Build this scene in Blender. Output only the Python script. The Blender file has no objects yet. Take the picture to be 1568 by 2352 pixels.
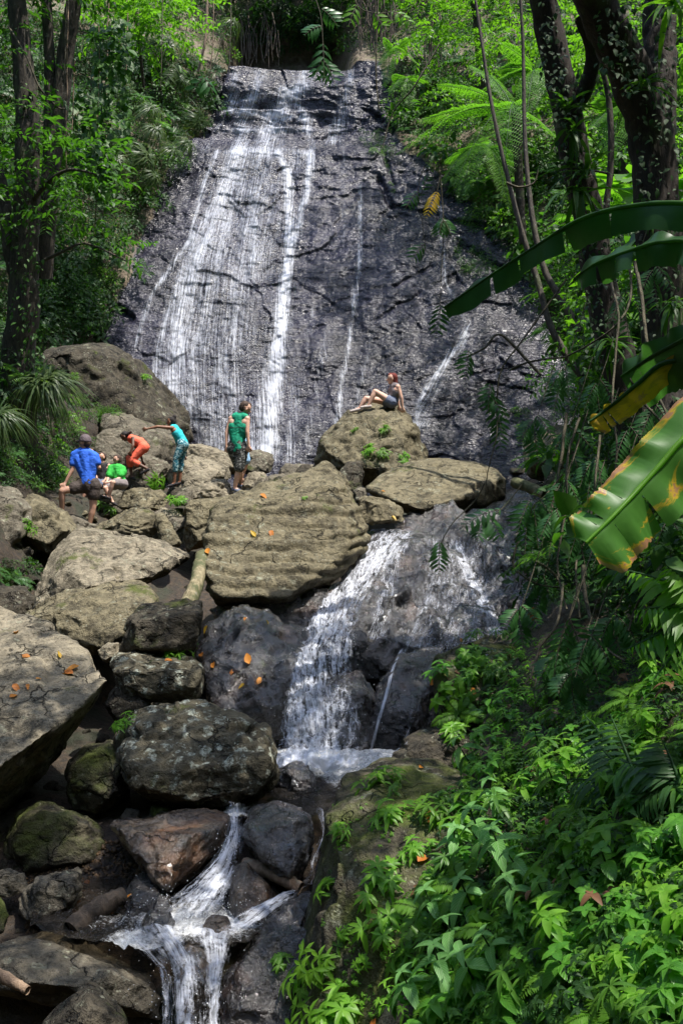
import bpy, bmesh, math, random
import numpy as np
from mathutils import Vector, Matrix, Euler
from mathutils.bvhtree import BVHTree

rnd = random.Random(7)
RNG = np.random.default_rng(7)
S = bpy.context.scene
COL = S.collection
CAMZ = 5.0
FPX = 2308.0          # focal length of the photograph, in picture units of a 1568 x 2352 print

# ------------------------------------------------------------------ camera, sky, sun
cam_d = bpy.data.cameras.new('camera')
cam = bpy.data.objects.new('camera', cam_d); COL.objects.link(cam)
cam_d.sensor_fit = 'VERTICAL'; cam_d.sensor_height = 24.0; cam_d.lens = 12.0 / (1176.0 / FPX)
cam_d.clip_start = 0.05; cam_d.clip_end = 1500
cam.location = (0, 0, CAMZ); cam.rotation_euler = (math.radians(90), 0, 0)
S.camera = cam

SUN = Vector((0.30, -0.20, 0.93)).normalized()
w = bpy.data.worlds.new('World'); S.world = w; w.use_nodes = True
wn = w.node_tree; wn.nodes.clear()
sky = wn.nodes.new('ShaderNodeTexSky'); sky.sky_type = 'NISHITA'; sky.sun_disc = False
sky.sun_elevation = math.asin(SUN.z); sky.sun_rotation = math.atan2(SUN.x, SUN.y)
sky.air_density = .8; sky.dust_density = 1.3; sky.ozone_density = .9
bg = wn.nodes.new('ShaderNodeBackground'); bg.inputs[1].default_value = 0.15
wo = wn.nodes.new('ShaderNodeOutputWorld')
wn.links.new(sky.outputs[0], bg.inputs[0]); wn.links.new(bg.outputs[0], wo.inputs[0])
sun_d = bpy.data.lights.new('sun', 'SUN'); sun_d.energy = 2.7; sun_d.angle = math.radians(0.5)
sun_d.color = (1.0, 0.95, 0.87)
sun_o = bpy.data.objects.new('sun', sun_d); COL.objects.link(sun_o)
sun_o.rotation_euler = SUN.to_track_quat('Z', 'Y').to_euler(); sun_o.location = (10, -5, 40)
S.view_settings.view_transform = 'Standard'; S.view_settings.look = 'None'
S.view_settings.gamma = 1; S.view_settings.use_curve_mapping = False
S.view_settings.exposure = 1.6
S.render.engine = 'CYCLES'
S.cycles.use_denoising = True
S.cycles.max_bounces = 6; S.cycles.diffuse_bounces = 3; S.cycles.glossy_bounces = 3
S.cycles.transmission_bounces = 4; S.cycles.transparent_max_bounces = 12
S.cycles.caustics_reflective = False; S.cycles.caustics_refractive = False
S.cycles.sample_clamp_indirect = 6

# ------------------------------------------------------------------ helpers
def P(px, py, d):
    """point at distance d along the view that the print shows at (px, py)"""
    return Vector(((px - 784.0) / FPX * d, d, CAMZ - (py - 1176.0) / FPX * d))
def tag(o, label=None, cat=None, group=None, kind=None):
    if label: o['label'] = label
    if cat: o['category'] = cat
    if group: o['group'] = group
    if kind: o['kind'] = kind
    return o
def link(name, me, mat=None, parent=None, loc=None):
    o = bpy.data.objects.new(name, me); COL.objects.link(o)
    if mat is not None and me is not None and not me.materials: me.materials.append(mat)
    if parent is not None: o.parent = parent
    if loc is not None: o.location = loc
    return o
def empty(name, loc, rz=0.0):
    o = bpy.data.objects.new(name, None); COL.objects.link(o); o.location = loc; o.rotation_euler = (0, 0, rz)
    o.empty_display_size = 0.1
    return o
def mesh_np(name, V, F, smooth=True, mat=None):
    """V (n,3), F (m,k) numpy"""
    V = np.asarray(V, dtype=np.float32); F = np.asarray(F, dtype=np.int32)
    me = bpy.data.meshes.new(name)
    me.vertices.add(len(V)); me.vertices.foreach_set('co', V.ravel())
    k = F.shape[1]
    me.loops.add(F.size); me.loops.foreach_set('vertex_index', F.ravel())
    me.polygons.add(len(F)); me.polygons.foreach_set('loop_start', np.arange(len(F), dtype=np.int32) * k)
    me.polygons.foreach_set('loop_total', np.full(len(F), k, dtype=np.int32))
    if smooth: me.polygons.foreach_set('use_smooth', np.ones(len(F), dtype=bool))
    me.update(calc_edges=True)
    if mat: me.materials.append(mat)
    return me
def attr(me, name, data, typ='FLOAT'):
    a = me.attributes.new(name, typ, 'POINT')
    a.data.foreach_set('value' if typ == 'FLOAT' else 'vector', np.asarray(data, dtype=np.float32).ravel())
def grid_faces(nu, nv):
    i = np.arange(nu - 1)[:, None] * nv + np.arange(nv - 1)[None, :]
    i = i.ravel()
    return np.stack([i, i + nv, i + nv + 1, i + 1], 1)

# ---- value noise in numpy
def _h(ix, iy, iz, s):
    n = (ix.astype(np.uint32) * np.uint32(374761393) + iy.astype(np.uint32) * np.uint32(668265263)
         + iz.astype(np.uint32) * np.uint32(2147483647 - 58) + np.uint32(s * 974711 & 0xffffffff))
    n = (n ^ (n >> np.uint32(13))) * np.uint32(1274126177)
    n = n ^ (n >> np.uint32(16))
    n = n * np.uint32(2246822519); n = n ^ (n >> np.uint32(15))
    return n.astype(np.float32) / 4294967295.0
def vnoise(p, s=0):
    p = np.asarray(p, dtype=np.float64) + 1000.37
    i = np.floor(p).astype(np.int64); f = (p - i).astype(np.float32)
    u = f * f * f * (f * (f * 6 - 15) + 10)
    r = 0
    for dx in (0, 1):
        wx = u[:, 0] if dx else 1 - u[:, 0]
        for dy in (0, 1):
            wy = u[:, 1] if dy else 1 - u[:, 1]
            for dz in (0, 1):
                wz = u[:, 2] if dz else 1 - u[:, 2]
                r = r + wx * wy * wz * _h(i[:, 0] + dx, i[:, 1] + dy, i[:, 2] + dz, s)
    return r
def fbm(p, octv=4, s=0, gain=0.5):
    """about -1..1"""
    p = np.asarray(p, dtype=np.float64); a = 1.0; t = 0.0; r = 0
    for k in range(octv):
        r = r + a * (vnoise(p, s + k * 17) * 2 - 1); t += a; a *= gain; p = p * 2.03 + 5.1
    return r / t
def ridged(p, octv=3, s=0):
    p = np.asarray(p, dtype=np.float64); a = 1.0; t = 0.0; r = 0
    for k in range(octv):
        r = r + a * (1 - np.abs(vnoise(p, s + k * 13) * 2 - 1) * 1.6); t += a; a *= 0.5; p = p * 2.1 + 3.3
    return r / t
def worley(p, s=0):
    """F1, F2, id"""
    p = np.asarray(p, dtype=np.float64) + 500.5
    i = np.floor(p).astype(np.int64)
    F1 = np.full(len(p), 9.0, np.float32); F2 = F1.copy(); ID = np.zeros(len(p), np.float32)
    for dx in (-1, 0, 1):
        for dy in (-1, 0, 1):
            for dz in (-1, 0, 1):
                c = i + np.array([dx, dy, dz])
                q = np.stack([c[:, 0] + _h(c[:, 0], c[:, 1], c[:, 2], s + 1), c[:, 1] + _h(c[:, 0], c[:, 1], c[:, 2], s + 2),
                              c[:, 2] + _h(c[:, 0], c[:, 1], c[:, 2], s + 3)], 1)
                d = np.sqrt(((q - p) ** 2).sum(1)).astype(np.float32)
                idv = _h(c[:, 0], c[:, 1], c[:, 2], s + 4)
                n1 = d < F1
                F2 = np.where(n1, F1, np.minimum(F2, d)); ID = np.where(n1, idv, ID); F1 = np.where(n1, d, F1)
    return F1, F2, ID
def facets(p, s=0):
    """broken planes: every cell of space gets a tilt of its own"""
    p = np.asarray(p, dtype=np.float64) + 700.5; i = np.floor(p).astype(np.int64)
    F1 = np.full(len(p), 9.0); best = np.zeros((len(p), 3)); bc = i.copy()
    for dx in (-1, 0, 1):
        for dy in (-1, 0, 1):
            for dz in (-1, 0, 1):
                c = i + np.array([dx, dy, dz])
                q = np.stack([c[:, k] + _h(c[:, 0], c[:, 1], c[:, 2], s + 1 + k) for k in range(3)], 1)
                d = ((q - p) ** 2).sum(1); m = d < F1; F1 = np.where(m, d, F1); best = np.where(m[:, None], q, best); bc = np.where(m[:, None], c, bc)
    rv = np.stack([_h(bc[:, 0], bc[:, 1], bc[:, 2], s + 7 + k) * 2 - 1 for k in range(3)], 1)
    return ((p - best) * rv).sum(1)
def sstep(a, b, x):
    t = np.clip((x - a) / (b - a), 0, 1); return t * t * (3 - 2 * t)

# ---- solids that leaves, plants and water may be laid on
SOLID = []
def add_solid(V, F):
    SOLID.append((np.asarray(V, float), np.asarray(F)))
BV = {}
def build_bvh():
    vs = []; fs = []; n = 0
    for V, F in SOLID:
        vs.append(V); fs += (F + n).tolist(); n += len(V)
    BV['t'] = BVHTree.FromPolygons(np.concatenate(vs).tolist(), fs)
CAM = Vector((0, 0, CAMZ))
def hit(px, py):
    d = (P(px, py, 1.0) - CAM).normalized()
    loc, nor, idx, dist = BV['t'].ray_cast(CAM, d)
    if loc is None: return None, None
    if nor.dot(d) > 0: nor = -nor
    return loc, nor

# ---- material helpers
class NT:
    def __init__(s, name):
        s.m = bpy.data.materials.new(name); s.m.use_nodes = True; s.t = s.m.node_tree; s.t.nodes.clear()
        s.out = s.n('ShaderNodeOutputMaterial')
    def n(s, typ, **kw):
        o = s.t.nodes.new(typ)
        for k, v in kw.items():
            if k.startswith('i_'):
                key = k[2:]; key = int(key) if key.isdigit() else key.replace('_', ' ')
                s.put(o.inputs[key], v)
            else: setattr(o, k, v)
        return o
    def put(s, sock, v):
        if isinstance(v, bpy.types.NodeSocket): s.t.links.new(v, sock)
        elif isinstance(v, (tuple, list)) and len(v) == 3 and sock.type == 'RGBA': sock.default_value = (*v, 1)
        else: sock.default_value = v
    def noise(s, vec, scale, detail=3, rough=0.55, dist=0.0):
        o = s.n('ShaderNodeTexNoise'); s.put(o.inputs['Vector'], vec); o.inputs['Scale'].default_value = scale
        o.inputs['Detail'].default_value = detail; o.inputs['Roughness'].default_value = rough; o.inputs['Distortion'].default_value = dist
        return o.outputs['Fac']
    def ramp(s, fac, a, b, c0=0.0, c1=1.0):
        o = s.n('ShaderNodeMapRange', clamp=True); s.put(o.inputs[0], fac)
        o.inputs[1].default_value = a; o.inputs[2].default_value = b; o.inputs[3].default_value = c0; o.inputs[4].default_value = c1
        return o.outputs[0]
    def mix(s, fac, a, b):
        o = s.n('ShaderNodeMix', data_type='RGBA'); s.put(o.inputs[0], fac); s.put(o.inputs[6], a); s.put(o.inputs[7], b)
        return o.outputs[2]
    def math(s, op, a, b=0.0):
        o = s.n('ShaderNodeMath', operation=op); s.put(o.inputs[0], a); s.put(o.inputs[1], b); return o.outputs[0]
    def bump(s, h, strength, dist=0.02, nor=None):
        o = s.n('ShaderNodeBump'); s.put(o.inputs['Height'], h); o.inputs['Strength'].default_value = strength
        o.inputs['Distance'].default_value = dist
        if nor: s.put(o.inputs['Normal'], nor)
        return o.outputs[0]
    def obj(s):
        """object coordinates in metres, shifted per object"""
        tc = s.n('ShaderNodeTexCoord'); oi = s.n('ShaderNodeObjectInfo')
        a = s.n('ShaderNodeVectorMath', operation='MULTIPLY_ADD')
        s.put(a.inputs[0], oi.outputs['Random']); a.inputs[1].default_value = (37, 53, 91); s.put(a.inputs[2], tc.outputs['Object'])
        return a.outputs[0]
    def pbsdf(s, **kw):
        o = s.n('ShaderNodeBsdfPrincipled')
        for k, v in kw.items(): s.put(o.inputs[k.replace('_', ' ')], v)
        return o
    def done(s, shader):
        s.t.links.new(shader, s.out.inputs[0]); return s.m
def C(h, k=1.0):
    """sRGB hex to linear"""
    r = []
    for i in (0, 2, 4):
        c = int(h[i:i + 2], 16) / 255.0
        r.append((c / 12.92 if c <= .04045 else ((c + .055) / 1.055) ** 2.4) * k)
    return tuple(r)

def rock_mat(name, base, dark, lichen=0.3, moss=0.15, wet=0.0, lich_col=None, strata=False, rust=0.0):
    t = NT(name); v = t.obj()
    n1 = t.noise(v, 1.3, 4, .6); n2 = t.noise(v, 9, 4, .6); n3 = t.noise(v, 45, 3, .6)
    c = t.mix(t.ramp(n1, .35, .68), dark, base)
    c = t.mix(t.ramp(n2, .4, .72), c, tuple(min(1, x * 1.55) for x in base))
    # dark pitted weathering
    n4 = t.noise(v, 3.1, 5, .7, .6)
    c = t.mix(t.ramp(n4, .54, .64, 0, .8), c, tuple(x * .4 for x in dark))
    n5 = t.noise(v, 26, 4, .7, .4); c = t.mix(t.ramp(n5, .56, .66, 0, .75), c, tuple(x * .3 for x in dark))
    c = t.mix(t.ramp(n5, .44, .34, 0, .45), c, tuple(min(1, x * 1.5) for x in base))
    if rust: c = t.mix(t.ramp(t.noise(v, 2.2, 4, .6), .55, .72, 0, rust), c, (0.16, 0.065, 0.02))
    vd = t.n('ShaderNodeTexVoronoi', feature='DISTANCE_TO_EDGE'); nn_ = t.n('ShaderNodeTexNoise'); t.put(nn_.inputs['Vector'], v); nn_.inputs['Scale'].default_value = 2.5; nn_.inputs['Detail'].default_value = 5
    sv = t.n('ShaderNodeVectorMath', operation='SCALE'); t.put(sv.inputs[0], nn_.outputs['Color']); sv.inputs['Scale'].default_value = .9
    av = t.n('ShaderNodeVectorMath', operation='ADD'); t.put(av.inputs[0], v); t.put(av.inputs[1], sv.outputs[0]); t.put(vd.inputs['Vector'], av.outputs[0]); vd.inputs['Scale'].default_value = 1.5
    crackl = t.math('MULTIPLY', t.ramp(vd.outputs['Distance'], .0, .022, 1, 0), t.ramp(t.noise(v, 1.9, 2), .47, .56))
    c = t.mix(t.math('MULTIPLY', crackl, .8), c, tuple(x * .2 for x in dark))
    geo = t.n('ShaderNodeNewGeometry'); sep = t.n('ShaderNodeSeparateXYZ'); t.put(sep.inputs[0], geo.outputs['Normal'])
    up = t.ramp(sep.outputs[2], -.1, .7)
    if lichen:
        vo = t.n('ShaderNodeTexVoronoi', feature='SMOOTH_F1'); wv = t.n('ShaderNodeVectorMath', operation='ADD')
        no = t.n('ShaderNodeTexNoise'); t.put(no.inputs['Vector'], v); no.inputs['Scale'].default_value = 14; no.inputs['Detail'].default_value = 4
        sc = t.n('ShaderNodeVectorMath', operation='SCALE'); t.put(sc.inputs[0], no.outputs['Color']); sc.inputs['Scale'].default_value = .12
        t.put(wv.inputs[0], v); t.put(wv.inputs[1], sc.outputs[0]); t.put(vo.inputs['Vector'], wv.outputs[0])
        vo.inputs['Scale'].default_value = 9.0
        spot = t.ramp(vo.outputs[0], .34, .24)
        area = t.ramp(t.noise(v, 2.0, 3, .6), .62 - .22 * lichen, .78 - .22 * lichen)
        f = t.math('MULTIPLY', spot, area)
        f = t.math('MULTIPLY', f, t.ramp(t.noise(v, 30, 3, .7), .4, .6))
        c = t.mix(t.math('MULTIPLY', f, .9), c, lich_col or (0.36, 0.37, 0.27))
        vs = t.n('ShaderNodeTexVoronoi'); t.put(vs.inputs['Vector'], wv.outputs[0]); vs.inputs['Scale'].default_value = 24
        f2 = t.math('MULTIPLY', t.ramp(vs.outputs[0], .30, .20), t.ramp(t.noise(v, 3.3, 3), .52, .60)); c = t.mix(t.math('MULTIPLY', f2, .6), c, lich_col or (0.33, 0.33, 0.25))
    if moss:
        m = t.math('MULTIPLY', t.ramp(t.noise(v, 1.7, 5, .7), .66 - .3 * moss, .74 - .2 * moss), t.ramp(sep.outputs[2], -.5, .4))
        c = t.mix(t.math('MULTIPLY', m, .85), c, t.mix(n3, (0.035, 0.05, 0.008), (0.10, 0.125, 0.02)))
    h = t.math('ADD', t.math('MULTIPLY', n2, .6), t.math('MULTIPLY', n3, .35))
    h = t.math('ADD', h, t.math('MULTIPLY', n5, -.7 if not wet else .6))
    h = t.math('ADD', h, t.math('MULTIPLY', t.noise(v, 130, 2, .6), .12))
    h = t.math('SUBTRACT', h, t.math('MULTIPLY', crackl, .8))
    b = t.bump(h, 1.0, .05 if not wet else .035)
    rough = t.ramp(n2, .3, .7, .75 - .60 * wet, .95 - .60 * wet)
    p = t.pbsdf(Base_Color=c, Roughness=rough, Normal=b)
    p.inputs['Specular IOR Level'].default_value = .25 + .5 * wet
    if wet:
        p.inputs['Coat Weight'].default_value = wet; p.inputs['Coat Roughness'].default_value = .08; p.inputs['Coat IOR'].default_value = 1.6
        b2 = t.bump(t.math('ADD', t.noise(v, 7, 4, .6, 1.5), t.math('MULTIPLY', t.noise(v, 34, 2, .5), .3)), 1.0, .16, None); t.put(p.inputs['Coat Normal'], b2)
    return t.done(p.outputs[0])
# ------------------------------------------------------------------ materials of the land
M = {}
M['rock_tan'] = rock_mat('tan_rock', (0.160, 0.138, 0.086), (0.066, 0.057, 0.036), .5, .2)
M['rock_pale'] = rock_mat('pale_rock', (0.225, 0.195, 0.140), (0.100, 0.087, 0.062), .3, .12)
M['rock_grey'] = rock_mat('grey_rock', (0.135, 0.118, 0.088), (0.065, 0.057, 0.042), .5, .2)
M['rock_dark_shaded'] = rock_mat('dark_shaded_rock', (0.062, 0.053, 0.038), (0.024, 0.021, 0.016), .5, .3)  # dark stone, its colour lowered further to stand for tree shade
M['rock_lichen'] = rock_mat('lichen_rock', (0.105, 0.092, 0.062), (0.045, 0.04, 0.026), 1.7, .22, lich_col=(0.48, 0.51, 0.42))
M['rock_moss'] = rock_mat('mossy_rock', (0.078, 0.068, 0.046), (0.026, 0.023, 0.016), .8, .78)
M['rock_wet'] = rock_mat('wet_rock', (0.024, 0.020, 0.018), (0.007, 0.006, 0.006), 0, .03, 1.0, rust=.3)
M['rock_wetbrown'] = rock_mat('wet_brown_rock', (0.075, 0.052, 0.034), (0.022, 0.018, 0.015), 0, .1, .85, rust=.6)

def cliff_mat():
    t = NT('wet_cliff'); tc = t.n('ShaderNodeTexCoord'); v = tc.outputs['Object']
    at = t.n('ShaderNodeAttribute', attribute_name='dry'); dry = at.outputs['Fac']
    n1 = t.noise(v, .5, 4, .6); n2 = t.noise(v, 4, 4, .6); n3 = t.noise(v, 22, 3, .6)
    mp = t.n('ShaderNodeMapping'); t.put(mp.inputs[0], v); mp.inputs[3].default_value = (1, 1, 2.6)
    rip = t.noise(mp.outputs[0], 7.0, 3, .55, .9)
    wetc = t.mix(t.ramp(n1, .35, .7), (0.009, 0.0085, 0.014), (0.031, 0.029, 0.047))  # dark grey-violet rock, with bluish sky reflection put into the colour
    wetc = t.mix(t.ramp(n2, .5, .75, 0, .6), wetc, (0.034, 0.031, 0.038))
    dryc = t.mix(t.ramp(n2, .35, .7), (0.075, 0.05, 0.03), (0.20, 0.165, 0.115))
    dryc = t.mix(t.ramp(t.noise(v, 1.1, 5, .7), .5, .62), dryc, (0.055, 0.065, 0.014))
    f = t.ramp(t.math('ADD', dry, t.math('MULTIPLY', t.math('SUBTRACT', n2, .5), .8)), .42, .58)
    c = t.mix(f, wetc, dryc)
    h = t.math('ADD', t.math('MULTIPLY', rip, 1.0), t.math('MULTIPLY', n3, .35))
    b = t.bump(h, 1.0, .055)
    p = t.pbsdf(Base_Color=c, Normal=b)
    t.put(p.inputs['Roughness'], t.math('ADD', t.ramp(n2, .3, .7, .17, .36), t.math('MULTIPLY', f, .5)))
    p.inputs['Specular IOR Level'].default_value = .42
    return t.done(p.outputs[0])
M['cliff'] = cliff_mat()

def soil_mat():
    t = NT('wet_soil'); tc = t.n('ShaderNodeTexCoord'); v = tc.outputs['Object']
    n1 = t.noise(v, 1.2, 4, .6); n2 = t.noise(v, 14, 4, .7); n3 = t.noise(v, 60, 2, .6)
    c = t.mix(t.ramp(n2, .35, .65), (0.012, 0.009, 0.006), (0.05, 0.032, 0.017))
    c = t.mix(t.ramp(n1, .5, .62), c, (0.02, 0.024, 0.010))
    b = t.bump(t.math('ADD', n2, t.math('MULTIPLY', n3, .4)), 1.0, .04)
    p = t.pbsdf(Base_Color=c, Normal=b, Roughness=.7)
    return t.done(p.outputs[0])
M['soil'] = soil_mat()

def foam_mat(name, soft=.17, opac=.92, sx=26.0, sy=1.5, lum=.84):
    """white water: strands torn along the flow, clear water between them"""
    t = NT(name)
    a = t.n('ShaderNodeAttribute', attribute_name='flowuv'); d = t.n('ShaderNodeAttribute', attribute_name='dens')
    mp = t.n('ShaderNodeMapping'); t.put(mp.inputs[0], a.outputs['Vector']); mp.inputs[3].default_value = (sx, sy, 1)
    s1 = t.noise(mp.outputs[0], 1.0, 3, .6, .35)
    mp2 = t.n('ShaderNodeMapping'); t.put(mp2.inputs[0], a.outputs['Vector']); mp2.inputs[3].default_value = (sx * 2.7, sy * 3.4, 1)
    s2 = t.noise(mp2.outputs[0], 1.0, 2, .6, .4)
    mp3 = t.n('ShaderNodeMapping'); t.put(mp3.inputs[0], a.outputs['Vector']); mp3.inputs[3].default_value = (sx * 1.2, sy * 9, 1)
    s3 = t.noise(mp3.outputs[0], 1.0, 2, .6, .4)
    s = t.math('ADD', t.math('MULTIPLY', s1, .5), t.math('ADD', t.math('MULTIPLY', s2, .28), t.math('MULTIPLY', s3, .22)))
    th = t.math('SUBTRACT', .60, t.math('MULTIPLY', d.outputs['Fac'], .30))
    f = t.math('DIVIDE', t.math('SUBTRACT', s, th), soft)
    f = t.ramp(f, 0, 1, 0, opac)
    f = t.math('MULTIPLY', f, t.ramp(d.outputs['Fac'], .02, .62))
    p = t.pbsdf(Base_Color=(lum * .93, lum * .97, lum * 1.08), Roughness=.45, Normal=t.bump(s, .6, .03))
    p.inputs['Specular IOR Level'].default_value = .4
    tl = t.n('ShaderNodeBsdfTranslucent'); t.put(tl.inputs[0], (lum, lum, lum))
    m0 = t.n('ShaderNodeMixShader'); m0.inputs[0].default_value = .25; t.put(m0.inputs[1], p.outputs[0]); t.put(m0.inputs[2], tl.outputs[0])
    tr = t.n('ShaderNodeBsdfTransparent')
    ms = t.n('ShaderNodeMixShader'); t.put(ms.inputs[0], f); t.put(ms.inputs[1], tr.outputs[0]); t.put(ms.inputs[2], m0.outputs[0])
    return t.done(ms.outputs[0])
M['falls'] = foam_mat('falling_water', .25, .88, sx=34.0, sy=.9)
M['cascade'] = foam_mat('cascade_water', .22, .9, sx=26.0, sy=3.6)

def pool_mat():
    t = NT('stream_water'); tc = t.n('ShaderNodeTexCoord'); v = tc.outputs['Object']
    d = t.n('ShaderNodeAttribute', attribute_name='dens')
    n = t.noise(v, 15, 5, .75, 2.6); n2 = t.noise(v, 40, 3, .7, 1.0)
    b = t.bump(t.math('ADD', n, t.math('MULTIPLY', n2, .3)), .7, .05)
    p = t.pbsdf(Base_Color=(0.03, 0.026, 0.022), Roughness=.06, Normal=b)
    p.inputs['Specular IOR Level'].default_value = .6
    tr = t.n('ShaderNodeBsdfTransparent'); tr.inputs[0].default_value = (.75, .66, .52, 1)
    g = t.n('ShaderNodeMixShader'); g.inputs[0].default_value = .45; t.put(g.inputs[1], p.outputs[0]); t.put(g.inputs[2], tr.outputs[0])
    fo = t.pbsdf(Base_Color=(.88, .90, .92), Roughness=.5, Normal=b)
    f = t.ramp(t.math('ADD', t.math('MULTIPLY', n, .7), t.math('ADD', t.math('MULTIPLY', n2, .3), t.math('SUBTRACT', d.outputs['Fac'], 1.0))), -.12, .20)
    ms = t.n('ShaderNodeMixShader'); t.put(ms.inputs[0], f); t.put(ms.inputs[1], g.outputs[0]); t.put(ms.inputs[2], fo.outputs[0])
    return t.done(ms.outputs[0])
M['pool'] = pool_mat()

# ------------------------------------------------------------------ ground sheet
def ground_z(x, y):
    zs = np.interp(y, [-300, -5, 5, 6.4, 7.0, 8.0, 8.5, 11, 13, 14.5, 17, 19.5, 24, 27, 60, 120, 600],
                   [-9, -4.8, -4.3, -3.9, -3.2, -3.05, -2.75, -2.7, -2.5, -2.1, -1.3, -.75, .3, .6, 11, 18, 26])
    xc = np.interp(y, [5, 8, 11, 14, 20], [-1.6, -1.7, -.2, .6, 0.5])
    d = x - xc
    zl = .30 * np.maximum(0, -d - 3.0) ; zr = .42 * np.maximum(0, d - 2.5)
    k = np.clip((y + 20) / 15, 0, 1)
    z = zs + np.minimum(zl + zr, 14) * k
    z = z + sstep(-3, -45, y) * 26 + sstep(16, 60, np.abs(x)) * 22 * (1 - k * 0)      # unseen hills behind and beside us, added to shut out sky light
    return z
xs = np.unique(np.concatenate([np.linspace(-600, -14, 22), np.linspace(-14, 14, 180), np.linspace(14, 600, 22)]))
ys = np.unique(np.concatenate([np.linspace(-400, 2, 18), np.linspace(2, 28, 180), np.linspace(28, 800, 26)]))
X, Y = np.meshgrid(xs, ys, indexing='ij'); X = X.ravel(); Y = Y.ravel()
q = np.stack([X, Y, 0 * X], 1)
Z = ground_z(X, Y) + .22 * fbm(q * .8, 4, 3) + .05 * fbm(q * 5, 3, 9) + CAMZ
Vg = np.stack([X, Y, Z], 1); Fg = grid_faces(len(xs), len(ys))
me = mesh_np('ground', Vg, Fg, mat=M['soil']); tag(link('ground', me), kind='structure')
add_solid(Vg, Fg)

# ------------------------------------------------------------------ cliff of the waterfall
PY_L = [-400, 150, 260, 340, 600, 760, 900, 1100]; PX_L = [560, 528, 488, 425, 318, 245, 215, 200]
PY_R = [-400, 150, 330, 420, 560, 700, 900, 1100]; PX_R = [860, 872, 905, 1015, 1165, 1240, 1340, 1390]
def cliff_y0(z):
    return np.interp(z, [-3, 1.2, 11.0, 12.2, 13.4, 15.1, 16.5, 40], [20.5, 24, 30.9, 32.1, 33.0, 34.0, 36.0, 56])
zsamp = np.linspace(-3, 40, 400); ysamp = cliff_y0(zsamp)
pysamp = 1176 - zsamp / ysamp * FPX
XL = (np.interp(pysamp, PY_L, PX_L) - 784) / FPX * ysamp
XR = (np.interp(pysamp, PY_R, PX_R) - 784) / FPX * ysamp
def cliff_y(x, z, detail=True):
    x = np.asarray(x, float); z = np.asarray(z, float)
    y = cliff_y0(z)
    xl = np.interp(z, zsamp, XL); xr = np.interp(z, zsamp, XR)
    dl = np.maximum(0, xl - x); dr = np.maximum(0, x - xr)
    y = y - .62 * dl ** 1.08 - .38 * dr ** 1.05 + .35 * np.exp(-(dl - .0) ** 2) * (dl > 0) 
    # the dark recess over the lip
    top = sstep(15.0, 15.35, z) * (1 - sstep(17.5, 20, z))
    rec = sstep(xl - .4, xl + .3, x) * (1 - sstep(-.6, .5, x - .1))
    y = y + 3.2 * top * rec
    if not detail: return y
    q = np.stack([x, z, 0 * x], 1)
    w_ = .30 * fbm(q * .9, 3, 41)
    for zk, am in ((13.35, .45), (12.55, .55), (11.75, .35), (9.6, .05), (14.4, .15)):
        e = z + w_ * 1.3 - zk
        y = y + am * (sstep(-.05, .12, e) - sstep(.1, 1.1, e))
    return y
nx, nz = 620, 620
xs = np.unique(np.concatenate([np.linspace(-30, -11.5, 60), np.linspace(-11.5, 10, nx), np.linspace(10, 30, 60)]))
zs = np.unique(np.concatenate([np.linspace(-3, 17, nz), np.linspace(17, 38, 80)]))
X, Z = np.meshgrid(xs, zs, indexing='ij'); X = X.ravel(); Z = Z.ravel()
Y = cliff_y(X, Z)
xl = np.interp(Z, zsamp, XL); xr = np.interp(Z, zsamp, XR)
inside = np.minimum(X - xl, xr - X)
q = np.stack([X, Z * 1.25, Y * .3], 1)
warp = .5 * np.stack([fbm(q * .7, 3, 5), fbm(q * .7, 3, 6), 0 * X], 1)
F1, F2, ID = worley((q + warp) * np.array([.55, .8, .4]), 3)
crk = np.exp(-((F2 - F1) / .05) ** 2)
F1b, F2b, IDb = worley((q + warp * .7) * np.array([1.5, 2.6, 1]), 9)
crkb = np.exp(-((F2b - F1b) / .07) ** 2)
Y -= .40 * fbm(q * .35, 4, 11) + .07 * (ID - .5) + .04 * (IDb - .5)
Y += .035 * crk * sstep(-.1, .3, fbm(q * .5, 2, 61)) + .02 * crkb * sstep(0, .3, fbm(q * .8, 2, 62))
qq = np.stack([X, Z * 2.2, Y * .3], 1)
Y -= .06 * ridged(qq * 1.4 + warp, 3, 21) + .16 * fbm(np.stack([X * 1.1, Z * .28, 0 * X], 1) + warp * .4, 3, 81) + .035 * fbm(qq * 5, 2, 31) + .012 * ridged(qq * 9 + warp * 3, 2, 33) + .06 * facets(q * np.array([.8, .6, .8]) + warp, 71) + .02 * facets(q * 2.0 + warp, 72)
def seg_d(ax, ay, bx, by, px, py):
    vx, vy = bx - ax, by - ay; t = np.clip(((px - ax) * vx + (py - ay) * vy) / (vx * vx + vy * vy), 0, 1)
    return np.hypot(px - ax - t * vx, py - ay - t * vy)
PXc = 784 + X / Y * FPX; PYc = 1176 - Z / Y * FPX
for ax, ay, bx, by, w2, dep in ((905, 655, 990, 610, 3.5, .22), (860, 735, 960, 675, 3, .2), (700, 720, 860, 660, 2, .1), (870, 415, 900, 470, 7, .35), (900, 470, 1010, 490, 7, .35),
                           (1010, 500, 1120, 520, 6, .3), (1060, 560, 1150, 620, 8, .3), (250, 700, 300, 730, 10, .5), (430, 400, 390, 430, 4, .2), (840, 250, 900, 300, 6, .3),
                           (1050, 640, 1030, 660, 8, .3), (880, 340, 905, 420, 5, .25), (600, 790, 760, 740, 2, .1), (1100, 860, 1190, 845, 3, .15), (1120, 880, 1230, 900, 3, .15)):
    d = seg_d(ax, ay, bx, by, PXc + 6 * fbm(q * 3, 2, 77), PYc + 6 * fbm(q * 3, 2, 78))
    Y += .5 * dep * np.exp(-(d / w2) ** 2)
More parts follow.
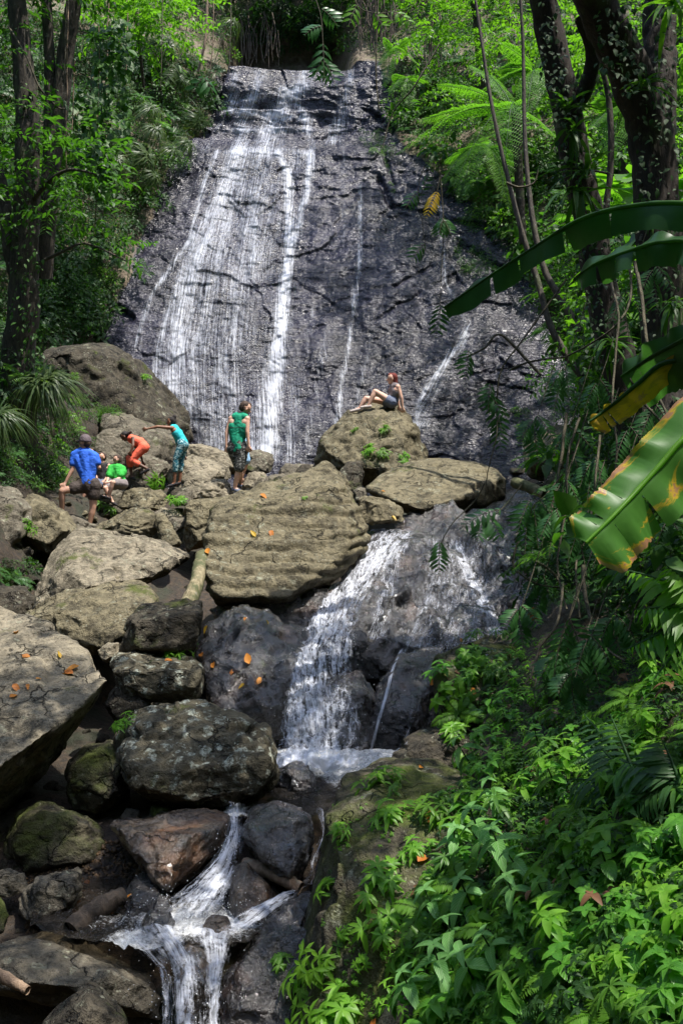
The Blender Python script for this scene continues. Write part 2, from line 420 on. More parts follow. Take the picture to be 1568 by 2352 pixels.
Vc = np.stack([X, Y, Z + CAMZ], 1); Fc = grid_faces(len(xs), len(zs))[:, ::-1]
me = mesh_np('cliff', Vc, Fc, mat=M['cliff'])
dry = sstep(.15, -.5, inside + .35 * fbm(q * 1.2, 3, 55)) + .9 * sstep(15.2, 15.8, Z)
attr(me, 'dry', np.clip(dry, 0, 1))
tag(link('cliff', me), kind='structure')
add_solid(Vc, Fc)

# ---- water running down it
FA = [  # (polyline in the print, width at top, width at foot, strength)
 ([(500, 345), (470, 420), (440, 550), (385, 625), (345, 680), (325, 740), (312, 800)], 7, 9, .46),
 ([(505, 430), (470, 500), (435, 580), (400, 680), (370, 790), (350, 880)], 9, 14, .34),
 ([(545, 345), (525, 400), (505, 470), (470, 560), (440, 640), (415, 740), (392, 900)], 22, 30, .50),
 ([(560, 350), (545, 430), (520, 520), (490, 640), (455, 800), (430, 980)], 22, 40, .34),
 ([(600, 345), (590, 450), (570, 560), (545, 700), (520, 850), (505, 1040)], 34, 50, .34),
 ([(640, 350), (662, 400), (664, 500), (662, 580), (655, 660), (645, 760), (632, 900), (615, 1060)], 10, 20, .62),
 ([(655, 650), (640, 780), (620, 900), (590, 1060)], 16, 42, .45),
 ([(715, 340), (708, 420), (690, 500), (668, 580), (658, 640)], 9, 10, .52),
 ([(700, 345), (640, 420), (600, 560), (590, 640)], 30, 50, .22),
 ([(829, 420), (827, 560), (820, 660), (806, 760), (785, 880), (770, 985)], 6, 9, .50),
 ([(790, 330), (788, 420), (790, 560)], 5, 7, .30),
 ([(855, 760), (835, 850), (815, 935)], 5, 6, .28),
 ([(750, 760), (730, 880), (700, 1070)], 9, 16, .30),
 ([(720, 700), (690, 860), (665, 1060)], 12, 20, .26),
 ([(1010, 470), (1016, 560), (1022, 650)], 7, 10, .52),
 ([(1022, 650), (1040, 700), (1075, 740), (1060, 790), (1010, 850), (970, 910), (950, 985)], 14, 16, .52),
 ([(1075, 740), (1050, 800), (1000, 880), (960, 990)], 20, 34, .30),
 ([(540, 165), (535, 220), (520, 270), (470, 345)], 14, 20, .42),
 ([(600, 160), (590, 200), (560, 270), (545, 345)], 18, 26, .42),
 ([(700, 160), (690, 200), (640, 250), (610, 345)], 26, 40, .48),
 ([(810, 140), (800, 200), (785, 260), (760, 330)], 8, 22, .42),
 ([(650, 200), (700, 260), (715, 340)], 18, 10, .40),
]
def falls_density(px, py):
    d = np.zeros_like(px)
    for pts, w0, w1, st in FA:
        yy = [p[1] for p in pts]; xx = [p[0] for p in pts]
        c = np.interp(py, yy, xx) + 5 * fbm(np.stack([py / 38.0, 0 * py + pts[0][0], 0 * py], 1), 3, 17); wd = np.interp(py, [yy[0], yy[-1]], [w0, w1])
        g = np.exp(-((px - c) / wd) ** 2) * sstep(yy[0] - 14, yy[0] + 6, py) * (1 - sstep(yy[-1] - 4, yy[-1] + 14, py))
        g = g * (.72 + .5 * vnoise(np.stack([px / 22.0, py / 30.0, 0 * py], 1), 19)); d = np.maximum(d, st * g) + .35 * np.minimum(d, st * g)
    # spread sheet of thin runs
    L = np.interp(py, [340, 600, 800, 1000], [455, 350, 305, 360]); R = np.interp(py, [340, 600, 800, 1000], [740, 700, 690, 700])
    d = .92 * d + .24 * sstep(L - 10, L + 25, px) * (1 - sstep(R - 30, R + 20, px)) * sstep(335, 360, py)
    # white on the ledges
    led = .30 * np.exp(-((py - 268 - .10 * (px - 640)) / 9) ** 2) + .26 * np.exp(-((py - 300) / 7) ** 2) + .26 * np.exp(-((py - 348 - .02 * (px - 600) + 4 * np.sin(px / 17)) / 9) ** 2) + .2 * np.exp(-((py - 215 + .2 * (px - 640)) / 14) ** 2)
    d = d + led * sstep(485, 530, px) * (1 - sstep(700, 735, px)) + .35 * led * sstep(735, 750, px) * (1 - sstep(800, 860, px))
    d = d + .16 * sstep(150, 165, py) * (1 - sstep(330, 350, py)) * sstep(515, 540, px) * (1 - sstep(800, 860, px))
    d = d + .14 * sstep(690, 720, px) * (1 - sstep(880, 940, px)) * sstep(345, 380, py)   # film over the middle rock
    d = d + .12 * sstep(940, 980, px) * (1 - sstep(1180, 1280, px)) * sstep(700, 800, py)
    return d
sel_x = (xs > -9.5) & (xs < 6.5); sel_z = (zs > .2) & (zs < 15.6)
ix = np.where(sel_x)[0]; iz = np.where(sel_z)[0]
idx = (ix[:, None] * len(zs) + iz[None, :]).ravel()
Xw = X[idx]; Zw = Z[idx]
# smoothed copy of the rock surface
Yg = Y[idx].reshape(len(ix), len(iz)).copy()
for _ in range(3):
    Yg[1:-1, 1:-1] = (Yg[1:-1, 1:-1] * 2 + Yg[:-2, 1:-1] + Yg[2:, 1:-1] + Yg[1:-1, :-2] + Yg[1:-1, 2:]) / 6
Yg = np.minimum(Yg, Y[idx].reshape(Yg.shape) - .012)
Yw = Yg.ravel()
pxw = 784 + Xw / Yw * FPX; pyw = 1176 - Zw / Yw * FPX
dens = falls_density(pxw, pyw)
Lp = np.interp(pyw, [150, 260, 340, 600, 800, 1000], [530, 490, 440, 335, 290, 290]); Rp = np.interp(pyw, [150, 330, 600, 1000], [870, 900, 950, 1000])
uu = (pxw - Lp) / (Rp - Lp) * 5.5
right = sstep(930, 960, pxw) * sstep(400, 450, pyw)
uu = uu * (1 - right) + right * ((pxw - np.interp(pyw, [470, 650, 740, 985], [1010, 1022, 1072, 950])) / 80.0 + 9)
vv = np.hypot(Zw, Yw)
bulge = .05 * np.clip(dens - .3, 0, 1) * (1 + vnoise(np.stack([uu * 6, Zw * 2, 0 * Zw], 1), 5))
Yw = Yw - .02 - bulge
Vw = np.stack([Xw, Yw, Zw + CAMZ], 1); Fw = grid_faces(len(ix), len(iz))[:, ::-1]
keep = (dens[Fw].max(1) > .06); Fw = Fw[keep]
used = np.unique(Fw); rm = np.full(len(Vw), -1); rm[used] = np.arange(len(used)); Fw = rm[Fw]
me = mesh_np('waterfall', Vw[used], Fw, mat=M['falls'])
attr(me, 'dens', np.clip(dens[used], 0, 1.2)); attr(me, 'flowuv', np.stack([uu[used], -Zw[used] + .3 * 0, 0 * uu[used]], 1), 'FLOAT_VECTOR')
tag(link('waterfall', me), kind='structure')
print('cliff faces', len(Fc), 'water', len(Fw))
# ------------------------------------------------------------------ patches of sloping ground, from control grids
def catmull(Pm, n):
    """Pm (k,3..): n samples along the first axis"""
    k = len(Pm); t = np.linspace(0, k - 1 - 1e-6, n); i = t.astype(int); f = (t - i).reshape(-1, *([1] * (Pm.ndim - 1)))
    p0 = Pm[np.maximum(i - 1, 0)]; p1 = Pm[i]; p2 = Pm[np.minimum(i + 1, k - 1)]; p3 = Pm[np.minimum(i + 2, k - 1)]
    return .5 * (2 * p1 + (p2 - p0) * f + (2 * p0 - 5 * p1 + 4 * p2 - p3) * f ** 2 + (3 * p1 - p0 - 3 * p2 + p3) * f ** 3)
def patch(name, rows, nu, nv, mat, amp=.12, freq=1.5, seed=0, kind='structure', label=None, cat=None, solid=True):
    A = np.array([[tuple(P(*c)) for c in r] for r in rows])
    A = catmull(A, nu); A = np.swapaxes(catmull(np.swapaxes(A, 0, 1), nv), 0, 1)
    V = A.reshape(-1, 3)
    du = np.gradient(A, axis=0); dv = np.gradient(A, axis=1); N = np.cross(du, dv).reshape(-1, 3)
    N /= np.linalg.norm(N, axis=1)[:, None] + 1e-9
    if N[:, 1].mean() > 0: N = -N
    V = V + N * (amp * fbm(V * freq, 4, seed) + amp * .4 * ridged(V * freq * 3, 3, seed + 5))[:, None]
    F = grid_faces(nu, nv)
    me = mesh_np(name, V, F, mat=mat)
    o = tag(link(name, me), label, cat, kind=kind)
    if solid: add_solid(V, F)
    return o
BANK = [
 [(1180, 1500, 9.6), (1330, 1400, 9), (1450, 1380, 8.2), (1600, 1350, 7.2), (1850, 1300, 6)],
 [(1110, 1660, 8.2), (1250, 1600, 7.5), (1400, 1560, 6.8), (1600, 1500, 6), (1900, 1450, 5.2)],
 [(1040, 1880, 6.9), (1180, 1840, 6.2), (1380, 1790, 5.5), (1600, 1750, 4.8), (1950, 1700, 4.2)],
 [(960, 2150, 6.0), (1120, 2110, 5.4), (1330, 2060, 4.7), (1600, 2020, 4.1), (2000, 1980, 3.6)],
 [(860, 2430, 5.2), (1070, 2400, 4.7), (1300, 2380, 4.1), (1600, 2350, 3.5), (2050, 2300, 3.0)],
 [(760, 2800, 4.6), (1000, 2800, 4.1), (1300, 2800, 3.5), (1600, 2800, 2.8), (2100, 2700, 2.4)]]
patch('bank', BANK, 90, 90, M['soil'], .10, 2.0, 3)
SLOPE = [
 [(1240, 700, 24), (1330, 560, 23), (1480, 480, 21), (1750, 420, 18), (2300, 400, 16)],
 [(1330, 900, 21), (1380, 820, 18.5), (1480, 760, 16), (1750, 720, 13), (2300, 700, 11)],
 [(1300, 1100, 18), (1370, 1030, 16), (1480, 980, 13.5), (1750, 930, 11.5), (2300, 900, 9)],
 [(1262, 1230, 14.5), (1345, 1190, 13), (1480, 1140, 11.5), (1750, 1080, 10), (2300, 1050, 8)],
 [(1275, 1350, 12.0), (1360, 1310, 11.2), (1480, 1260, 10), (1750, 1200, 8.5), (2300, 1150, 7)],
 [(1230, 1530, 9.5), (1350, 1430, 8.9), (1480, 1380, 8.0), (1800, 1320, 6.3), (2300, 1280, 5)]]
patch('slope', SLOPE, 80, 80, M['soil'], .2, 1.2, 13)
LEFTB = [
 [(-500, 700, 17), (-200, 780, 19), (0, 820, 20.5), (100, 860, 22), (215, 900, 24)],
 [(-500, 900, 14), (-200, 930, 16), (0, 940, 18.4), (110, 950, 20), (225, 960, 22)],
 [(-500, 1000, 12), (-200, 1020, 14), (0, 1040, 16.8), (120, 1065, 19), (235, 1080, 20.6)],
 [(-500, 1150, 10), (-200, 1160, 12), (0, 1150, 15.6), (120, 1180, 17.4), (250, 1200, 18.5)],
 [(-500, 1450, 8), (-200, 1500, 10), (0, 1400, 13), (120, 1400, 14.5), (260, 1330, 16.5)]]
patch('hillside', LEFTB, 60, 60, M['soil'], .2, 1.2, 23)

# ------------------------------------------------------------------ boulders
def remeshed(points, voxel):
    bm = bmesh.new()
    for p in points: bm.verts.new(p)
    r = bmesh.ops.convex_hull(bm, input=bm.verts)
    bmesh.ops.delete(bm, geom=[g for g in r['geom_interior'] if isinstance(g, bmesh.types.BMVert)], context='VERTS')
    me = bpy.data.meshes.new('t'); bm.to_mesh(me); bm.free()
    return voxelise(me, voxel)
def voxelise(me, voxel):
    o = bpy.data.objects.new('t', me); COL.objects.link(o)
    md = o.modifiers.new('r', 'REMESH'); md.mode = 'VOXEL'; md.voxel_size = voxel; md.adaptivity = 0
    dg = bpy.context.evaluated_depsgraph_get(); ev = o.evaluated_get(dg); m2 = ev.to_mesh()
    n = len(m2.vertices); V = np.empty(n * 3, np.float32); m2.vertices.foreach_get('co', V); V = V.reshape(-1, 3).astype(float)
    npoly = len(m2.polygons); lt = np.empty(npoly, np.int32); m2.polygons.foreach_get('loop_total', lt)
    li = np.empty(len(m2.loops), np.int32); m2.loops.foreach_get('vertex_index', li)
    if (lt == 4).all(): F = li.reshape(-1, 4)
    else:
        st = np.concatenate([[0], np.cumsum(lt)[:-1]])
        F = np.stack([li[st], li[st + 1], li[st + 2], li[np.where(lt == 4, st + 3, st + 2)]], 1)
    ev.to_mesh_clear(); bpy.data.objects.remove(o); bpy.data.meshes.remove(me)
    return V, F
def edges_of(F):
    E = np.concatenate([F[:, [i, (i + 1) % F.shape[1]]] for i in range(F.shape[1])]); return E
def smooth(V, F, it, k=.5):
    E = edges_of(F); cnt = np.bincount(E[:, 0], minlength=len(V))[:, None] + np.bincount(E[:, 1], minlength=len(V))[:, None]
    cnt = np.maximum(cnt, 1)
    for _ in range(it):
        A = np.zeros_like(V)
        for c in range(3):
            A[:, c] = np.bincount(E[:, 0], V[E[:, 1], c], len(V)) + np.bincount(E[:, 1], V[E[:, 0], c], len(V))
        V = V + k * (A / cnt - V)
    return V
def normals(V, F):
    a = V[F[:, 2]] - V[F[:, 0]]; b = V[F[:, 3 if F.shape[1] == 4 else 1]] - V[F[:, 1 if F.shape[1] == 4 else 0]]
    n = np.cross(a, b); N = np.zeros_like(V)
    for c in range(3):
        for k in range(F.shape[1]): N[:, c] += np.bincount(F[:, k], n[:, c], len(V))
    return N / (np.linalg.norm(N, axis=1)[:, None] + 1e-9)
seedc = [100]
BOULD = {}
def boulder(label, outline, d, front=None, thick=None, mat='rock_grey', voxel=None, rough=1.0, clip=5, rnd_it=2, strata=None, lump=0.0,
            name='boulder', cat='boulder', group=None, lean=.25, key=None, crack=1.0, chip=.8):
    """outline: corners seen from the path (with own distance as 3rd value), front: ridge corners nearer to us"""
    seedc[0] += 7; sd = seedc[0]; R = random.Random(sd)
    pts = [(p[0], p[1], d + (p[2] if len(p) > 2 else 0)) for p in outline]
    cx = sum(p[0] for p in pts) / len(pts); cy = sum(p[1] for p in pts) / len(pts)
    h = (max(p[1] for p in pts) - min(p[1] for p in pts)) / FPX * d; wd = (max(p[0] for p in pts) - min(p[0] for p in pts)) / FPX * d
    size = math.sqrt(h * wd)
    th = thick if thick is not None else .55 * min(h, wd) + .2 * size
    W = [P(*p) for p in pts]
    if front is None:
        front = []
        for p in pts:
            k = R.uniform(.55, .80)
            yy = cy + (p[1] - cy) * k
            tilt = (cy - yy) / max(1, (max(q_[1] for q_ in pts) - cy)) * lean * size     # upper part leans away
            front.append((cx + (p[0] - cx) * k, yy, -th * .42 * R.uniform(.8, 1.15) + tilt))
    for f in front: W.append(P(f[0], f[1], d + f[2]))
    for p in pts:
        k = R.uniform(.7, .95)
        W.append(P(cx + (p[0] - cx) * k, cy + (p[1] - cy) * k * .95, p[2] + th * R.uniform(.6, .9)))
    vx = (voxel or max(.02, min(size / 55, .05 + size * .004))) * .92
    V, F = remeshed(W, vx)
    c0 = V.mean(0)
    RS = np.random.default_rng(sd)
    for k in range(clip * 2 if clip > 1 else clip):                                   # flat broken faces
        n = RS.normal(size=3); n[1] = -abs(n[1]) * 1.2; n[2] = abs(n[2]) * .6 if RS.random() < .6 else n[2]; n /= np.linalg.norm(n)
        s = (V - c0) @ n; lim = s.max() * RS.uniform(.78, .95)
        V = V - n * np.maximum(0, s - lim)[:, None] * .95
    V = smooth(V, F, max(1, rnd_it - 1))
    N = normals(V, F)
    a = size * .045 * rough
    off = RS.uniform(0, 50, 3)
    q = (V + off)
    grit = fbm(q * 7, 3, sd + 21)
    D = a * fbm(q * (1.6 / size), 3, sd) * 1.2 + a * .30 * fbm(q * (9 / size), 3, sd + 1) + min(a * .35, .03) * ridged(q * 6, 3, sd + 2) - min(a * .35, .03) * .5
    if crack:
        F1, F2, ID = worley((q + .15 * size * np.stack([fbm(q * 2 / size, 2, 1), fbm(q * 2 / size, 2, 2), fbm(q * 2 / size, 2, 3)], 1)) * (2.1 / size) * np.array([1, 1, 1.6]), sd)
        D += crack * a * .6 * (ID - .5) - crack * a * .45 * np.exp(-((F2 - F1) / .035) ** 2)
    if lump: 
        D += lump * ridged(q * np.array([3.2, 3.2, 1.5]), 2, sd + 3) + lump * .35 * fbm(q * 11, 2, sd + 4)
    if strata:
        dirv = np.array(strata[0], float); dirv /= np.linalg.norm(dirv)
        s = q @ dirv * strata[1] + .6 * fbm(q * .9, 3, sd + 8) + .34 * fbm(q * 4, 3, sd + 9)
        fr = s - np.floor(s); band = vnoise(np.stack([np.floor(s), 0 * s, 0 * s], 1), sd)
        D += strata[2] * (sstep(0, .35, fr) - sstep(.75, 1, fr)) * (.4 + band) * sstep(-.25, .15, fbm(q * np.array([1.3, 1.3, 4]), 3, sd + 11) + .14)
        D += strata[2] * .5 * (band - .5)
    fw = .2 * size * np.stack([fbm(q * 2 / size, 3, 31), fbm(q * 2 / size, 3, 32), fbm(q * 2 / size, 3, 33)], 1)
    D += chip * rough * (size * .10 * facets((q + fw) * (2.2 / size) * np.array([1, 1, 1.5]), sd + 41) + size * .035 * facets((q + fw * .5) * (6.5 / size) * np.array([1, 1, 1.6]), sd + 45))
    D += min(.018, size * .014) * (rough ** .5) * (grit - .9 * sstep(.12, .4, fbm(q * 4.5, 3, sd + 22)))
    V = smooth(V + N * D[:, None], F, 1, .4)
    base = Vector((V[:, 0].mean(), V[:, 1].mean(), V[:, 2].min()))
    add_solid(V, F)
    me = mesh_np(name, V - np.array(base), F, mat=M[mat])
    o = link(name, me, loc=base); tag(o, label, cat, group)
    if key: BOULD[key] = o
    return o
exec_rocks = [
# ---- the big ones in front
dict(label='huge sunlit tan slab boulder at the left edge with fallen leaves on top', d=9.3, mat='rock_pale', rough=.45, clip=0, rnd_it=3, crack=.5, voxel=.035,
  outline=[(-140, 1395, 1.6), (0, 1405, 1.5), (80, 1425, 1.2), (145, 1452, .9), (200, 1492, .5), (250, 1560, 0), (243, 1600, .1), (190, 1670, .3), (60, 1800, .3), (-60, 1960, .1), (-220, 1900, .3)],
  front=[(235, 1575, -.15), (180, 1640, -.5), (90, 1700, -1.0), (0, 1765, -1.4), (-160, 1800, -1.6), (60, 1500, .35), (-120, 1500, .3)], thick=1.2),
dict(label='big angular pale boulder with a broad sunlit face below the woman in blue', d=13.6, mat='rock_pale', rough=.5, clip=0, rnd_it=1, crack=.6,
  outline=[(75, 1400, -.2), (85, 1345, 0), (128, 1262, .4), (178, 1214, .8), (232, 1218, 1.2), (320, 1240, 1.2), (380, 1246, 1.0), (432, 1278, .6), (400, 1305, .2), (340, 1336, -.4), (240, 1352, -.6), (120, 1400, -.6)],
  front=[(152, 1275, -.1), (160, 1320, -.6), (205, 1348, -.95), (345, 1325, -.5), (425, 1279, .1)], thick=1.4),
dict(label='speckled tan boulder wedged under the broad sunlit one', d=12.2, mat='rock_tan', rough=.55, clip=1, rnd_it=2, crack=.5,
  outline=[(55, 1412, 0), (130, 1362, .4), (178, 1350, .6), (250, 1345, .7), (305, 1327, .8), (340, 1335, .7), (363, 1372, .4), (352, 1430, 0), (300, 1490, -.3), (200, 1500, -.3), (100, 1450, -.2)],
  front=[(110, 1420, -.35), (190, 1372, .0), (340, 1372, .1), (330, 1420, -.35), (240, 1480, -.6)], thick=1.2),
dict(label='massive banded sandstone boulder with eroded horizontal layers beside the cascade', d=13.3, mat='rock_tan', rough=.35, clip=0, rnd_it=2, crack=.2, voxel=.028,
  chip=.4, strata=((.04, -.10, 1), 7.6, .055),
  outline=[(462, 1300, 0), (484, 1168, .6), (530, 1138, .9), (625, 1120, 1.2), (690, 1088, 1.5), (748, 1064, 1.6), (792, 1090, 1.5), (806, 1165, 1.1), (836, 1205, .8), (842, 1258, .6), (800, 1298, .2), (740, 1345, 0), (670, 1392, -.1), (500, 1392, -.1), (480, 1350, -.1)],
  front=[(470, 1300, -.6), (492, 1180, .2), (600, 1150, .5), (760, 1120, .7), (805, 1200, .35), (790, 1270, -.2), (660, 1375, -.9), (500, 1370, -1.0)], thick=1.8, key='banded'),
dict(label='dark block with a mossy shaded front, standing on the flat lichened stone', d=11.0, mat='rock_dark_shaded', rough=.6, clip=2, rnd_it=1,
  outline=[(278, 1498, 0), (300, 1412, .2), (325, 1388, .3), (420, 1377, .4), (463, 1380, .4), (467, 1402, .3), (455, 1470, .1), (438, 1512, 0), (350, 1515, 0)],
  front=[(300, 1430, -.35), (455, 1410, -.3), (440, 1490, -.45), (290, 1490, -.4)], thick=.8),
dict(label='flat lichened stone stacked under the dark block', d=10.4, mat='rock_lichen', rough=.7, clip=2, rnd_it=2,
  outline=[(250, 1535, 0), (265, 1500, .3), (300, 1494, .4), (440, 1510, .4), (470, 1532, .2), (466, 1570, 0), (455, 1610, -.1), (330, 1620, -.1), (270, 1580, 0)],
  front=[(258, 1545, -.3), (300, 1512, -.1), (460, 1545, -.35), (440, 1562, -.55), (290, 1582, -.45)], thick=.8),
dict(label='small pale stone squeezed between the big left slab and the dark block', d=10.9, mat='rock_pale', rough=.8,
  outline=[(222, 1492, 0), (250, 1476, .1), (277, 1474, .1), (275, 1505, 0), (245, 1525, 0), (230, 1512, 0)]),
dict(label='shadowed stone below the flat lichened stone', d=10.2, mat='rock_dark_shaded', rough=.7,
  outline=[(232, 1580, 0), (260, 1572, .1), (345, 1600, 0), (352, 1640, 0), (270, 1668, -.1), (238, 1630, 0)]),
dict(label='large rounded boulder blotched with white lichen beside the pool', d=8.9, mat='rock_lichen', rough=.75, clip=1, rnd_it=5, voxel=.024,
  outline=[(264, 1750, 0), (268, 1690, .2), (300, 1640, .3), (365, 1614, .4), (460, 1618, .45), (560, 1638, .4), (612, 1668, .3), (632, 1718, .2), (636, 1780, 0), (600, 1832, -.1), (550, 1856, -.1), (430, 1862, -.1), (340, 1845, -.1), (285, 1810, 0)],
  front=[(285, 1740, -.45), (330, 1665, -.15), (450, 1640, -.1), (570, 1660, -.1), (610, 1720, -.4), (590, 1800, -.65), (440, 1835, -.7), (310, 1800, -.6)], thick=1.3, key='lichen'),
dict(label='leaning greenish boulder to the left of the white-lichened one', d=9.1, mat='rock_moss', rough=.6, rnd_it=4, clip=2,
  outline=[(143, 1825, 0), (160, 1755, .1), (192, 1708, .2), (260, 1695, .3), (300, 1740, .3), (285, 1830, 0), (232, 1868, -.1), (170, 1862, -.1)]),
dict(label='brown grey boulder with a mossy top in the shade at the left', d=8.4, mat='rock_moss', rough=.7, rnd_it=4, clip=3,
  outline=[(8, 1965, 0), (28, 1872, .2), (90, 1838, .4), (170, 1858, .4), (245, 1905, .2), (240, 1945, 0), (195, 1985, -.2), (60, 2000, -.2)]),
dict(label='wedge shaped wet grey rock pointing at the small chute', d=7.9, mat='rock_wetbrown', rough=.6, clip=1, rnd_it=1,
  outline=[(250, 1898, .2), (270, 1882, .3), (420, 1882, .4), (480, 1858, .5), (530, 1880, .3), (520, 1935, .1), (455, 1975, -.1), (392, 2052, -.3), (355, 2040, -.3), (300, 1960, -.1)],
  front=[(270, 1900, -.1), (430, 1920, -.35), (510, 1895, 0), (380, 2030, -.6), (350, 2005, -.55)], thick=.7),
dict(label='squarish dark wet rock standing between the two thin streams', d=7.8, mat='rock_wet', rough=.5, clip=1, rnd_it=3,
  outline=[(553, 1910, 0), (578, 1852, .2), (640, 1832, .3), (716, 1868, .3), (722, 1930, .2), (690, 2030, 0), (650, 2045, -.1), (590, 1985, -.1)],
  front=[(570, 1900, -.3), (600, 1862, -.1), (700, 1880, -.15), (710, 1930, -.3), (665, 2020, -.45), (600, 1960, -.4)], thick=.7),
dict(label='small black wet rock at the foot of the cascade', d=9.2, mat='rock_wet', rough=.9, lump=.015, rnd_it=2,
  outline=[(628, 1795, 0), (640, 1760, .1), (692, 1742, .2), (720, 1775, .2), (738, 1830, 0), (660, 1842, -.1)]),
dict(label='grey layered rock at the left near the gravel pool', d=7.5, mat='rock_grey', rough=.8, strata=((.5, 0, .9), 16, .02),
  outline=[(38, 2090, 0), (60, 2045, .1), (120, 2010, .2), (190, 1995, .3), (194, 2040, .1), (160, 2095, -.1), (80, 2115, -.1)]),
dict(label='small grey stone at the left edge beside the layered rock', d=7.7, mat='rock_grey',
  outline=[(-30, 2010, 0), (10, 1995, .1), (60, 2003, .1), (66, 2045, 0), (20, 2065, -.1), (-20, 2055, 0)]),
dict(label='mossy stone cut by the left edge above the long bottom boulder', d=7.2, mat='rock_moss',
  outline=[(-60, 2080, 0), (0, 2055, .1), (18, 2100, 0), (10, 2140, -.1), (-40, 2160, -.1)]),
dict(label='black wet stone beside the white splash', d=7.4, mat='rock_wet', rough=.8,
  outline=[(268, 2110, 0), (290, 2050, .1), (330, 1998, .2), (392, 2062, .1), (385, 2112, -.1), (310, 2150, -.2)]),
dict(label='long boulder at the bottom left with a pale sunlit end', d=6.9, mat='rock_grey', rough=.55, rnd_it=3, clip=1,
  outline=[(-80, 2230, .1), (0, 2165, .3), (45, 2148, .4), (110, 2140, .4), (170, 2150, .4), (260, 2190, .2), (350, 2235, .1), (380, 2290, 0), (372, 2340, -.2), (200, 2300, -.3), (90, 2300, -.3), (-60, 2280, -.2)],
  front=[(0, 2205, -.2), (110, 2190, -.1), (250, 2240, -.3), (350, 2290, -.35), (100, 2260, -.5)], thick=.9),
dict(label='pointed dark grey rock at the bottom edge', d=5.9, mat='rock_dark_shaded', rough=.6, clip=2, rnd_it=1,
  outline=[(85, 2370, 0), (150, 2300, .1), (207, 2252, .2), (255, 2292, .1), (292, 2345, 0), (310, 2440, 0), (80, 2450, 0)],
  front=[(120, 2375, -.2), (200, 2280, -.05), (240, 2340, -.3), (250, 2430, -.4)], thick=.6),
dict(label='dark slab on the right side of the lowest chute', d=6.7, mat='rock_wet', rough=.7, rnd_it=3, clip=2, lump=.012,
  outline=[(515, 2460, 0), (508, 2290, 0), (560, 2180, .2), (640, 2102, .4), (700, 2048, .6), (735, 2080, .6), (745, 2250, .3), (720, 2460, 0)],
  front=[(530, 2300, -.25), (600, 2190, -.1), (700, 2100, .2), (700, 2300, -.2), (620, 2440, -.4)], thick=.9),
dict(label='wet stone in the middle of the splash below the thin stream', d=7.4, mat='rock_wetbrown', rough=.8,
  outline=[(512, 2105, 0), (530, 1990, .2), (560, 1975, .2), (612, 2015, .2), (645, 2055, .1), (600, 2110, 0), (560, 2150, -.1)]),
dict(label='brown wet stone splitting the lowest chute', d=6.6, mat='rock_wetbrown', rough=.8, rnd_it=3,
  outline=[(405, 2210, .2), (430, 2165, .3), (485, 2185, .3), (500, 2290, 0), (480, 2420, -.1), (400, 2420, -.1)]),
dict(label='great mossy boulder overgrown with herbs at the bottom right', d=6.2, mat='rock_moss', rough=.4, rnd_it=5, clip=0, voxel=.028,
  outline=[(735, 1960, .5), (742, 1860, .8), (790, 1772, 1.3), (870, 1732, 1.6), (1000, 1752, 1.7), (1160, 1800, 1.2), (1300, 1980, .2), (1320, 2500, -1), (640, 2560, 0), (690, 2300, .2), (728, 2110, .4)],
  front=[(760, 1960, .15), (800, 1830, .7), (900, 1790, .9), (1050, 1850, .4), (1150, 2050, -.4), (1100, 2400, -1.1), (850, 2200, -.2), (740, 2250, 0), (700, 2480, -.5)], thick=1.6, key='mossy'),
dict(label='low grey rock with a wet hollow behind the great mossy boulder', d=8.3, mat='rock_dark_shaded', rough=.7, rnd_it=4,
  outline=[(862, 1760, 0), (900, 1722, .2), (965, 1678, .5), (1040, 1658, .6), (1125, 1690, .5), (1160, 1780, 0), (1050, 1800, -.1), (920, 1790, -.1)]),
dict(label='mossy block topped with herbs to the right of the cascade', d=9.1, mat='rock_moss', rough=.6, rnd_it=3, clip=2,
  outline=[(996, 1560, 0), (1003, 1512, .2), (1060, 1482, .4), (1150, 1452, .7), (1260, 1436, .8), (1340, 1500, .4), (1320, 1700, -.4), (1130, 1700, -.3), (1015, 1650, -.1)],
  front=[(1010, 1565, -.3), (1020, 1525, -.1), (1150, 1480, .2), (1290, 1540, -.3), (1250, 1680, -.9), (1030, 1635, -.35)], thick=1.2),
dict(label='lumpy wet boulder with orange leaves to the left of the cascade', d=11.2, mat='rock_wet', rough=.7, rnd_it=3, clip=0, lump=.10, voxel=.026,
  outline=[(452, 1500, .2), (500, 1450, .4), (520, 1420, .5), (562, 1408, .6), (612, 1415, .6), (690, 1452, .5), (712, 1520, .3), (680, 1620, -.1), (640, 1700, -.3), (520, 1690, -.3), (455, 1640, -.1)],
  front=[(470, 1530, -.2), (540, 1450, 0), (610, 1450, 0), (670, 1530, -.2), (620, 1640, -.8), (500, 1630, -.6)], thick=1.3, key='lumpy'),
dict(label='wide wet rock ledge that the upper stream slides over', d=13.8, mat='rock_wet', rough=.38, rnd_it=2, clip=0, lump=.11, voxel=.030, crack=1.2, chip=1.6, name='rock_ledge', cat='rock ledge',
  outline=[(740, 1470, -.9), (770, 1380, -.4), (815, 1290, .4), (838, 1212, 1.6), (1000, 1204, 2.0), (1120, 1185, 2.2), (1250, 1160, 2.2), (1300, 1345, .6), (1285, 1430, -.2), (1130, 1510, -.9), (1000, 1560, -1.1), (900, 1580, -1.1), (800, 1570, -1.0)],
  front=[(850, 1268, .5), (1060, 1262, .5), (1240, 1250, .6), (1000, 1350, -.25), (1240, 1370, -.1), (830, 1400, -.5), (920, 1540, -1.25), (1110, 1470, -1.1), (1240, 1430, -.5)], thick=1.6, key='ledge'),
dict(label='tall black wet rock under the ledge between two falls', d=11.5, mat='rock_wet', rough=.6, rnd_it=2, clip=2, lump=.03,
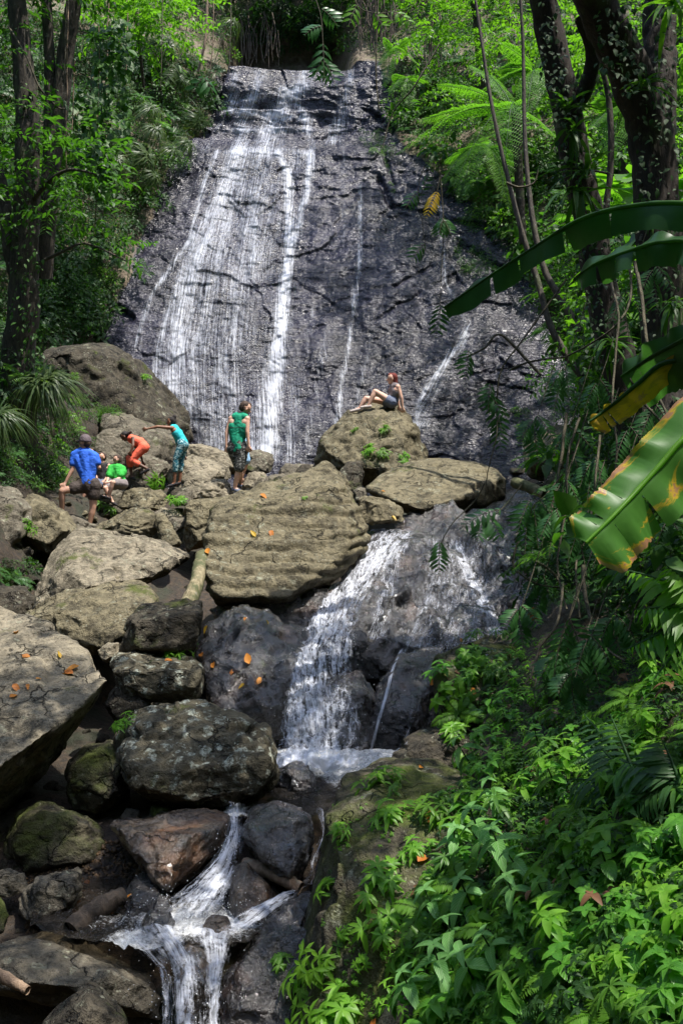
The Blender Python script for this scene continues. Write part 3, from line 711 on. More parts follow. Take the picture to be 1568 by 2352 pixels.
  outline=[(868, 1570, .2), (915, 1500, .6), (1010, 1490, .8), (1040, 1560, .6), (1015, 1650, 0), (975, 1700, -.2), (880, 1750, -.4), (838, 1720, -.3)],
  front=[(885, 1580, -.1), (930, 1530, .1), (1000, 1540, .2), (960, 1680, -.55), (870, 1720, -.6)], thick=1.0),
dict(label='dark wet rock standing inside the foot of the cascade', d=11.3, mat='rock_wet', rough=.7, rnd_it=3, clip=1, lump=.03,
  outline=[(690, 1620, 0), (740, 1560, .4), (830, 1540, .6), (862, 1600, .3), (850, 1740, -.2), (700, 1745, -.3)]),
dict(label='dark rock added to fill the shaded gap under the banded boulder', d=12.9, mat='rock_wet', rough=.8, rnd_it=3, clip=1, lump=.03,  # added dark body, stands in for the black shade of the gap
  outline=[(478, 1400, .3), (560, 1380, .4), (690, 1372, .4), (760, 1340, .6), (780, 1370, .2), (740, 1450, 0), (640, 1470, -.1), (520, 1440, 0)]),
dict(label='flat wet rock shelf behind the right end of the tilted flat boulder', d=16.6, mat='rock_wet', rough=.5, rnd_it=3, clip=0, lump=.03,
  outline=[(930, 1205, -.6), (1060, 1190, -.4), (1170, 1140, .6), (1260, 1105, 1.0), (1285, 1150, .4), (1260, 1215, -.8), (1100, 1240, -1.2)], thick=1.0),
dict(label='low black wet stone in the left part of the white splash', d=7.05, mat='rock_wet', rough=.8, rnd_it=3,
  outline=[(318, 2120, 0), (345, 2086, .1), (392, 2092, .1), (405, 2124, 0), (370, 2146, -.1), (330, 2144, -.1)], thick=.2),
dict(label='smooth wet stone parting the two white streams above the lowest chute', d=7.0, mat='rock_wetbrown', rough=.8, rnd_it=3,
  outline=[(462, 2128, 0), (486, 2098, .1), (528, 2104, .1), (538, 2140, 0), (505, 2166, -.1), (470, 2160, -.1)], thick=.2),
# ---- middle distance
dict(label='smooth flat-topped boulder lying tilted below the seated redhead, sunlit on top', d=16.2, mat='rock_tan', rough=.4, clip=0, rnd_it=3, crack=.3, voxel=.034,
  outline=[(838, 1120, .2), (870, 1093, .6), (940, 1060, 1.2), (1005, 1050, 1.5), (1080, 1058, 1.6), (1140, 1075, 1.4), (1164, 1102, 1.0), (1158, 1145, .4), (1120, 1160, 0), (1010, 1200, -.5), (940, 1185, -.4), (890, 1155, -.2), (845, 1132, 0)],
  front=[(850, 1122, -.1), (930, 1158, -.8), (960, 1170, -.85), (1060, 1140, -.5), (1150, 1098, .35), (1000, 1072, .8)], thick=1.6, key='flat'),
dict(label='small cracked stone at the left end of the flat tilted boulder', d=15.0, mat='rock_tan', rough=.8,
  outline=[(810, 1165, 0), (828, 1138, .2), (872, 1140, .3), (925, 1165, .2), (932, 1196, 0), (855, 1207, -.1), (825, 1196, -.1)]),
dict(label='tall blocky boulder with small green plants on which the redhead sits', d=20.3, mat='rock_tan', rough=.75, clip=1, rnd_it=2, voxel=.045,
  outline=[(728, 1060, 0), (735, 1010, .2), (762, 984, .4), (805, 942, .6), (850, 934, .7), (900, 932, .7), (932, 940, .7), (957, 985, .5), (976, 1052, .3), (960, 1110, 0), (870, 1130, -.2), (760, 1090, -.1)],
  front=[(745, 1035, -.5), (812, 958, -.1), (905, 948, -.1), (925, 1000, -.5), (925, 1090, -.9), (800, 1070, -.9)], thick=1.7, key='perch'),
dict(label='upright block between the banded boulder and the redhead\'s boulder', d=18.2, mat='rock_dark_shaded', rough=.7, clip=2, rnd_it=1,
  outline=[(775, 1085, 0), (795, 1060, .2), (832, 1056, .3), (836, 1100, .1), (825, 1145, -.1), (790, 1140, -.1)]),
dict(label='low stone behind the right shoulder of the banded boulder', d=16.8, mat='rock_grey', rough=.8,
  outline=[(806, 1130, 0), (822, 1118, .1), (842, 1122, .1), (846, 1142, 0), (815, 1158, -.1), (803, 1150, 0)]),
dict(label='enormous dark boulder leaning on the cliff at the left of the falls', d=23.2, mat='rock_dark_shaded', rough=.5, clip=2, rnd_it=2, voxel=.06,
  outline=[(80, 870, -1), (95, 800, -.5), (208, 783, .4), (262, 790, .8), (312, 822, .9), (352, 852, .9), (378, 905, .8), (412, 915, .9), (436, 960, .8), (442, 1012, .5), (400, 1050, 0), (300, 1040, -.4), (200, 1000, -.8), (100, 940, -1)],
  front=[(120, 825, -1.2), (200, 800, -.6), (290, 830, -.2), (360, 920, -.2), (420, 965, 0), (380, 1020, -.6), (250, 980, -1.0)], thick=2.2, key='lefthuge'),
dict(label='rounded grey rock wall right behind the girl in coral', d=21.6, mat='rock_grey', rough=.6, clip=2, voxel=.05,
  outline=[(215, 1010, -.4), (235, 950, 0), (300, 948, .3), (380, 985, .5), (425, 1010, .4), (415, 1080, 0), (300, 1110, -.4), (225, 1090, -.4)]),
dict(label='grey boulder behind the seated boy, with plants above it', d=20.6, mat='rock_grey', rough=.7, clip=3,
  outline=[(200, 1070, -.2), (222, 1000, 0), (250, 978, .2), (290, 985, .3), (300, 1040, .1), (285, 1110, -.2), (210, 1130, -.3)]),
dict(label='boulder whose shaded face shows behind the legs of the girl in coral', d=20.0, mat='rock_grey', rough=.7, clip=3,
  outline=[(286, 1085, 0), (300, 1052, .1), (345, 1040, .2), (382, 1058, .2), (390, 1095, 0), (350, 1125, -.2), (295, 1120, -.1)]),
dict(label='long smooth boulder sloping down behind the man in green', d=20.6, mat='rock_pale', rough=.5, clip=2,
  outline=[(425, 1020, .2), (460, 1018, .4), (540, 1042, .5), (562, 1072, .3), (520, 1100, 0), (450, 1075, -.1), (428, 1050, 0)]),
dict(label='angular boulder with a dark left face beside the turquoise-leggings girl', d=19.6, mat='rock_pale', rough=.5, clip=2, rnd_it=1,
  outline=[(382, 1085, 0), (400, 1055, .2), (440, 1042, .4), (490, 1055, .4), (530, 1075, .3), (535, 1098, .1), (480, 1130, -.2), (445, 1150, -.3), (390, 1125, -.2)],
  front=[(412, 1072, -.3), (440, 1135, -.8), (500, 1085, -.3), (450, 1055, 0)], thick=1.1),
dict(label='low boulder right of the man in green, at the foot of the falls', d=21.3, mat='rock_grey', rough=.7, clip=3,
  outline=[(540, 1062, 0), (560, 1038, .2), (600, 1032, .3), (634, 1056, .2), (622, 1085, 0), (570, 1095, -.2)]),
dict(label='pale angular stone beside the man\'s shoes', d=18.6, mat='rock_pale', rough=.8, clip=4, rnd_it=1,
  outline=[(552, 1120, 0), (570, 1085, .1), (605, 1080, .2), (625, 1110, .1), (600, 1140, -.1), (565, 1140, -.1)]),
dict(label='stone with a pointed ridge just above the banded boulder', d=18.2, mat='rock_grey', rough=.8, clip=4, rnd_it=1,
  outline=[(592, 1125, 0), (612, 1092, .1), (650, 1085, .2), (690, 1108, .1), (670, 1130, -.1), (610, 1140, -.1)]),
dict(label='flat pale stone at the foot of the falls', d=21.0, mat='rock_grey', rough=.7,
  outline=[(630, 1085, 0), (655, 1065, .2), (700, 1075, .2), (735, 1068, .2), (745, 1090, 0), (690, 1110, -.1), (640, 1105, -.1)]),
dict(label='small dark wedge stone at the foot of the falls', d=20.2, mat='rock_dark_shaded', rough=.7,
  outline=[(672, 1095, 0), (690, 1068, .1), (712, 1064, .1), (722, 1085, 0), (700, 1105, -.1)]),
dict(label='overhanging slab the man in green walks on', d=17.6, mat='rock_tan', rough=.6, clip=1, rnd_it=1,
  outline=[(418, 1245, -.3), (426, 1165, -.1), (436, 1146, .2), (500, 1141, .5), (560, 1136, .8), (612, 1132, .9), (600, 1160, .3), (540, 1200, -.1), (470, 1262, -.4), (430, 1270, -.4)],
  front=[(432, 1172, -.6), (500, 1155, -.4), (590, 1142, 0), (470, 1230, -.8)], thick=1.3, key='manslab'),
dict(label='rough pale block on the slab just left of the man\'s shoes', d=18.5, mat='rock_pale', rough=1.0, clip=4, rnd_it=1,
  outline=[(434, 1148, 0), (450, 1120, .1), (480, 1104, .2), (518, 1100, .2), (538, 1112, .2), (540, 1142, 0), (490, 1155, -.1)]),
dict(label='pitted rock right behind the fern tuft below the boy', d=18.6, mat='rock_tan', rough=1.1, clip=3,
  outline=[(272, 1165, 0), (280, 1128, .1), (330, 1120, .2), (375, 1128, .2), (392, 1150, .1), (380, 1172, -.1), (310, 1180, -.1)]),
dict(label='small pointed stone at the feet of the girl in turquoise', d=18.3, mat='rock_grey', rough=.8, clip=3, rnd_it=1,
  outline=[(398, 1150, 0), (408, 1130, .1), (432, 1117, .1), (448, 1138, .1), (438, 1162, -.1), (405, 1165, -.1)]),
dict(label='low flat stone carrying the girl in turquoise', d=19.2, mat='rock_dark_shaded', rough=.6, clip=3,
  outline=[(376, 1138, 0), (392, 1116, .2), (428, 1112, .3), (442, 1128, .1), (420, 1146, -.1), (388, 1150, -.1)]),
dict(label='shaded stone carrying the girl in coral', d=19.6, mat='rock_dark_shaded', rough=.7, clip=3,
  outline=[(292, 1130, 0), (302, 1102, .2), (338, 1098, .3), (362, 1110, .2), (352, 1135, -.1), (310, 1142, -.1)]),
dict(label='stone with a sharp lit crest in front of the pitted rock', d=17.0, mat='rock_tan', rough=.8, clip=3, rnd_it=1,
  outline=[(213, 1218, 0), (262, 1190, .2), (300, 1166, .4), (342, 1156, .4), (360, 1180, .3), (366, 1232, 0), (335, 1246, -.2), (255, 1236, -.2)],
  front=[(235, 1220, -.4), (300, 1185, -.2), (350, 1185, -.2), (345, 1232, -.6)], thick=.9),
dict(label='slim upright stone right of the sharp crested one', d=16.6, mat='rock_tan', rough=.7, clip=2, rnd_it=1,
  outline=[(358, 1182, 0), (374, 1174, .1), (398, 1212, .1), (418, 1250, 0), (405, 1262, -.1), (368, 1254, -.1)]),
dict(label='flat stones\' topmost piece between the crested stone and the man\'s slab', d=17.8, mat='rock_grey', rough=.7, clip=3,
  outline=[(378, 1200, 0), (392, 1188, .1), (425, 1188, .1), (430, 1208, 0), (400, 1225, -.1)]),
dict(label='low sunlit stone above the flat topmost piece', d=18.2, mat='rock_pale', rough=.7, clip=3,
  outline=[(352, 1182, 0), (370, 1166, .1), (420, 1168, .2), (428, 1184, 0), (385, 1196, -.1)]),
dict(label='rounded stone under the red sandals of the woman in blue', d=17.4, mat='rock_grey', rough=.6, clip=2,
  outline=[(120, 1200, 0), (128, 1186, .2), (160, 1180, .3), (200, 1192, .3), (238, 1212, .2), (232, 1235, -.1), (160, 1240, -.2)], key='bluefoot'),
dict(label='cracked outcrop with small ferns in its seams at the left', d=15.6, mat='rock_tan', rough=.8, clip=3, voxel=.035,
  outline=[(28, 1170, 0), (60, 1132, .4), (110, 1142, .5), (160, 1180, .4), (182, 1215, .2), (118, 1274, -.4), (70, 1262, -.3), (40, 1220, -.1)]),
dict(label='dark weathered outcrop cut by the left edge of the view', d=15.2, mat='rock_grey', rough=.7, clip=2, voxel=.035,
  outline=[(-100, 1180, -.4), (-20, 1120, .2), (40, 1122, .4), (74, 1170, .2), (66, 1225, -.2), (20, 1262, -.5), (-100, 1290, -.8)]),
dict(label='dark stone with pale crust near the left edge below the ferns', d=12.4, mat='rock_dark_shaded', rough=.8, clip=3,
  outline=[(-60, 1350, 0), (0, 1343, .2), (60, 1348, .3), (78, 1372, .1), (70, 1410, -.2), (0, 1425, -.3), (-60, 1420, -.2)]),
dict(label='long stone slab beside the feet of the seated children', d=18.4, mat='rock_tan', rough=.6, clip=2,
  outline=[(150, 1172, 0), (158, 1152, .1), (185, 1165, .2), (230, 1190, .2), (238, 1206, 0), (195, 1200, -.1)]),
dict(label='stone that the seated children rest on', d=19.3, mat='rock_grey', rough=.6, clip=2,
  outline=[(222, 1190, 0), (228, 1135, .2), (262, 1122, .3), (292, 1128, .3), (296, 1165, 0), (262, 1200, -.2)]),
dict(label='brown boulder half hidden by hanging vines at the right', d=17.2, mat='rock_tan', rough=.6, clip=2, voxel=.045,
  outline=[(1200, 1060, 0), (1206, 1010, .3), (1262, 984, .6), (1350, 972, .7), (1420, 1020, .5), (1410, 1095, -.2), (1300, 1115, -.3), (1215, 1096, -.1)]),
dict(label='flat mossy stone below the brown boulder behind the vines', d=15.6, mat='rock_moss', rough=.6, clip=2,
  outline=[(1240, 1130, 0), (1250, 1085, .3), (1340, 1060, .5), (1420, 1080, .3), (1420, 1150, -.3), (1290, 1180, -.3)]),
dict(label='dark rounded stone hidden in the vines beside the wet ledge', d=12.4, mat='rock_dark_shaded', rough=.6, rnd_it=4,
  outline=[(1238, 1300, 0), (1256, 1250, .3), (1310, 1255, .4), (1335, 1320, .1), (1310, 1360, -.2), (1250, 1345, -.2)]),
dict(label='small greenish stone under the white-lichened boulder', d=8.5, mat='rock_moss', rough=.7,
  outline=[(332, 1868, 0), (345, 1848, .1), (390, 1852, .1), (398, 1880, 0), (360, 1896, -.1)]),
dict(label='smaller of two stones under the white-lichened boulder, to the left', d=8.5, mat='rock_dark_shaded', rough=.7,
  outline=[(272, 1880, 0), (290, 1855, .1), (326, 1862, .1), (328, 1888, 0), (295, 1900, -.1)]),
]
for kw in exec_rocks: 
    o_ = kw.pop('outline'); l_ = kw.pop('label'); d_ = kw.pop('d')
    boulder(l_, o_, d_, **kw)
# loose stones lying in the dark gaps
NGROUND = sum(len(f) for v, f in SOLID[:5])
def face_of(px, py):
    d = (P(px, py, 1.0) - CAM).normalized(); r = BV['t'].ray_cast(CAM, d); return r[2] if r[0] is not None else 10 ** 9

kinds = []
for k in range(5):
    R = random.Random(k + 40)
    V, F = remeshed([Vector((R.gauss(0, 1), R.gauss(0, 1), R.gauss(0, .7))).normalized() * R.uniform(.8, 1.1) for _ in range(14)], .11)
    V = smooth(V, F, 2); V = V + normals(V, F) * (.12 * fbm(V * 2.1, 3, k + 60))[:, None]
    kinds.append((V, F))
build_bvh()
for bi, (x0, y0, x1, y1, n, s0, s1, mt) in enumerate(((0, 1830, 60, 2000, 5, .06, .14, 'rock_dark_shaded'), (190, 1960, 380, 2150, 16, .03, .08, 'rock_wetbrown'), (0, 1990, 70, 2150, 8, .03, .07, 'rock_grey'),
        (440, 1250, 480, 1380, 4, .06, .1, 'rock_dark_shaded'), (520, 1060, 740, 1120, 10, .12, .26, 'rock_grey'), (120, 1190, 240, 1260, 6, .08, .2, 'rock_tan'), (360, 1170, 440, 1260, 6, .08, .2, 'rock_grey'),
        (90, 2130, 180, 2220, 4, .05, .1, 'rock_dark_shaded'), (1000, 1650, 1100, 1720, 3, .06, .1, 'rock_dark_shaded'), (960, 1060, 1200, 1160, 6, .1, .25, 'rock_grey'), (0, 1250, 110, 1360, 14, .08, .2, 'rock_dark_shaded'), (100, 1100, 480, 1270, 60, .08, .22, 'rock_tan'), (380, 1180, 480, 1400, 14, .06, .14, 'rock_dark_shaded'), (0, 1640, 280, 1900, 20, .08, .2, 'rock_dark_shaded'), (180, 1480, 480, 1700, 10, .05, .12, 'rock_dark_shaded'), (250, 1850, 560, 2150, 14, .04, .1, 'rock_wet'))):
    for k in range(n):
        px, py = rnd.uniform(x0, x1), rnd.uniform(y0, y1); loc, nor = hit(px, py)
        if loc is None or loc.y > 26 or face_of(px, py) > NGROUND: continue
        kk = rnd.randrange(5); s = rnd.uniform(s0, s1)
        key = ('st', kk, mt)
        if key not in BOULD: BOULD[key] = mesh_np('stone', kinds[kk][0], kinds[kk][1], mat=M[mt])
        o = link('stone', BOULD[key], loc=loc + Vector((0, .3 * s, .1 * s)))
        o.scale = (s * rnd.uniform(.8, 1.5), s, s * rnd.uniform(.6, 1)); o.rotation_euler = (rnd.uniform(-.5, .5), rnd.uniform(-.5, .5), rnd.uniform(0, 6))
        where = ('in the dark gap at the left edge', 'by the gravel pool', 'beside the layered rock at the left edge', 'behind the curved log', 'at the foot of the falls', 'by the sandals of the woman in blue', 'in front of the overhanging slab',
                 'above the long bottom boulder', 'by the wet hollow', 'behind the tilted flat boulder', 'in the ferny hollow at the left', 'among the rocks around the people', 'under the curved log', 'in the shade under the huge left slab', 'round the stacked dark block', 'beside the small chute')[bi]
        bb = max(kinds[kk][0][:, 0].max() * s, .01); sz = 'big' if s > (s0 + s1) / 2 else 'small'
        tag(o, '%s loose stone lying %s' % (sz, where), 'stone', '%s loose stones %s' % (sz, where))
build_bvh()
# ------------------------------------------------------------------ leaves
def leaf_mat(name, dark, light, trans=.35, rough=.42, vein=0.0, vcol=None, spots=None, tcol=None):
    t = NT(name)
    a = t.n('ShaderNodeAttribute', attribute_name='tint'); oi = t.n('ShaderNodeObjectInfo')
    f = t.math('FRACT', t.math('ADD', a.outputs['Fac'], t.math('MULTIPLY', oi.outputs['Random'], .35)))
    c = t.mix(f, dark, light)
    tc = t.n('ShaderNodeTexCoord')
    c = t.mix(t.ramp(t.noise(tc.outputs['Object'], 25, 2), .45, .7, 0, .35), c, tuple(x * .55 for x in dark))
    nor = None
    if vein or spots:
        uv = t.n('ShaderNodeAttribute', attribute_name='luv'); sp = t.n('ShaderNodeSeparateXYZ'); t.put(sp.inputs[0], uv.outputs['Vector'])
        au = t.math('ABSOLUTE', t.math('SUBTRACT', sp.outputs[0], .5))
        mid = t.ramp(au, .0, .035, 1, 0)
        side = t.math('SINE', t.math('MULTIPLY', t.math('SUBTRACT', sp.outputs[1], t.math('MULTIPLY', au, .55)), vein if vein else 60.0))
        sidev = t.ramp(side, .55, 1.0, 0, 1)
    if vein:
        c = t.mix(t.math('MULTIPLY', t.math('MAXIMUM', mid, t.math('MULTIPLY', sidev, .65)), .75), c, vcol or tuple(min(1, x * 2.2 + .03) for x in light))
        nor = t.bump(side, .22, .0025)
    if spots:
        n = t.noise(uv.outputs['Vector'], 3.2, 5, .65, .8)
        n2 = t.math('ADD', n, t.math('MULTIPLY', t.math('SUBTRACT', au, .3), .45))
        yel = t.ramp(n2, spots[0], spots[0] + .06); c = t.mix(yel, c, (0.55, 0.34, 0.02))
        br = t.ramp(n2, spots[1], spots[1] + .015); c = t.mix(br, c, (0.30, 0.15, 0.08))
    p = t.pbsdf(Base_Color=c, Roughness=rough)
    if nor and not name.startswith('banana'): t.put(p.inputs['Normal'], nor)
    p.inputs['Specular IOR Level'].default_value = .32
    tl = t.n('ShaderNodeBsdfTranslucent')
    t.put(tl.inputs[0], t.mix(.75, c, tcol or tuple(min(1, x * y) for x, y in zip(light, (1.9, 2.4, .8)))))
    m = t.n('ShaderNodeMixShader'); m.inputs[0].default_value = trans; t.put(m.inputs[1], p.outputs[0]); t.put(m.inputs[2], tl.outputs[0])
    return t.done(m.outputs[0])
M['leaf_mid'] = leaf_mat('bank_leaf', (0.035, 0.10, 0.016), (0.11, 0.24, 0.03), .38)
M['leaf'] = leaf_mat('green_leaf', (0.014, 0.046, 0.008), (0.06, 0.15, 0.018), .35, .5)
M['leaf_dark'] = leaf_mat('dark_leaf', (0.008, 0.028, 0.007), (0.028, 0.078, 0.014), .28, .6)
M['leaf_bright'] = leaf_mat('bright_leaf', (0.05, 0.13, 0.010), (0.12, 0.25, 0.02), .42)
M['leaf_herb'] = leaf_mat('herb_leaf', (0.07, 0.19, 0.018), (0.18, 0.36, 0.035), .45, .42, vein=0)
M['leaf_vein'] = leaf_mat('veined_leaf', (0.07, 0.21, 0.045), (0.14, 0.33, 0.075), .35, .42, vein=70.0, vcol=(0.38, 0.56, 0.28))
M['leaf_gloss'] = leaf_mat('glossy_leaf', (0.035, 0.13, 0.015), (0.10, 0.27, 0.025), .35, .34, vein=55.0, vcol=(0.12, 0.28, 0.05))
M['leaf_spray'] = leaf_mat('spray_leaf', (0.02, 0.07, 0.02), (0.05, 0.14, 0.035), .22, .36)
M['grass'] = leaf_mat('grass_blade', (0.025, 0.055, 0.016), (0.10, 0.14, 0.045), .3, .45)
M['fern'] = leaf_mat('fern_green', (0.05, 0.13, 0.012), (0.12, 0.26, 0.025), .45)
M['fern_dark'] = leaf_mat('fern_dark', (0.025, 0.075, 0.02), (0.055, 0.13, 0.035), .35)
M['banana'] = leaf_mat('banana_leaf', (0.022, 0.065, 0.020), (0.035, 0.10, 0.026), .42, .36, vein=330.0, vcol=(0.042, 0.10, 0.033))
M['banana_old'] = leaf_mat('banana_leaf_yellowing', (0.045, 0.14, 0.022), (0.065, 0.18, 0.028), .42, .42, vein=300.0, vcol=(0.06, 0.165, 0.023), spots=(.53, .58))
M['banana_dead'] = leaf_mat('banana_leaf_dying', (0.22, 0.20, 0.02), (0.34, 0.22, 0.03), .4, .5, vein=200.0, vcol=(0.30, 0.16, 0.05), spots=(.40, .56))
M['leaf_fall'] = leaf_mat('fallen_leaf', (0.36, 0.10, 0.018), (0.55, 0.24, 0.03), .2, .6)
M['leaf_brown'] = leaf_mat('dead_leaf', (0.06, 0.03, 0.015), (0.17, 0.08, 0.035), .15, .6)
M['leaf_yellow'] = leaf_mat('yellow_frond', (0.45, 0.25, 0.02), (0.60, 0.38, 0.04), .4)
def wood_mat(name, a, b, moss=.2):
    t = NT(name); v = t.obj(); mp = t.n('ShaderNodeMapping'); t.put(mp.inputs[0], v); mp.inputs[3].default_value = (1, 1, .25)
    n = t.noise(mp.outputs[0], 18, 4, .65, .5); n2 = t.noise(v, 3, 4, .6)
    c = t.mix(t.ramp(n, .35, .65), a, b)
    c = t.mix(t.ramp(n2, .62 - .15 * moss, .72 - .15 * moss, 0, .8), c, (0.05, 0.065, 0.02))
    c = t.mix(t.ramp(t.noise(v, 9, 3, .6), .64, .70, 0, .55), c, (0.22, 0.22, 0.18))
    p = t.pbsdf(Base_Color=c, Roughness=.85, Normal=t.bump(n, .9, .03)); return t.done(p.outputs[0])
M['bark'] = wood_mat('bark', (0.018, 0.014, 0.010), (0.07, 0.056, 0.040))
M['bark_dark'] = wood_mat('dark_bark', (0.010, 0.007, 0.005), (0.035, 0.024, 0.016), .5)  # bark colour darkened to stand for the shade on the trunks
M['twig'] = wood_mat('twig', (0.035, 0.03, 0.017), (0.095, 0.08, 0.045))
M['root'] = wood_mat('root', (0.14, 0.09, 0.055), (0.30, 0.21, 0.14), 0)

WID = {'lance': lambda v: np.sin(np.pi * np.clip(v, 0, 1) ** .8) ** .9, 'ovate': lambda v: np.sin(np.pi * v ** .62) ** .8 * (1 - .15 * v),
       'round': lambda v: np.sin(np.pi * v ** .8) ** .6, 'strap': lambda v: (1 - v ** 3) * (.55 + .45 * np.sin(np.pi * np.clip(v * 1.2, 0, 1))),
       'heart': lambda v: np.sqrt(np.clip(1 - v, 0, 1)) * (.85 + .3 * np.sin(v * 2.4)) * np.clip(v * 12 + .3, 0, 1)}
def leaf_geo(L, W, n=4, shape='lance', fold=.25, droop=.3):
    if n == 1:                                              # smallest leaflet: one bent diamond
        V = np.array([(0, 0, 0), (W * .5, L * .45, W * fold * .5), (0, L, -L * droop * .3), (-W * .5, L * .45, W * fold * .5)], float)
        return V, np.array([(0, 1, 2, 3)]), np.array([(.5, 0, 0), (1, .45, 0), (.5, 1, 0), (0, .45, 0)], float)
    v = np.linspace(0, 1, n + 1); wd = WID[shape](v) * W * .5; wd[-1] = W * .01
    if shape not in ('strap',): wd[0] = max(wd[0], W * .03) if shape != 'heart' else wd[0]
    ang = droop * v; y = np.concatenate([[0], np.cumsum(np.cos((ang[1:] + ang[:-1]) / 2)) * L / n]); z = -np.concatenate([[0], np.cumsum(np.sin((ang[1:] + ang[:-1]) / 2 * 1.6)) * L / n])
    V = np.stack([np.stack([-wd, y, z + wd * fold], 1), np.stack([0 * wd, y, z], 1), np.stack([wd, y, z + wd * fold], 1)], 1).reshape(-1, 3)
    UV = np.stack([np.stack([0 * v, v, 0 * v], 1), np.stack([0 * v + .5, v, 0 * v], 1), np.stack([0 * v + 1, v, 0 * v], 1)], 1).reshape(-1, 3)
    F = []
    for i in range(n):
        for j in range(2): a = i * 3 + j; F.append((a, a + 1, a + 4, a + 3))
    return V, np.array(F), UV
def frame(d, up):
    d = d / (np.linalg.norm(d, axis=1)[:, None] + 1e-9); x = np.cross(d, up); x /= np.linalg.norm(x, axis=1)[:, None] + 1e-9
    z = np.cross(x, d); return np.stack([x, d, z], 2)        # columns
class Leaves:
    def __init__(s): s.V = []; s.F = []; s.T = []; s.U = []; s.n = 0
    def add(s, geo, pos, d, up, sc, tint=None, rs=RNG):
        V, F, U = geo; pos = np.atleast_2d(pos); k = len(pos)
        R = frame(np.broadcast_to(d, (k, 3)).astype(float), np.broadcast_to(up, (k, 3)).astype(float))
        sc = np.broadcast_to(np.asarray(sc, float), (k,))
        W = np.einsum('kij,nj->kni', R, V) * sc[:, None, None] + pos[:, None, :]
        s.V.append(W.reshape(-1, 3)); s.F.append((F[None] + (np.arange(k) * len(V))[:, None, None] + s.n).reshape(-1, F.shape[1]))
        tt = rs.random(k) * .64 if tint is None else np.broadcast_to(tint, (k,))
        s.T.append(np.repeat(tt, len(V))); s.U.append(np.tile(U, (k, 1))); s.n += k * len(V)
    def mesh(s, name, mat):
        V = np.concatenate(s.V); F = np.concatenate(s.F); me = mesh_np(name, V, F, mat=mat)
        attr(me, 'tint', np.concatenate(s.T)); attr(me, 'luv', np.concatenate(s.U), 'FLOAT_VECTOR'); return me
def tube_np(pts, rad, k=7, rough=0.0, sd=0):
    """tapered tube along points"""
    Pn = np.asarray([tuple(p) for p in pts], float); r = np.asarray(rad, float)
    n = len(Pn); T = np.gradient(Pn, axis=0); T /= np.linalg.norm(T, axis=1)[:, None] + 1e-9
    ref = np.array([.13, .97, .21]); V = []
    a = np.linspace(0, 2 * np.pi, k, endpoint=False)
    x = np.cross(T, ref); x /= np.linalg.norm(x, axis=1)[:, None]; y = np.cross(T, x)
    rr = np.repeat(r[:, None], k, 1)
    if rough:
        q = np.stack([np.tile(np.cos(a) * 1.2, (n, 1)), np.tile(np.sin(a) * 1.2, (n, 1)), np.repeat(np.arange(n)[:, None] * .35, k, 1)], 2).reshape(-1, 3)
        rr = rr * (1 + rough * (fbm(q * 2.2, 3, sd) * 1.2 + .5 * ridged(q * np.array([4, 4, .4]), 2, sd + 3)).reshape(n, k))
    V = Pn[:, None] + x[:, None] * (np.cos(a)[None, :, None] * rr[:, :, None]) + y[:, None] * (np.sin(a)[None, :, None] * rr[:, :, None])
    V = V.reshape(-1, 3); F = []
    i = np.arange(n - 1)[:, None] * k; j = np.arange(k)[None]; j2 = (j + 1) % k
    F = np.stack([i + j, i + j2, i + k + j2, i + k + j], 2).reshape(-1, 4)
    return V, F
def path(ctrl, n):
    """smooth path through print points (x, y, d)"""
    A = np.array([tuple(P(*c[:3])) for c in ctrl]); return catmull(A, n)
def join(parts):
    n = 0; V = []; F = []
    for v, f in parts: V.append(v); F.append(f + n); n += len(v)
    return np.concatenate(V), np.concatenate(F)
def tubes_obj(name, specs, mat, parent=None, k=5, loc=None, **kw):
    """specs: (points array, r0, r1)"""
    V, F = join([tube_np(p, np.linspace(r0, r1, len(p)), k, **kw) for p, r0, r1 in specs])
    if loc is not None: V = V - np.array(loc)
    return link(name, mesh_np(name, V, F, mat=M[mat]), parent=parent)

# ---- clumps for the ground cover that nobody could count
def rand_dirs(n, rs, zmin=-.2):
    d = rs.normal(size=(n * 3, 3)); d /= np.linalg.norm(d, axis=1)[:, None]; d = d[d[:, 2] > zmin][:n]; return d
def clump(name, n, R, L, W, mat, shape='lance', seed=0, flat=.6, droop=.5, segs=2, fold=.25):
    rs = np.random.default_rng(seed); lv = Leaves(); d = rand_dirs(n, rs, -.3); n = len(d)
    r = R * rs.uniform(.35, 1.0, n) ** .6; lump = .75 + .5 * vnoise(d * 2.2 + seed, seed)
    pos = d * (r * lump)[:, None] * np.array([1, 1, flat])
    dr = d + rs.normal(size=(n, 3)) * .55; dr[:, 2] -= .25
    up = np.array([0, 0, 1.0]) + rs.normal(size=(n, 3)) * .35
    lv.add(leaf_geo(L, W, segs, shape, fold, droop), pos, dr, up, rs.uniform(.6, 1.25, n), rs=rs)
    return lv.mesh(name, M[mat])
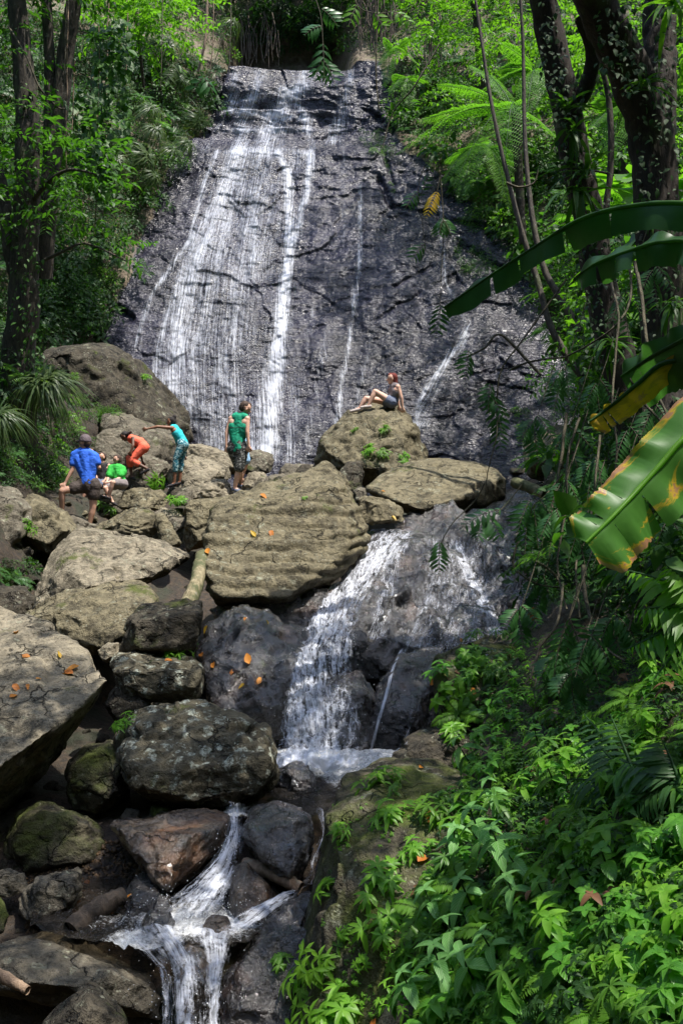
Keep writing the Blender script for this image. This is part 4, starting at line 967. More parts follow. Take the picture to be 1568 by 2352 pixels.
def whorl_clump(name, stems, per, R, L, W, mat, shape='lance', seed=0, segs=3, h=.12):
    """several short stems, each topped with a rosette of leaves"""
    rs = np.random.default_rng(seed); lv = Leaves(); g = leaf_geo(L, W, segs, shape, .3, .7)
    for k in range(stems):
        a = rs.uniform(0, 6.28); r = R * math.sqrt(rs.random()); c = np.array([math.cos(a) * r, math.sin(a) * r, h * rs.uniform(.5, 1.4)])
        out = np.array([math.cos(a), math.sin(a), 0]) * r / R * .6
        for lay in range(2):
            m = per if lay == 0 else per - 2
            aa = rs.uniform(0, 6.28) + np.arange(m) * 2 * np.pi / m + rs.normal(size=m) * .2
            dd = np.stack([np.cos(aa), np.sin(aa), np.full(m, .25 - .35 * lay)], 1) + out
            lv.add(g, np.repeat((c - np.array([0, 0, .035 * lay]))[None], m, 0), dd, np.array([0, 0, 1.0]), rs.uniform(.65, 1.1, m) * (1 if lay == 0 else 1.15), rs=rs)
    return lv.mesh(name, M[mat])
def frond_leaves(lv, pts, wmax, npin, Lw, shape='lance', ups=None, segs=2, rs=RNG, droop=.25, fwd=.35, base=.12):
    """pinnae along a rachis; pts (n,3)"""
    pts = np.asarray(pts, float); n = len(pts); T = np.gradient(pts, axis=0); T /= np.linalg.norm(T, axis=1)[:, None] + 1e-9
    up = np.array([0, 0, 1.0]) if ups is None else np.asarray(ups, float)
    t = np.linspace(base, .985, npin); idx = t * (n - 1); i0 = np.clip(idx.astype(int), 0, n - 2); f = (idx - i0)[:, None]
    p = pts[i0] * (1 - f) + pts[i0 + 1] * f; tt = T[i0]
    side = np.cross(tt, up); side /= np.linalg.norm(side, axis=1)[:, None] + 1e-9; nn = np.cross(side, tt)
    wd = wmax * np.sin(np.pi * np.clip(.12 + t * .86, 0, 1)) ** .75
    g = leaf_geo(1.0, Lw, segs, shape, .15, droop)
    for sgn in (-1, 1):
        d = side * sgn + tt * fwd - nn * .10 + rs.normal(size=(npin, 3)) * .05
        lv.add(g, p, d, nn + rs.normal(size=(npin, 3)) * .08, wd * rs.uniform(.9, 1.08, npin), rs=rs, tint=rs.uniform(.1, .55) + rs.uniform(-.06, .06, npin))
def arc(base, d, length, sag, n=9):
    """arching stem from base along d, falling by sag*length"""
    t = np.linspace(0, 1, n)[:, None]; d = np.asarray(d, float) / np.linalg.norm(d)
    return np.asarray(base, float) + d * t * length + np.array([0, 0, -1.0]) * sag * length * t ** 2
def small_fern(name, fr, L, mat, seed, npin=13, w=.2, sag=.5, lift=.9):
    rs = np.random.default_rng(seed); lv = Leaves()
    for k in range(fr):
        a = k * 6.283 / fr + rs.uniform(-.3, .3); d = np.array([math.cos(a), math.sin(a), lift * rs.uniform(.5, 1.2)])
        frond_leaves(lv, arc((0, 0, 0), d, L * rs.uniform(.7, 1.1), sag), L * w, npin, .30, rs=rs)
    return lv.mesh(name, M[mat])
def tussock(name, n, L, seed, mat='grass', W=.018, sag=1.0, lift=.8, segs=6):
    rs = np.random.default_rng(seed); V = []; lv = Leaves()
    for k in range(n):
        a = rs.uniform(0, 6.283); l = L * rs.uniform(.5, 1.1); s = sag * rs.uniform(.6, 1.3)
        d = np.array([math.cos(a), math.sin(a), lift * rs.uniform(.4, 1.6)]); d /= np.linalg.norm(d)
        p = arc((rs.normal() * .05 * L, rs.normal() * .05 * L, 0), d, l * .75, s, segs + 1)
        side = np.cross(d, (0, 0, 1)); side /= np.linalg.norm(side); w = (W * (1 - np.linspace(0, 1, segs + 1) ** 2) + .001)[:, None] * side * .5
        Vv = np.stack([p - w, p + w], 1).reshape(-1, 3); F = np.array([(2 * i, 2 * i + 1, 2 * i + 3, 2 * i + 2) for i in range(segs)])
        lv.V.append(Vv); lv.F.append(F + lv.n); lv.n += len(Vv); lv.T.append(np.full(len(Vv), rs.random() ** 1.5 * .64)); lv.U.append(np.zeros((len(Vv), 3)))
    return lv.mesh(name, M[mat])
HID = bpy.data.collections.new('clump_sources')          # sources of the stuff, not linked to the scene
def source(coll, me):
    o = bpy.data.objects.new(me.name, me); coll.objects.link(o); return o
def scatter(name, pts, rots, scs, idx, coll):
    """stuff: one object that spreads clumps over its points"""
    n = len(pts); me = bpy.data.meshes.new(name); me.vertices.add(n); me.vertices.foreach_set('co', np.asarray(pts, np.float32).ravel()); me.update()
    attr(me, 'rot', rots, 'FLOAT_VECTOR'); attr(me, 'scl', scs); a = me.attributes.new('pick', 'INT', 'POINT'); a.data.foreach_set('value', np.asarray(idx, np.int32))
    o = link(name, me); ng = bpy.data.node_groups.new(name, 'GeometryNodeTree')
    ng.interface.new_socket('Geometry', in_out='INPUT', socket_type='NodeSocketGeometry'); ng.interface.new_socket('Geometry', in_out='OUTPUT', socket_type='NodeSocketGeometry')
    gi = ng.nodes.new('NodeGroupInput'); go = ng.nodes.new('NodeGroupOutput'); ip = ng.nodes.new('GeometryNodeInstanceOnPoints')
    ci = ng.nodes.new('GeometryNodeCollectionInfo'); ci.inputs['Collection'].default_value = coll; ci.inputs['Separate Children'].default_value = True; ci.inputs['Reset Children'].default_value = True
    def na(nm, ty):
        x = ng.nodes.new('GeometryNodeInputNamedAttribute'); x.data_type = ty; x.inputs[0].default_value = nm; return [s for s in x.outputs if s.enabled and s.name == 'Attribute'][0]
    L = ng.links.new
    L(gi.outputs[0], ip.inputs['Points']); L(ci.outputs[0], ip.inputs['Instance']); ip.inputs['Pick Instance'].default_value = True
    L(na('pick', 'INT'), ip.inputs['Instance Index']); L(na('rot', 'FLOAT_VECTOR'), ip.inputs['Rotation']); L(na('scl', 'FLOAT'), ip.inputs['Scale']); L(ip.outputs[0], go.inputs[0])
    md = o.modifiers.new('spread', 'NODES'); md.node_group = ng
    return tag(o, kind='stuff')
def lean_rot(nor, spin, k=.6):
    n = (Vector(nor) * k + Vector((0, 0, 1 - k))).normalized()
    return tuple((n.to_track_quat('Z', 'Y') @ Euler((0, 0, spin)).to_quaternion()).to_euler())
# clump kinds
def mk_coll(nm, meshes):
    c = bpy.data.collections.new(nm)
    for i, me in enumerate(meshes): me.name = '%02d_%s' % (i, nm); source(c, me)
    return c
WILD = mk_coll('wild_clump', [
  clump('c', 110, .42, .11, .05, 'leaf', 'lance', 1), clump('c', 150, .40, .075, .038, 'leaf', 'ovate', 2), clump('c', 90, .45, .14, .07, 'leaf_dark', 'ovate', 3),
  clump('c', 140, .40, .08, .045, 'leaf_dark', 'round', 4), small_fern('c', 9, .5, 'fern_dark', 5), clump('c', 120, .4, .10, .05, 'leaf_bright', 'lance', 6),
  clump('c', 45, .5, .24, .15, 'leaf', 'ovate', 7, segs=3), small_fern('c', 8, .55, 'fern', 8)])
HERB = mk_coll('herb_clump', [
  whorl_clump('h', 8, 6, .13, .055, .019, 'leaf_herb', 'lance', 11), whorl_clump('h', 9, 5, .15, .045, .020, 'leaf_mid', 'ovate', 12), whorl_clump('h', 4, 5, .10, .085, .045, 'leaf_gloss', 'ovate', 13, segs=4),
  whorl_clump('h', 4, 4, .12, .11, .055, 'leaf_gloss', 'ovate', 14, segs=4), small_fern('h', 6, .24, 'fern', 15, 15, .17), whorl_clump('h', 7, 5, .14, .055, .03, 'leaf_dark', 'ovate', 16), whorl_clump('h', 7, 5, .14, .06, .032, 'leaf_mid', 'ovate', 17),
  small_fern('h', 5, .26, 'fern_dark', 18, 15, .17),
  whorl_clump('h', 2, 6, .08, .15, .065, 'leaf_gloss', 'ovate', 19, segs=6), whorl_clump('h', 3, 7, .08, .17, .030, 'leaf_mid', 'lance', 20, segs=6), small_fern('h', 5, .42, 'fern', 21, 22, .2), whorl_clump('h', 2, 3, .12, .10, .05, 'leaf_brown', 'ovate', 22, segs=5, h=.04),
  whorl_clump('h', 3, 5, .1, .11, .06, 'leaf_herb', 'heart', 23, segs=5)])
def crown_mesh(name, centers, nl, L, W, mat, seed, segs=1, shape='ovate'):
    """centers: (x, y, z, radius); leaves gathered in sprays so the sky shows between them"""
    rs = np.random.default_rng(seed); lv = Leaves(); g = leaf_geo(L, W, max(segs, 2), shape, .2, .4)
    tot = sum(c[3] ** 2 for c in centers)
    for cx, cy, cz, R in centers:
        n = int(nl * R * R / tot); ns = max(3, n // 14)
        d = rand_dirs(ns, rs, -.9); ns = len(d); sp = np.array([cx, cy, cz]) + d * R * (rs.uniform(.2, 1, ns) ** .5)[:, None] * np.array([1, 1, .55])
        k = 14
        base = np.repeat(sp, k, 0); ax = np.repeat(d + rs.normal(size=(ns, 3)) * .5, k, 0); ax[:, 2] -= .3
        ax /= np.linalg.norm(ax, axis=1)[:, None]
        t = np.tile(np.arange(k), ns)[:, None] / k * L * 4
        side = np.cross(ax, [0, 0, 1.0]); side /= np.linalg.norm(side, axis=1)[:, None] + 1e-6
        sg = np.where(np.tile(np.arange(k), ns)[:, None] % 2, 1, -1)
        dr = side * sg + ax * .6 + rs.normal(size=(ns * k, 3)) * .3
        lv.add(g, base + ax * t, dr, np.array([0, 0, 1.0]) + rs.normal(size=(ns * k, 3)) * .3, rs.uniform(.6, 1.2, ns * k), rs=rs)
    return lv.mesh(name, M[mat])
# ------------------------------------------------------------------ wild growth on the gorge walls
def inpoly(x, y, poly):
    c = False; j = len(poly) - 1
    for i in range(len(poly)):
        if (poly[i][1] > y) != (poly[j][1] > y) and x < (poly[j][0] - poly[i][0]) * (y - poly[i][1]) / (poly[j][1] - poly[i][1]) + poly[i][0]: c = not c
        j = i
    return c
def gather(regions):
    pts, rots, scs, idx = [], [], [], []
    for poly, step, weights, (s0, s1), out, lean, hole in regions:
        x0 = min(p[0] for p in poly); x1 = max(p[0] for p in poly); y0 = min(p[1] for p in poly); y1 = max(p[1] for p in poly)
        yy = y0
        while yy < y1:
            xx = x0
            while xx < x1:
                px = xx + rnd.uniform(-.5, .5) * step; py = yy + rnd.uniform(-.5, .5) * step; xx += step
                if not inpoly(px, py, poly): continue
                if hole and vnoise(np.array([[px / 55.0, py / 40.0, 0]]), 91)[0] < hole: continue
                loc, nor = hit(px, py)
                if loc is None: continue
                k = rnd.choices(range(len(weights)), weights)[0]
                s = rnd.uniform(s0, s1)
                pts.append(tuple(loc + nor * rnd.uniform(0, out) + Vector((0, 0, -.05)))); rots.append(lean_rot(nor, rnd.uniform(0, 6.28), lean)); scs.append(s); idx.append(k)
            yy += step
    return pts, rots, scs, idx
LEFTW = [(-500, -500), (560, -500), (540, 0), (530, 140), (500, 165), (478, 270), (415, 345), (345, 480), (285, 560), (255, 640), (232, 740), (240, 790), (90, 790), (80, 860), (0, 1000), (-500, 1000)]
RIGHTW = [(870, 100), (905, 150), (895, 235), (925, 300), (935, 335), (1010, 380), (1075, 455), (1085, 500), (1180, 560), (1225, 640), (1270, 700), (1330, 770), (1375, 860), (1400, 960), (2300, 1000), (2300, -500), (840, -500), (850, 60)]
TOPW = [(540, -500), (900, -500), (900, 60), (880, 125), (800, 130), (700, 110), (560, 75), (530, 60)]
p_, r_, s_, i_ = gather([
  (LEFTW, 21, [4, 4, 5, 6, 2.5, .8, .3, .3], (.45, 1.1), .35, .55, .27),
  (LEFTW, 60, [2, 2, 5, 4, 3, .5, .6, .6], (.8, 1.5), 1.0, .5, 0),
  (RIGHTW, 21, [5, 4, 2, 2, 3, 3.5, 1.5, 3], (.45, 1.1), .4, .5, .1),
  (RIGHTW, 48, [3, 1, 1, 1, 2, 5, 3, 5], (.9, 1.6), 1.6, .4, 0),
  (TOPW, 20, [3, 4, 5, 6, 2, .3, .2, .4], (.5, 1.3), .6, .5, 0),
  ([(870, 330), (900, 340), (905, 440), (885, 440)], 14, [0, 2, 0, 0, 0, 5, 0, 0], (.18, .35), .05, .8, 0),
  ([(1040, 540), (1110, 560), (1150, 620), (1080, 640), (1040, 600)], 14, [2, 4, 0, 2, 2, 0, 0, 1], (.3, .6), .1, .8, 0),
  ([(820, 300), (900, 290), (910, 350), (850, 360)], 13, [2, 4, 0, 2, 2, 1, 0, 1], (.25, .45), .1, .8, 0),
  ([(1060, 480), (1140, 490), (1150, 545), (1050, 520)], 13, [2, 4, 0, 2, 2, 1, 0, 1], (.25, .45), .1, .8, 0),
  ([(1180, 930), (1210, 930), (1220, 1010), (1190, 1020)], 12, [0, 1, 0, 0, 1, 4, 0, 1], (.2, .35), .1, .8, 0),
])
scatter('cliff_foliage', p_, r_, s_, i_, WILD)
SL = [(1290, 690), (1330, 640), (2300, 500), (2300, 1400), (1450, 1420), (1300, 1430), (1285, 1360), (1240, 1290), (1285, 1180), (1300, 1110), (1345, 1000), (1345, 850)]
LB = [(-500, 760), (60, 780), (200, 930), (215, 1000), (160, 1060), (130, 1130), (60, 1120), (-500, 1130)]
p_, r_, s_, i_ = gather([(SL, 30, [2, 2, 3, 3, 3, .6, .3, .4], (.35, .8), .5, .5, .1), (SL, 60, [3, 1, 3, 1, 3, .5, 1, .5], (.6, 1.1), .9, .5, 0),
                         (LB, 22, [3, 4, 2, 3, 3, 2, .3, 1], (.3, .7), .25, .5, 0), ([(100, 780), (250, 690), (255, 600), (180, 590), (90, 620), (80, 790)], 18, [2, 5, 0, 1, 1, 4, 0, 1], (.45, .8), .3, .6, 0),
                         ([(218, 925), (290, 935), (285, 950), (218, 950)], 8, [1, 3, 0, 0, 1, 3, 0, 0], (.18, .3), .05, .6, 0),
                         ([(-50, 1290), (70, 1290), (60, 1350), (-50, 1350)], 18, [1, 1, 1, 2, 4, .3, 0, 1], (.25, .4), .1, .6, 0)])
scatter('bank_foliage', p_, r_, s_, i_, WILD)

# ---- the forest out of view all round, added to cut sky light and reflections
rs = np.random.default_rng(77); fp, fr, fs, fi = [], [], [], []
BIG = mk_coll('far_tree_crown', [crown_mesh('fc%d' % k, [(0, 0, 0, 2.2), (1.4, .5, .6, 1.4), (-1.3, -.4, .3, 1.5)], 900, .55, .28, 'leaf' if k % 2 else 'leaf_dark', 400 + k) for k in range(3)])
for k in range(1500):
    x, y = rs.uniform(-55, 55), rs.uniform(-60, 80)
    if y > -4 and abs(x) < 15 and y < 42: continue
    if y >= 42 and (abs(x) > 40): continue
    if y > -12 and abs(x) < 9 and y < 0: continue
    z = float(ground_z(np.array([x]), np.array([y]))[0]) + CAMZ
    if y > 30: z = max(z, CAMZ + 15 + (y - 40) * .35)
    for h in ((3, 7) if k % 2 else (5, 10)):
        fp.append((x + rs.normal(), y + rs.normal(), z + h + rs.uniform(-1, 1))); fr.append((rs.uniform(-.3, .3), rs.uniform(-.3, .3), rs.uniform(0, 6.28))); fs.append(rs.uniform(.9, 1.7)); fi.append(int(rs.integers(3)))
scatter('sky_block_forest', fp, fr, fs, fi, BIG)

# ---- ground cover of the near bank
BK = [(1010, 1540), (1075, 1480), (1200, 1470), (1300, 1470), (1500, 1430), (2200, 1350), (2400, 3200), (760, 3200), (1000, 2700), (960, 2352), (990, 2200), (980, 2050), (1000, 1960), (1030, 1850), (1100, 1770), (1090, 1700), (1020, 1660)]
p_, r_, s_, i_ = gather([(BK, 27, [3, 4, 2, 1, 2, 4, 4, 2, .3, .5, .5, .5, 1.2], (.4, .85), .06, .6, .15), (BK, 58, [.5, .5, 1, 1, 2, 1, 1, 2, 2, 2, 2, 1.2, 1.6], (.5, .9), .16, .6, .15), ([(760, 1790), (880, 1750), (1010, 1770), (1000, 1960), (980, 2200), (960, 2352), (660, 2352), (720, 2200), (750, 2000)], 28, [6, 4, 0, 0, 1, 1, 1, 1.5, 0, 0, 0, .3, .3], (.18, .42), .01, .7, .58)])
scatter('herb_cover', p_, r_, s_, i_, HERB)

# ---- things: copies of a plant
def plant_from(me, name, label, cat, px, py, s, group=None, off=0.0, lean=.5, rz=None, loc=None):
    if loc is None:
        loc, nor = hit(px, py)
        if loc is None: return None
        loc = loc + nor * off
    else: nor = Vector((0, -1, 0.3)).normalized()
    o = link(name, me, loc=loc); o.scale = (s, s, s); o.rotation_euler = lean_rot(nor, rnd.uniform(0, 6.28) if rz is None else rz, lean)
    return tag(o, label, cat, group)
TU = [tussock('grass_tussock', 90, .8, 21 + k, W=.022, sag=1.5) for k in range(3)]
for px, py, s, lb in ((352, 130, 1.5, 'hanging grass tussock uppermost on the left wall of the gorge'), (372, 190, 1.2, 'hanging grass tussock beside the bare brown rock'),
      (412, 265, 1.3, 'pale grass tussock nearest the top of the falls'), (395, 290, 1.0, 'narrow drooping grass tussock at the edge of the wet rock'), (310, 300, 1.1, 'grass tussock left of the bare brown rock'),
      (325, 350, 1.1, 'grass tussock above the dry mossy knob'), (285, 375, 1.4, 'broad silver green grass tussock left of the mossy knob'), (245, 400, 1.2, 'grass tussock over the leafy bush'),
      (355, 395, 1.1, 'grass tussock against the wet black rock'), (385, 360, 1.0, 'short grass tussock in the ferns beside the falls'), (300, 430, .9, 'thin grass tussock on the mossy knob'),
      (500, 95, 1.1, 'grass tussock beside the brown hanging root'), (260, 205, .9, 'lone grass tuft in the dark recess of the wall')):
    plant_from(TU[rnd.randrange(3)], 'grass_tussock', lb, 'grass tussock', px, py, s * 1.25, 'grass tussocks on the gorge wall', .95, .75)
big = tussock('grass_tussock', 260, 1.15, 31, W=.03, sag=1.25, lift=1.2, segs=8)
plant_from(big, 'grass_tussock', 'big fountain of long drooping grass left of the dark boulder', 'grass tussock', 95, 900, 1.25, None, .1, .5, loc=P(105, 880, 17.6))
plant_from(big, 'grass_tussock', 'long leaved grass cut by the left edge above the seated group', 'grass tussock', -10, 1010, .9, None, .1, .5, loc=P(0, 960, 16.2))
# small herbs and ferns that stand out on the rocks
HC = [whorl_clump('h', 8, 6, .22, .15, .04, 'leaf_herb', 'lance', 61), whorl_clump('h', 7, 6, .2, .13, .035, 'leaf_bright', 'lance', 62)]
for px, py, s, lb in ((128, 1085, 1.3, 'bright narrow leaved bush left of the woman in blue'), (245, 1172, 1.0, 'light green leafy tuft below the seated children'), (352, 1108, 1.0, 'green tuft below the girl in coral'),
      (410, 1152, .7, 'small tuft in front of the flat stone of the turquoise girl'), (876, 990, .7, 'small plant high on the seat boulder of the redhead'), (845, 1040, .8, 'plant low on the left of the redhead\'s boulder'),
      (885, 1048, .7, 'plant in the middle of the redhead\'s boulder'), (925, 1055, .6, 'lowest plant at the right of the redhead\'s boulder'), (812, 990, .4, 'tiny plant at the left shoulder of the redhead\'s boulder'), (328, 870, .8, 'lone tuft on the enormous dark boulder'),
      (60, 1215, .7, 'herb growing in the crack of the left outcrop'), (66, 1255, .5, 'herb under the crack of the left outcrop'), (170, 870, .6, 'small plant in the shade on the dark boulder'), (700, 1145, .15, 'minute sprout on top of the banded boulder')):
    plant_from(HC[rnd.randrange(2)], 'leafy_herb', lb, 'herb', px, py, s, 'herbs among the boulders', .0, .6)
lf = small_fern('fern', 8, .4, 'fern_dark', 71, 16, .2)
for px, py, s, lb in ((25, 1330, 1.1, 'feathery fern in the dark hollow at the left edge'), (-15, 1310, 1.0, 'fern cut by the left edge above the crusted stone'), (20, 1045, 1.4, 'fern below the long leaved grass')):
    plant_from(lf, 'fern', lb, 'fern', px, py, s, None, .02, .5)
for px, py, s, lb in ((410, 1505, .55, 'tiny green plant between the dark block and the flat stone'), (443, 1500, .4, 'second tiny plant at the corner of the dark block'), (290, 1668, .5, 'seedling at the top left of the lichen boulder')):
    plant_from(HC[0], 'leafy_herb', lb, 'herb', px, py, s, 'tiny plants in the joints of the stones', 0, .5)

# ------------------------------------------------------------------ herbs on the great mossy boulder
HB = [whorl_clump('h', 7, 6, .10, .085, .024, 'leaf_herb', 'lance', 81, h=.05), whorl_clump('h', 5, 6, .08, .075, .022, 'leaf_herb', 'lance', 82, h=.05), whorl_clump('h', 9, 5, .12, .075, .022, 'leaf_bright', 'lance', 83, h=.06)]
for px, py, s, k, lb in ((870, 1810, 1.3, 2, 'yellow green herb cushion highest on the great mossy boulder'), (905, 1880, 1.2, 0, 'herb clump just under the yellow green cushion'), (795, 1920, .9, 1, 'small herb at the left shoulder of the mossy boulder'),
      (1020, 1870, 1.2, 2, 'herb clump beside the big orange leaf'), (960, 1960, .9, 0, 'sparse herb in the middle of the mossy boulder'), (870, 2030, 1.3, 0, 'drooping herb clump halfway down the mossy boulder'),
      (755, 2060, 1.0, 1, 'herb on the left rim of the mossy boulder beside the thin stream'), (880, 2130, 1.2, 0, 'dark green herb clump under the drooping one'), (800, 2135, .6, 1, 'tiny herb on bare moss'),
      (745, 2200, 1.2, 2, 'herb tuft at the lower left rim'), (830, 2220, .6, 1, 'sprig in the middle of the lower face'), (945, 2230, 1.1, 0, 'herb tuft below the orange leaf stalk'),
      (700, 2270, 1.5, 0, 'spreading herb mat at the bottom left of the mossy boulder'), (650, 2225, .8, 1, 'outermost sprig hanging over the wet slab'), (800, 2330, 1.5, 0, 'herb clump at the bottom edge'),
      (735, 2330, 1.4, 2, 'bright herb clump near the bottom edge'), (1060, 1560, 1.3, 1, 'herb on the lit corner of the mossy block'), (1085, 1520, 1.2, 0, 'herb on top of the mossy block'), (1030, 1640, 1.0, 1, 'herb at the foot of the mossy block'),
      (1130, 1540, 1.2, 2, 'herb among the orange leaves on the mossy block'), (1045, 1755, 1.2, 1, 'herb between the grey rock and the mossy block'), (1050, 1700, 1.3, 1, 'hanging herb below the mossy block'), (990, 2290, 1.0, 1, 'herb at the foot of the boulder beside the veined plants')):
    plant_from(HB[k], 'leafy_herb', lb, 'herb', px, py, s * 1.0, 'herbs on the great mossy boulder', .01, .75)
fm = small_fern('fern', 4, .28, 'fern', 91, 16, .2, .7, .3)
for px, py, s, lb in ((935, 2090, 1.0, 'fern frond spreading over the middle of the mossy boulder'), (960, 2140, .9, 'drooping fern with a dull back on the mossy boulder'), (1075, 1770, 1.0, 'lime green fern at the top of the bank'),
      (1270, 1780, 1.2, 'small fern under the long wavy leaves'), (1350, 1850, 1.1, 'light fern among the strap ferns'), (1400, 1960, 1.3, 'dark fern hanging over the hollow'), (1490, 2180, 1.3, 'blue green fern near the right edge'), (1500, 2330, 1.2, 'fern at the bottom right corner'), (1260, 2010, 1.0, 'fern between the veined plants')):
    plant_from(fm, 'fern', lb, 'fern', px, py, s, 'ferns on the bank', .04, .7)

# ------------------------------------------------------------------ large leaved herbs: every leaf a part
LG = {}
def leaf_mesh(key, L, W, n, shape, fold, droop, mat, tint):
    kk = (key, tint)
    if kk not in LG:
        lv = Leaves(); lv.add(leaf_geo(L, W, n, shape, fold, droop), np.zeros((1, 3)), np.array([[0, 1.0, 0]]), np.array([[0, 0, 1.0]]), 1.0, tint=tint); LG[kk] = lv.mesh('leaf', M[mat])
    return LG[kk]
def big_herb(label, px, py, s, kind='veined', tiers=3, h=.16, group=None, name='veined_herb'):
    loc, nor = hit(px, py)
    if loc is None: return
    tip = loc + (nor * .75 + Vector((0, 0, .5))) * h * s
    root = empty(name, loc); tag(root, label, 'plant', group)
    st = np.array([tuple(loc * (1 - t) + tip * t + nor * .02 * math.sin(t * 3)) for t in np.linspace(0, 1, 6)]) - np.array(loc)
    so = link('stem', mesh_np('stem', *tube_np(st, np.linspace(.006, .003, 6) * s, 5), mat=M['leaf_dark']), parent=root)
    ax = (tip - loc).normalized()
    spec = {'veined': ('v', .15, .062, 7, 'ovate', .28, .75, 'leaf_vein'), 'round': ('r', .10, .062, 6, 'round', .2, .5, 'leaf_gloss'), 'narrow': ('n', .13, .036, 6, 'lance', .25, .8, 'leaf_herb')}[kind]
    x = ax.orthogonal().normalized(); y = ax.cross(x)
    for tr in range(tiers):
        at = tip * (1 - tr * .26) + loc * (tr * .26) - loc
        m = 4 if tr == 0 else rnd.choice((3, 4)); a0 = rnd.uniform(0, 6.28)
        for k in range(m):
            a = a0 + k * 6.283 / m + rnd.uniform(-.25, .25)
            d = (x * math.cos(a) + y * math.sin(a)) + ax * (.45 - .3 * tr); d.z -= .1 + .1 * tr
            d.normalize(); z = (ax - d * ax.dot(d)).normalized(); xx = d.cross(z)
            lo = link('leaf', leaf_mesh(*spec, tint=rnd.choice((.1, .3, .5))), parent=root)
            ls = s * (.55 if tr == 0 else 1.0) * rnd.uniform(.75, 1.15)
            R = Matrix((xx, d, z)).transposed(); lo.matrix_local = Matrix.Translation(at) @ R.to_4x4() @ Matrix.Scale(ls, 4)
g_ = 'veined leaf plants on the bank'
for px, py, s, lb in ((1134, 1985, 1.25, 'largest pale veined plant in the middle of the bank'), (1045, 1990, 1.0, 'pale veined plant left of the largest one'), (1091, 1770, 1.0, 'pale veined plant highest beside the mossy boulder'),
      (1180, 2010, 1.1, 'pale veined plant right of the largest one'), (1030, 2145, 1.05, 'pale veined plant with spreading star of leaves near the mossy boulder'), (1110, 2130, 1.1, 'long leaved veined plant under the largest one'),
      (1230, 2035, .9, 'veined plant with a red stalk'), (1213, 2130, 1.0, 'veined plant with downward leaves'), (1034, 2300, 1.1, 'bottom veined plant beside the mossy boulder'), (1121, 2310, 1.15, 'veined star shaped plant at the bottom edge'),
      (1180, 2250, 1.0, 'veined plant between the two bottom ones'), (1150, 1880, .9, 'veined plant above the largest one'), (975, 2330, .9, 'veined plant at the bottom left corner of the bank'), (1070, 2230, 1.0, 'veined plant in the gap of the lower row')):
    big_herb(lb, px, py, s * 1.18, 'veined', group=g_, h=.20)
g_ = 'broad leaved herbs on the bank'
for px, py, s, lb in ((1221, 1862, 1.1, 'herb with a star of toothed leaves'), (1300, 1846, 1.2, 'lime green four leaved herb in the centre of the bank'), (1313, 1975, 1.0, 'herb with lit leaf tips under the strap fern'),
      (1280, 2100, 1.1, 'round leaved herb right of the veined plants'), (1350, 2080, 1.1, 'glossy round leaved herb below the hollow'), (1420, 2050, 1.2, 'glossy herb right of the hollow'), (1376, 2110, 1.0, 'herb with one yellowed leaf'),
      (1300, 2190, 1.3, 'broad herb with the largest round leaves'), (1380, 2200, 1.1, 'broad herb above the fallen yellow leaf'), (1450, 2150, 1.0, 'round leaved herb near the dry stalk'), (1330, 2290, 1.2, 'round leaved herb at the bottom edge'),
      (1420, 2290, 1.0, 'herb between the bottom ferns'), (1180, 1680, 1.0, 'fresh herb on the upper bank'), (1130, 1640, .9, 'small herb over the mossy block'), (1240, 1730, 1.0, 'three leaved herb under the hanging sprays'),
      (1190, 1580, 1.1, 'upright long leaf herb under the vines'), (1330, 1740, 1.0, 'oval leaved herb in the upper bank'), (1250, 2250, 1.1, 'herb in shadow beside the bottom star plant'), (1520, 2080, 1.0, 'herb at the right end of the hollow'),
      (1160, 1770, .9, 'narrow herb at the upper left of the bank'), (1500, 2250, 1.0, 'small herb beside the blue green fern')):
    big_herb(lb, px, py, s, rnd.choice(('round', 'round', 'narrow')), group=g_, name='broad_leaved_herb')
# ------------------------------------------------------------------ trees
def tree(label, trunks, crowns, mat='bark', leafm='leaf_dark', nl=5000, L=.13, W=.06, limbs=(), seed=0, group=None, name='tree', rough=.16, shape='ovate'):
    base = Vector(tuple(path(trunks[0][0], 4)[0]))
    root = empty(name, base); tag(root, label, 'tree', group)
    n = 0; V = []; F = []
    specs = []
    for ctrl, r0, r1 in trunks:
        p = path(ctrl, 60); specs.append(tube_np(p, np.linspace(r0, r1, 60), 20, rough, seed + len(specs)))
    Vt, Ft = join(specs); link('trunk', mesh_np('trunk', Vt - np.array(base), Ft, mat=M[mat]), parent=root)
    if limbs:
        for ctrl, r0, r1 in limbs:
            p = path(ctrl, 24) ; Vt, Ft = tube_np(p, np.linspace(r0, r1, 24), 8, .1, seed)
            link('branch', mesh_np('branch', Vt - np.array(base), Ft, mat=M[mat]), parent=root)
    if crowns:
        me = crown_mesh('crown', crowns, nl, L, W, leafm, seed + 5, shape=shape); 
        o = link('crown', me, parent=root); o.matrix_parent_inverse = Matrix.Translation(-base); tag(o, kind='stuff')
    return root
def rel(px, py, d, R):
    p = P(px, py, d); return (p.x, p.y, p.z, R)
Z0 = CAMZ
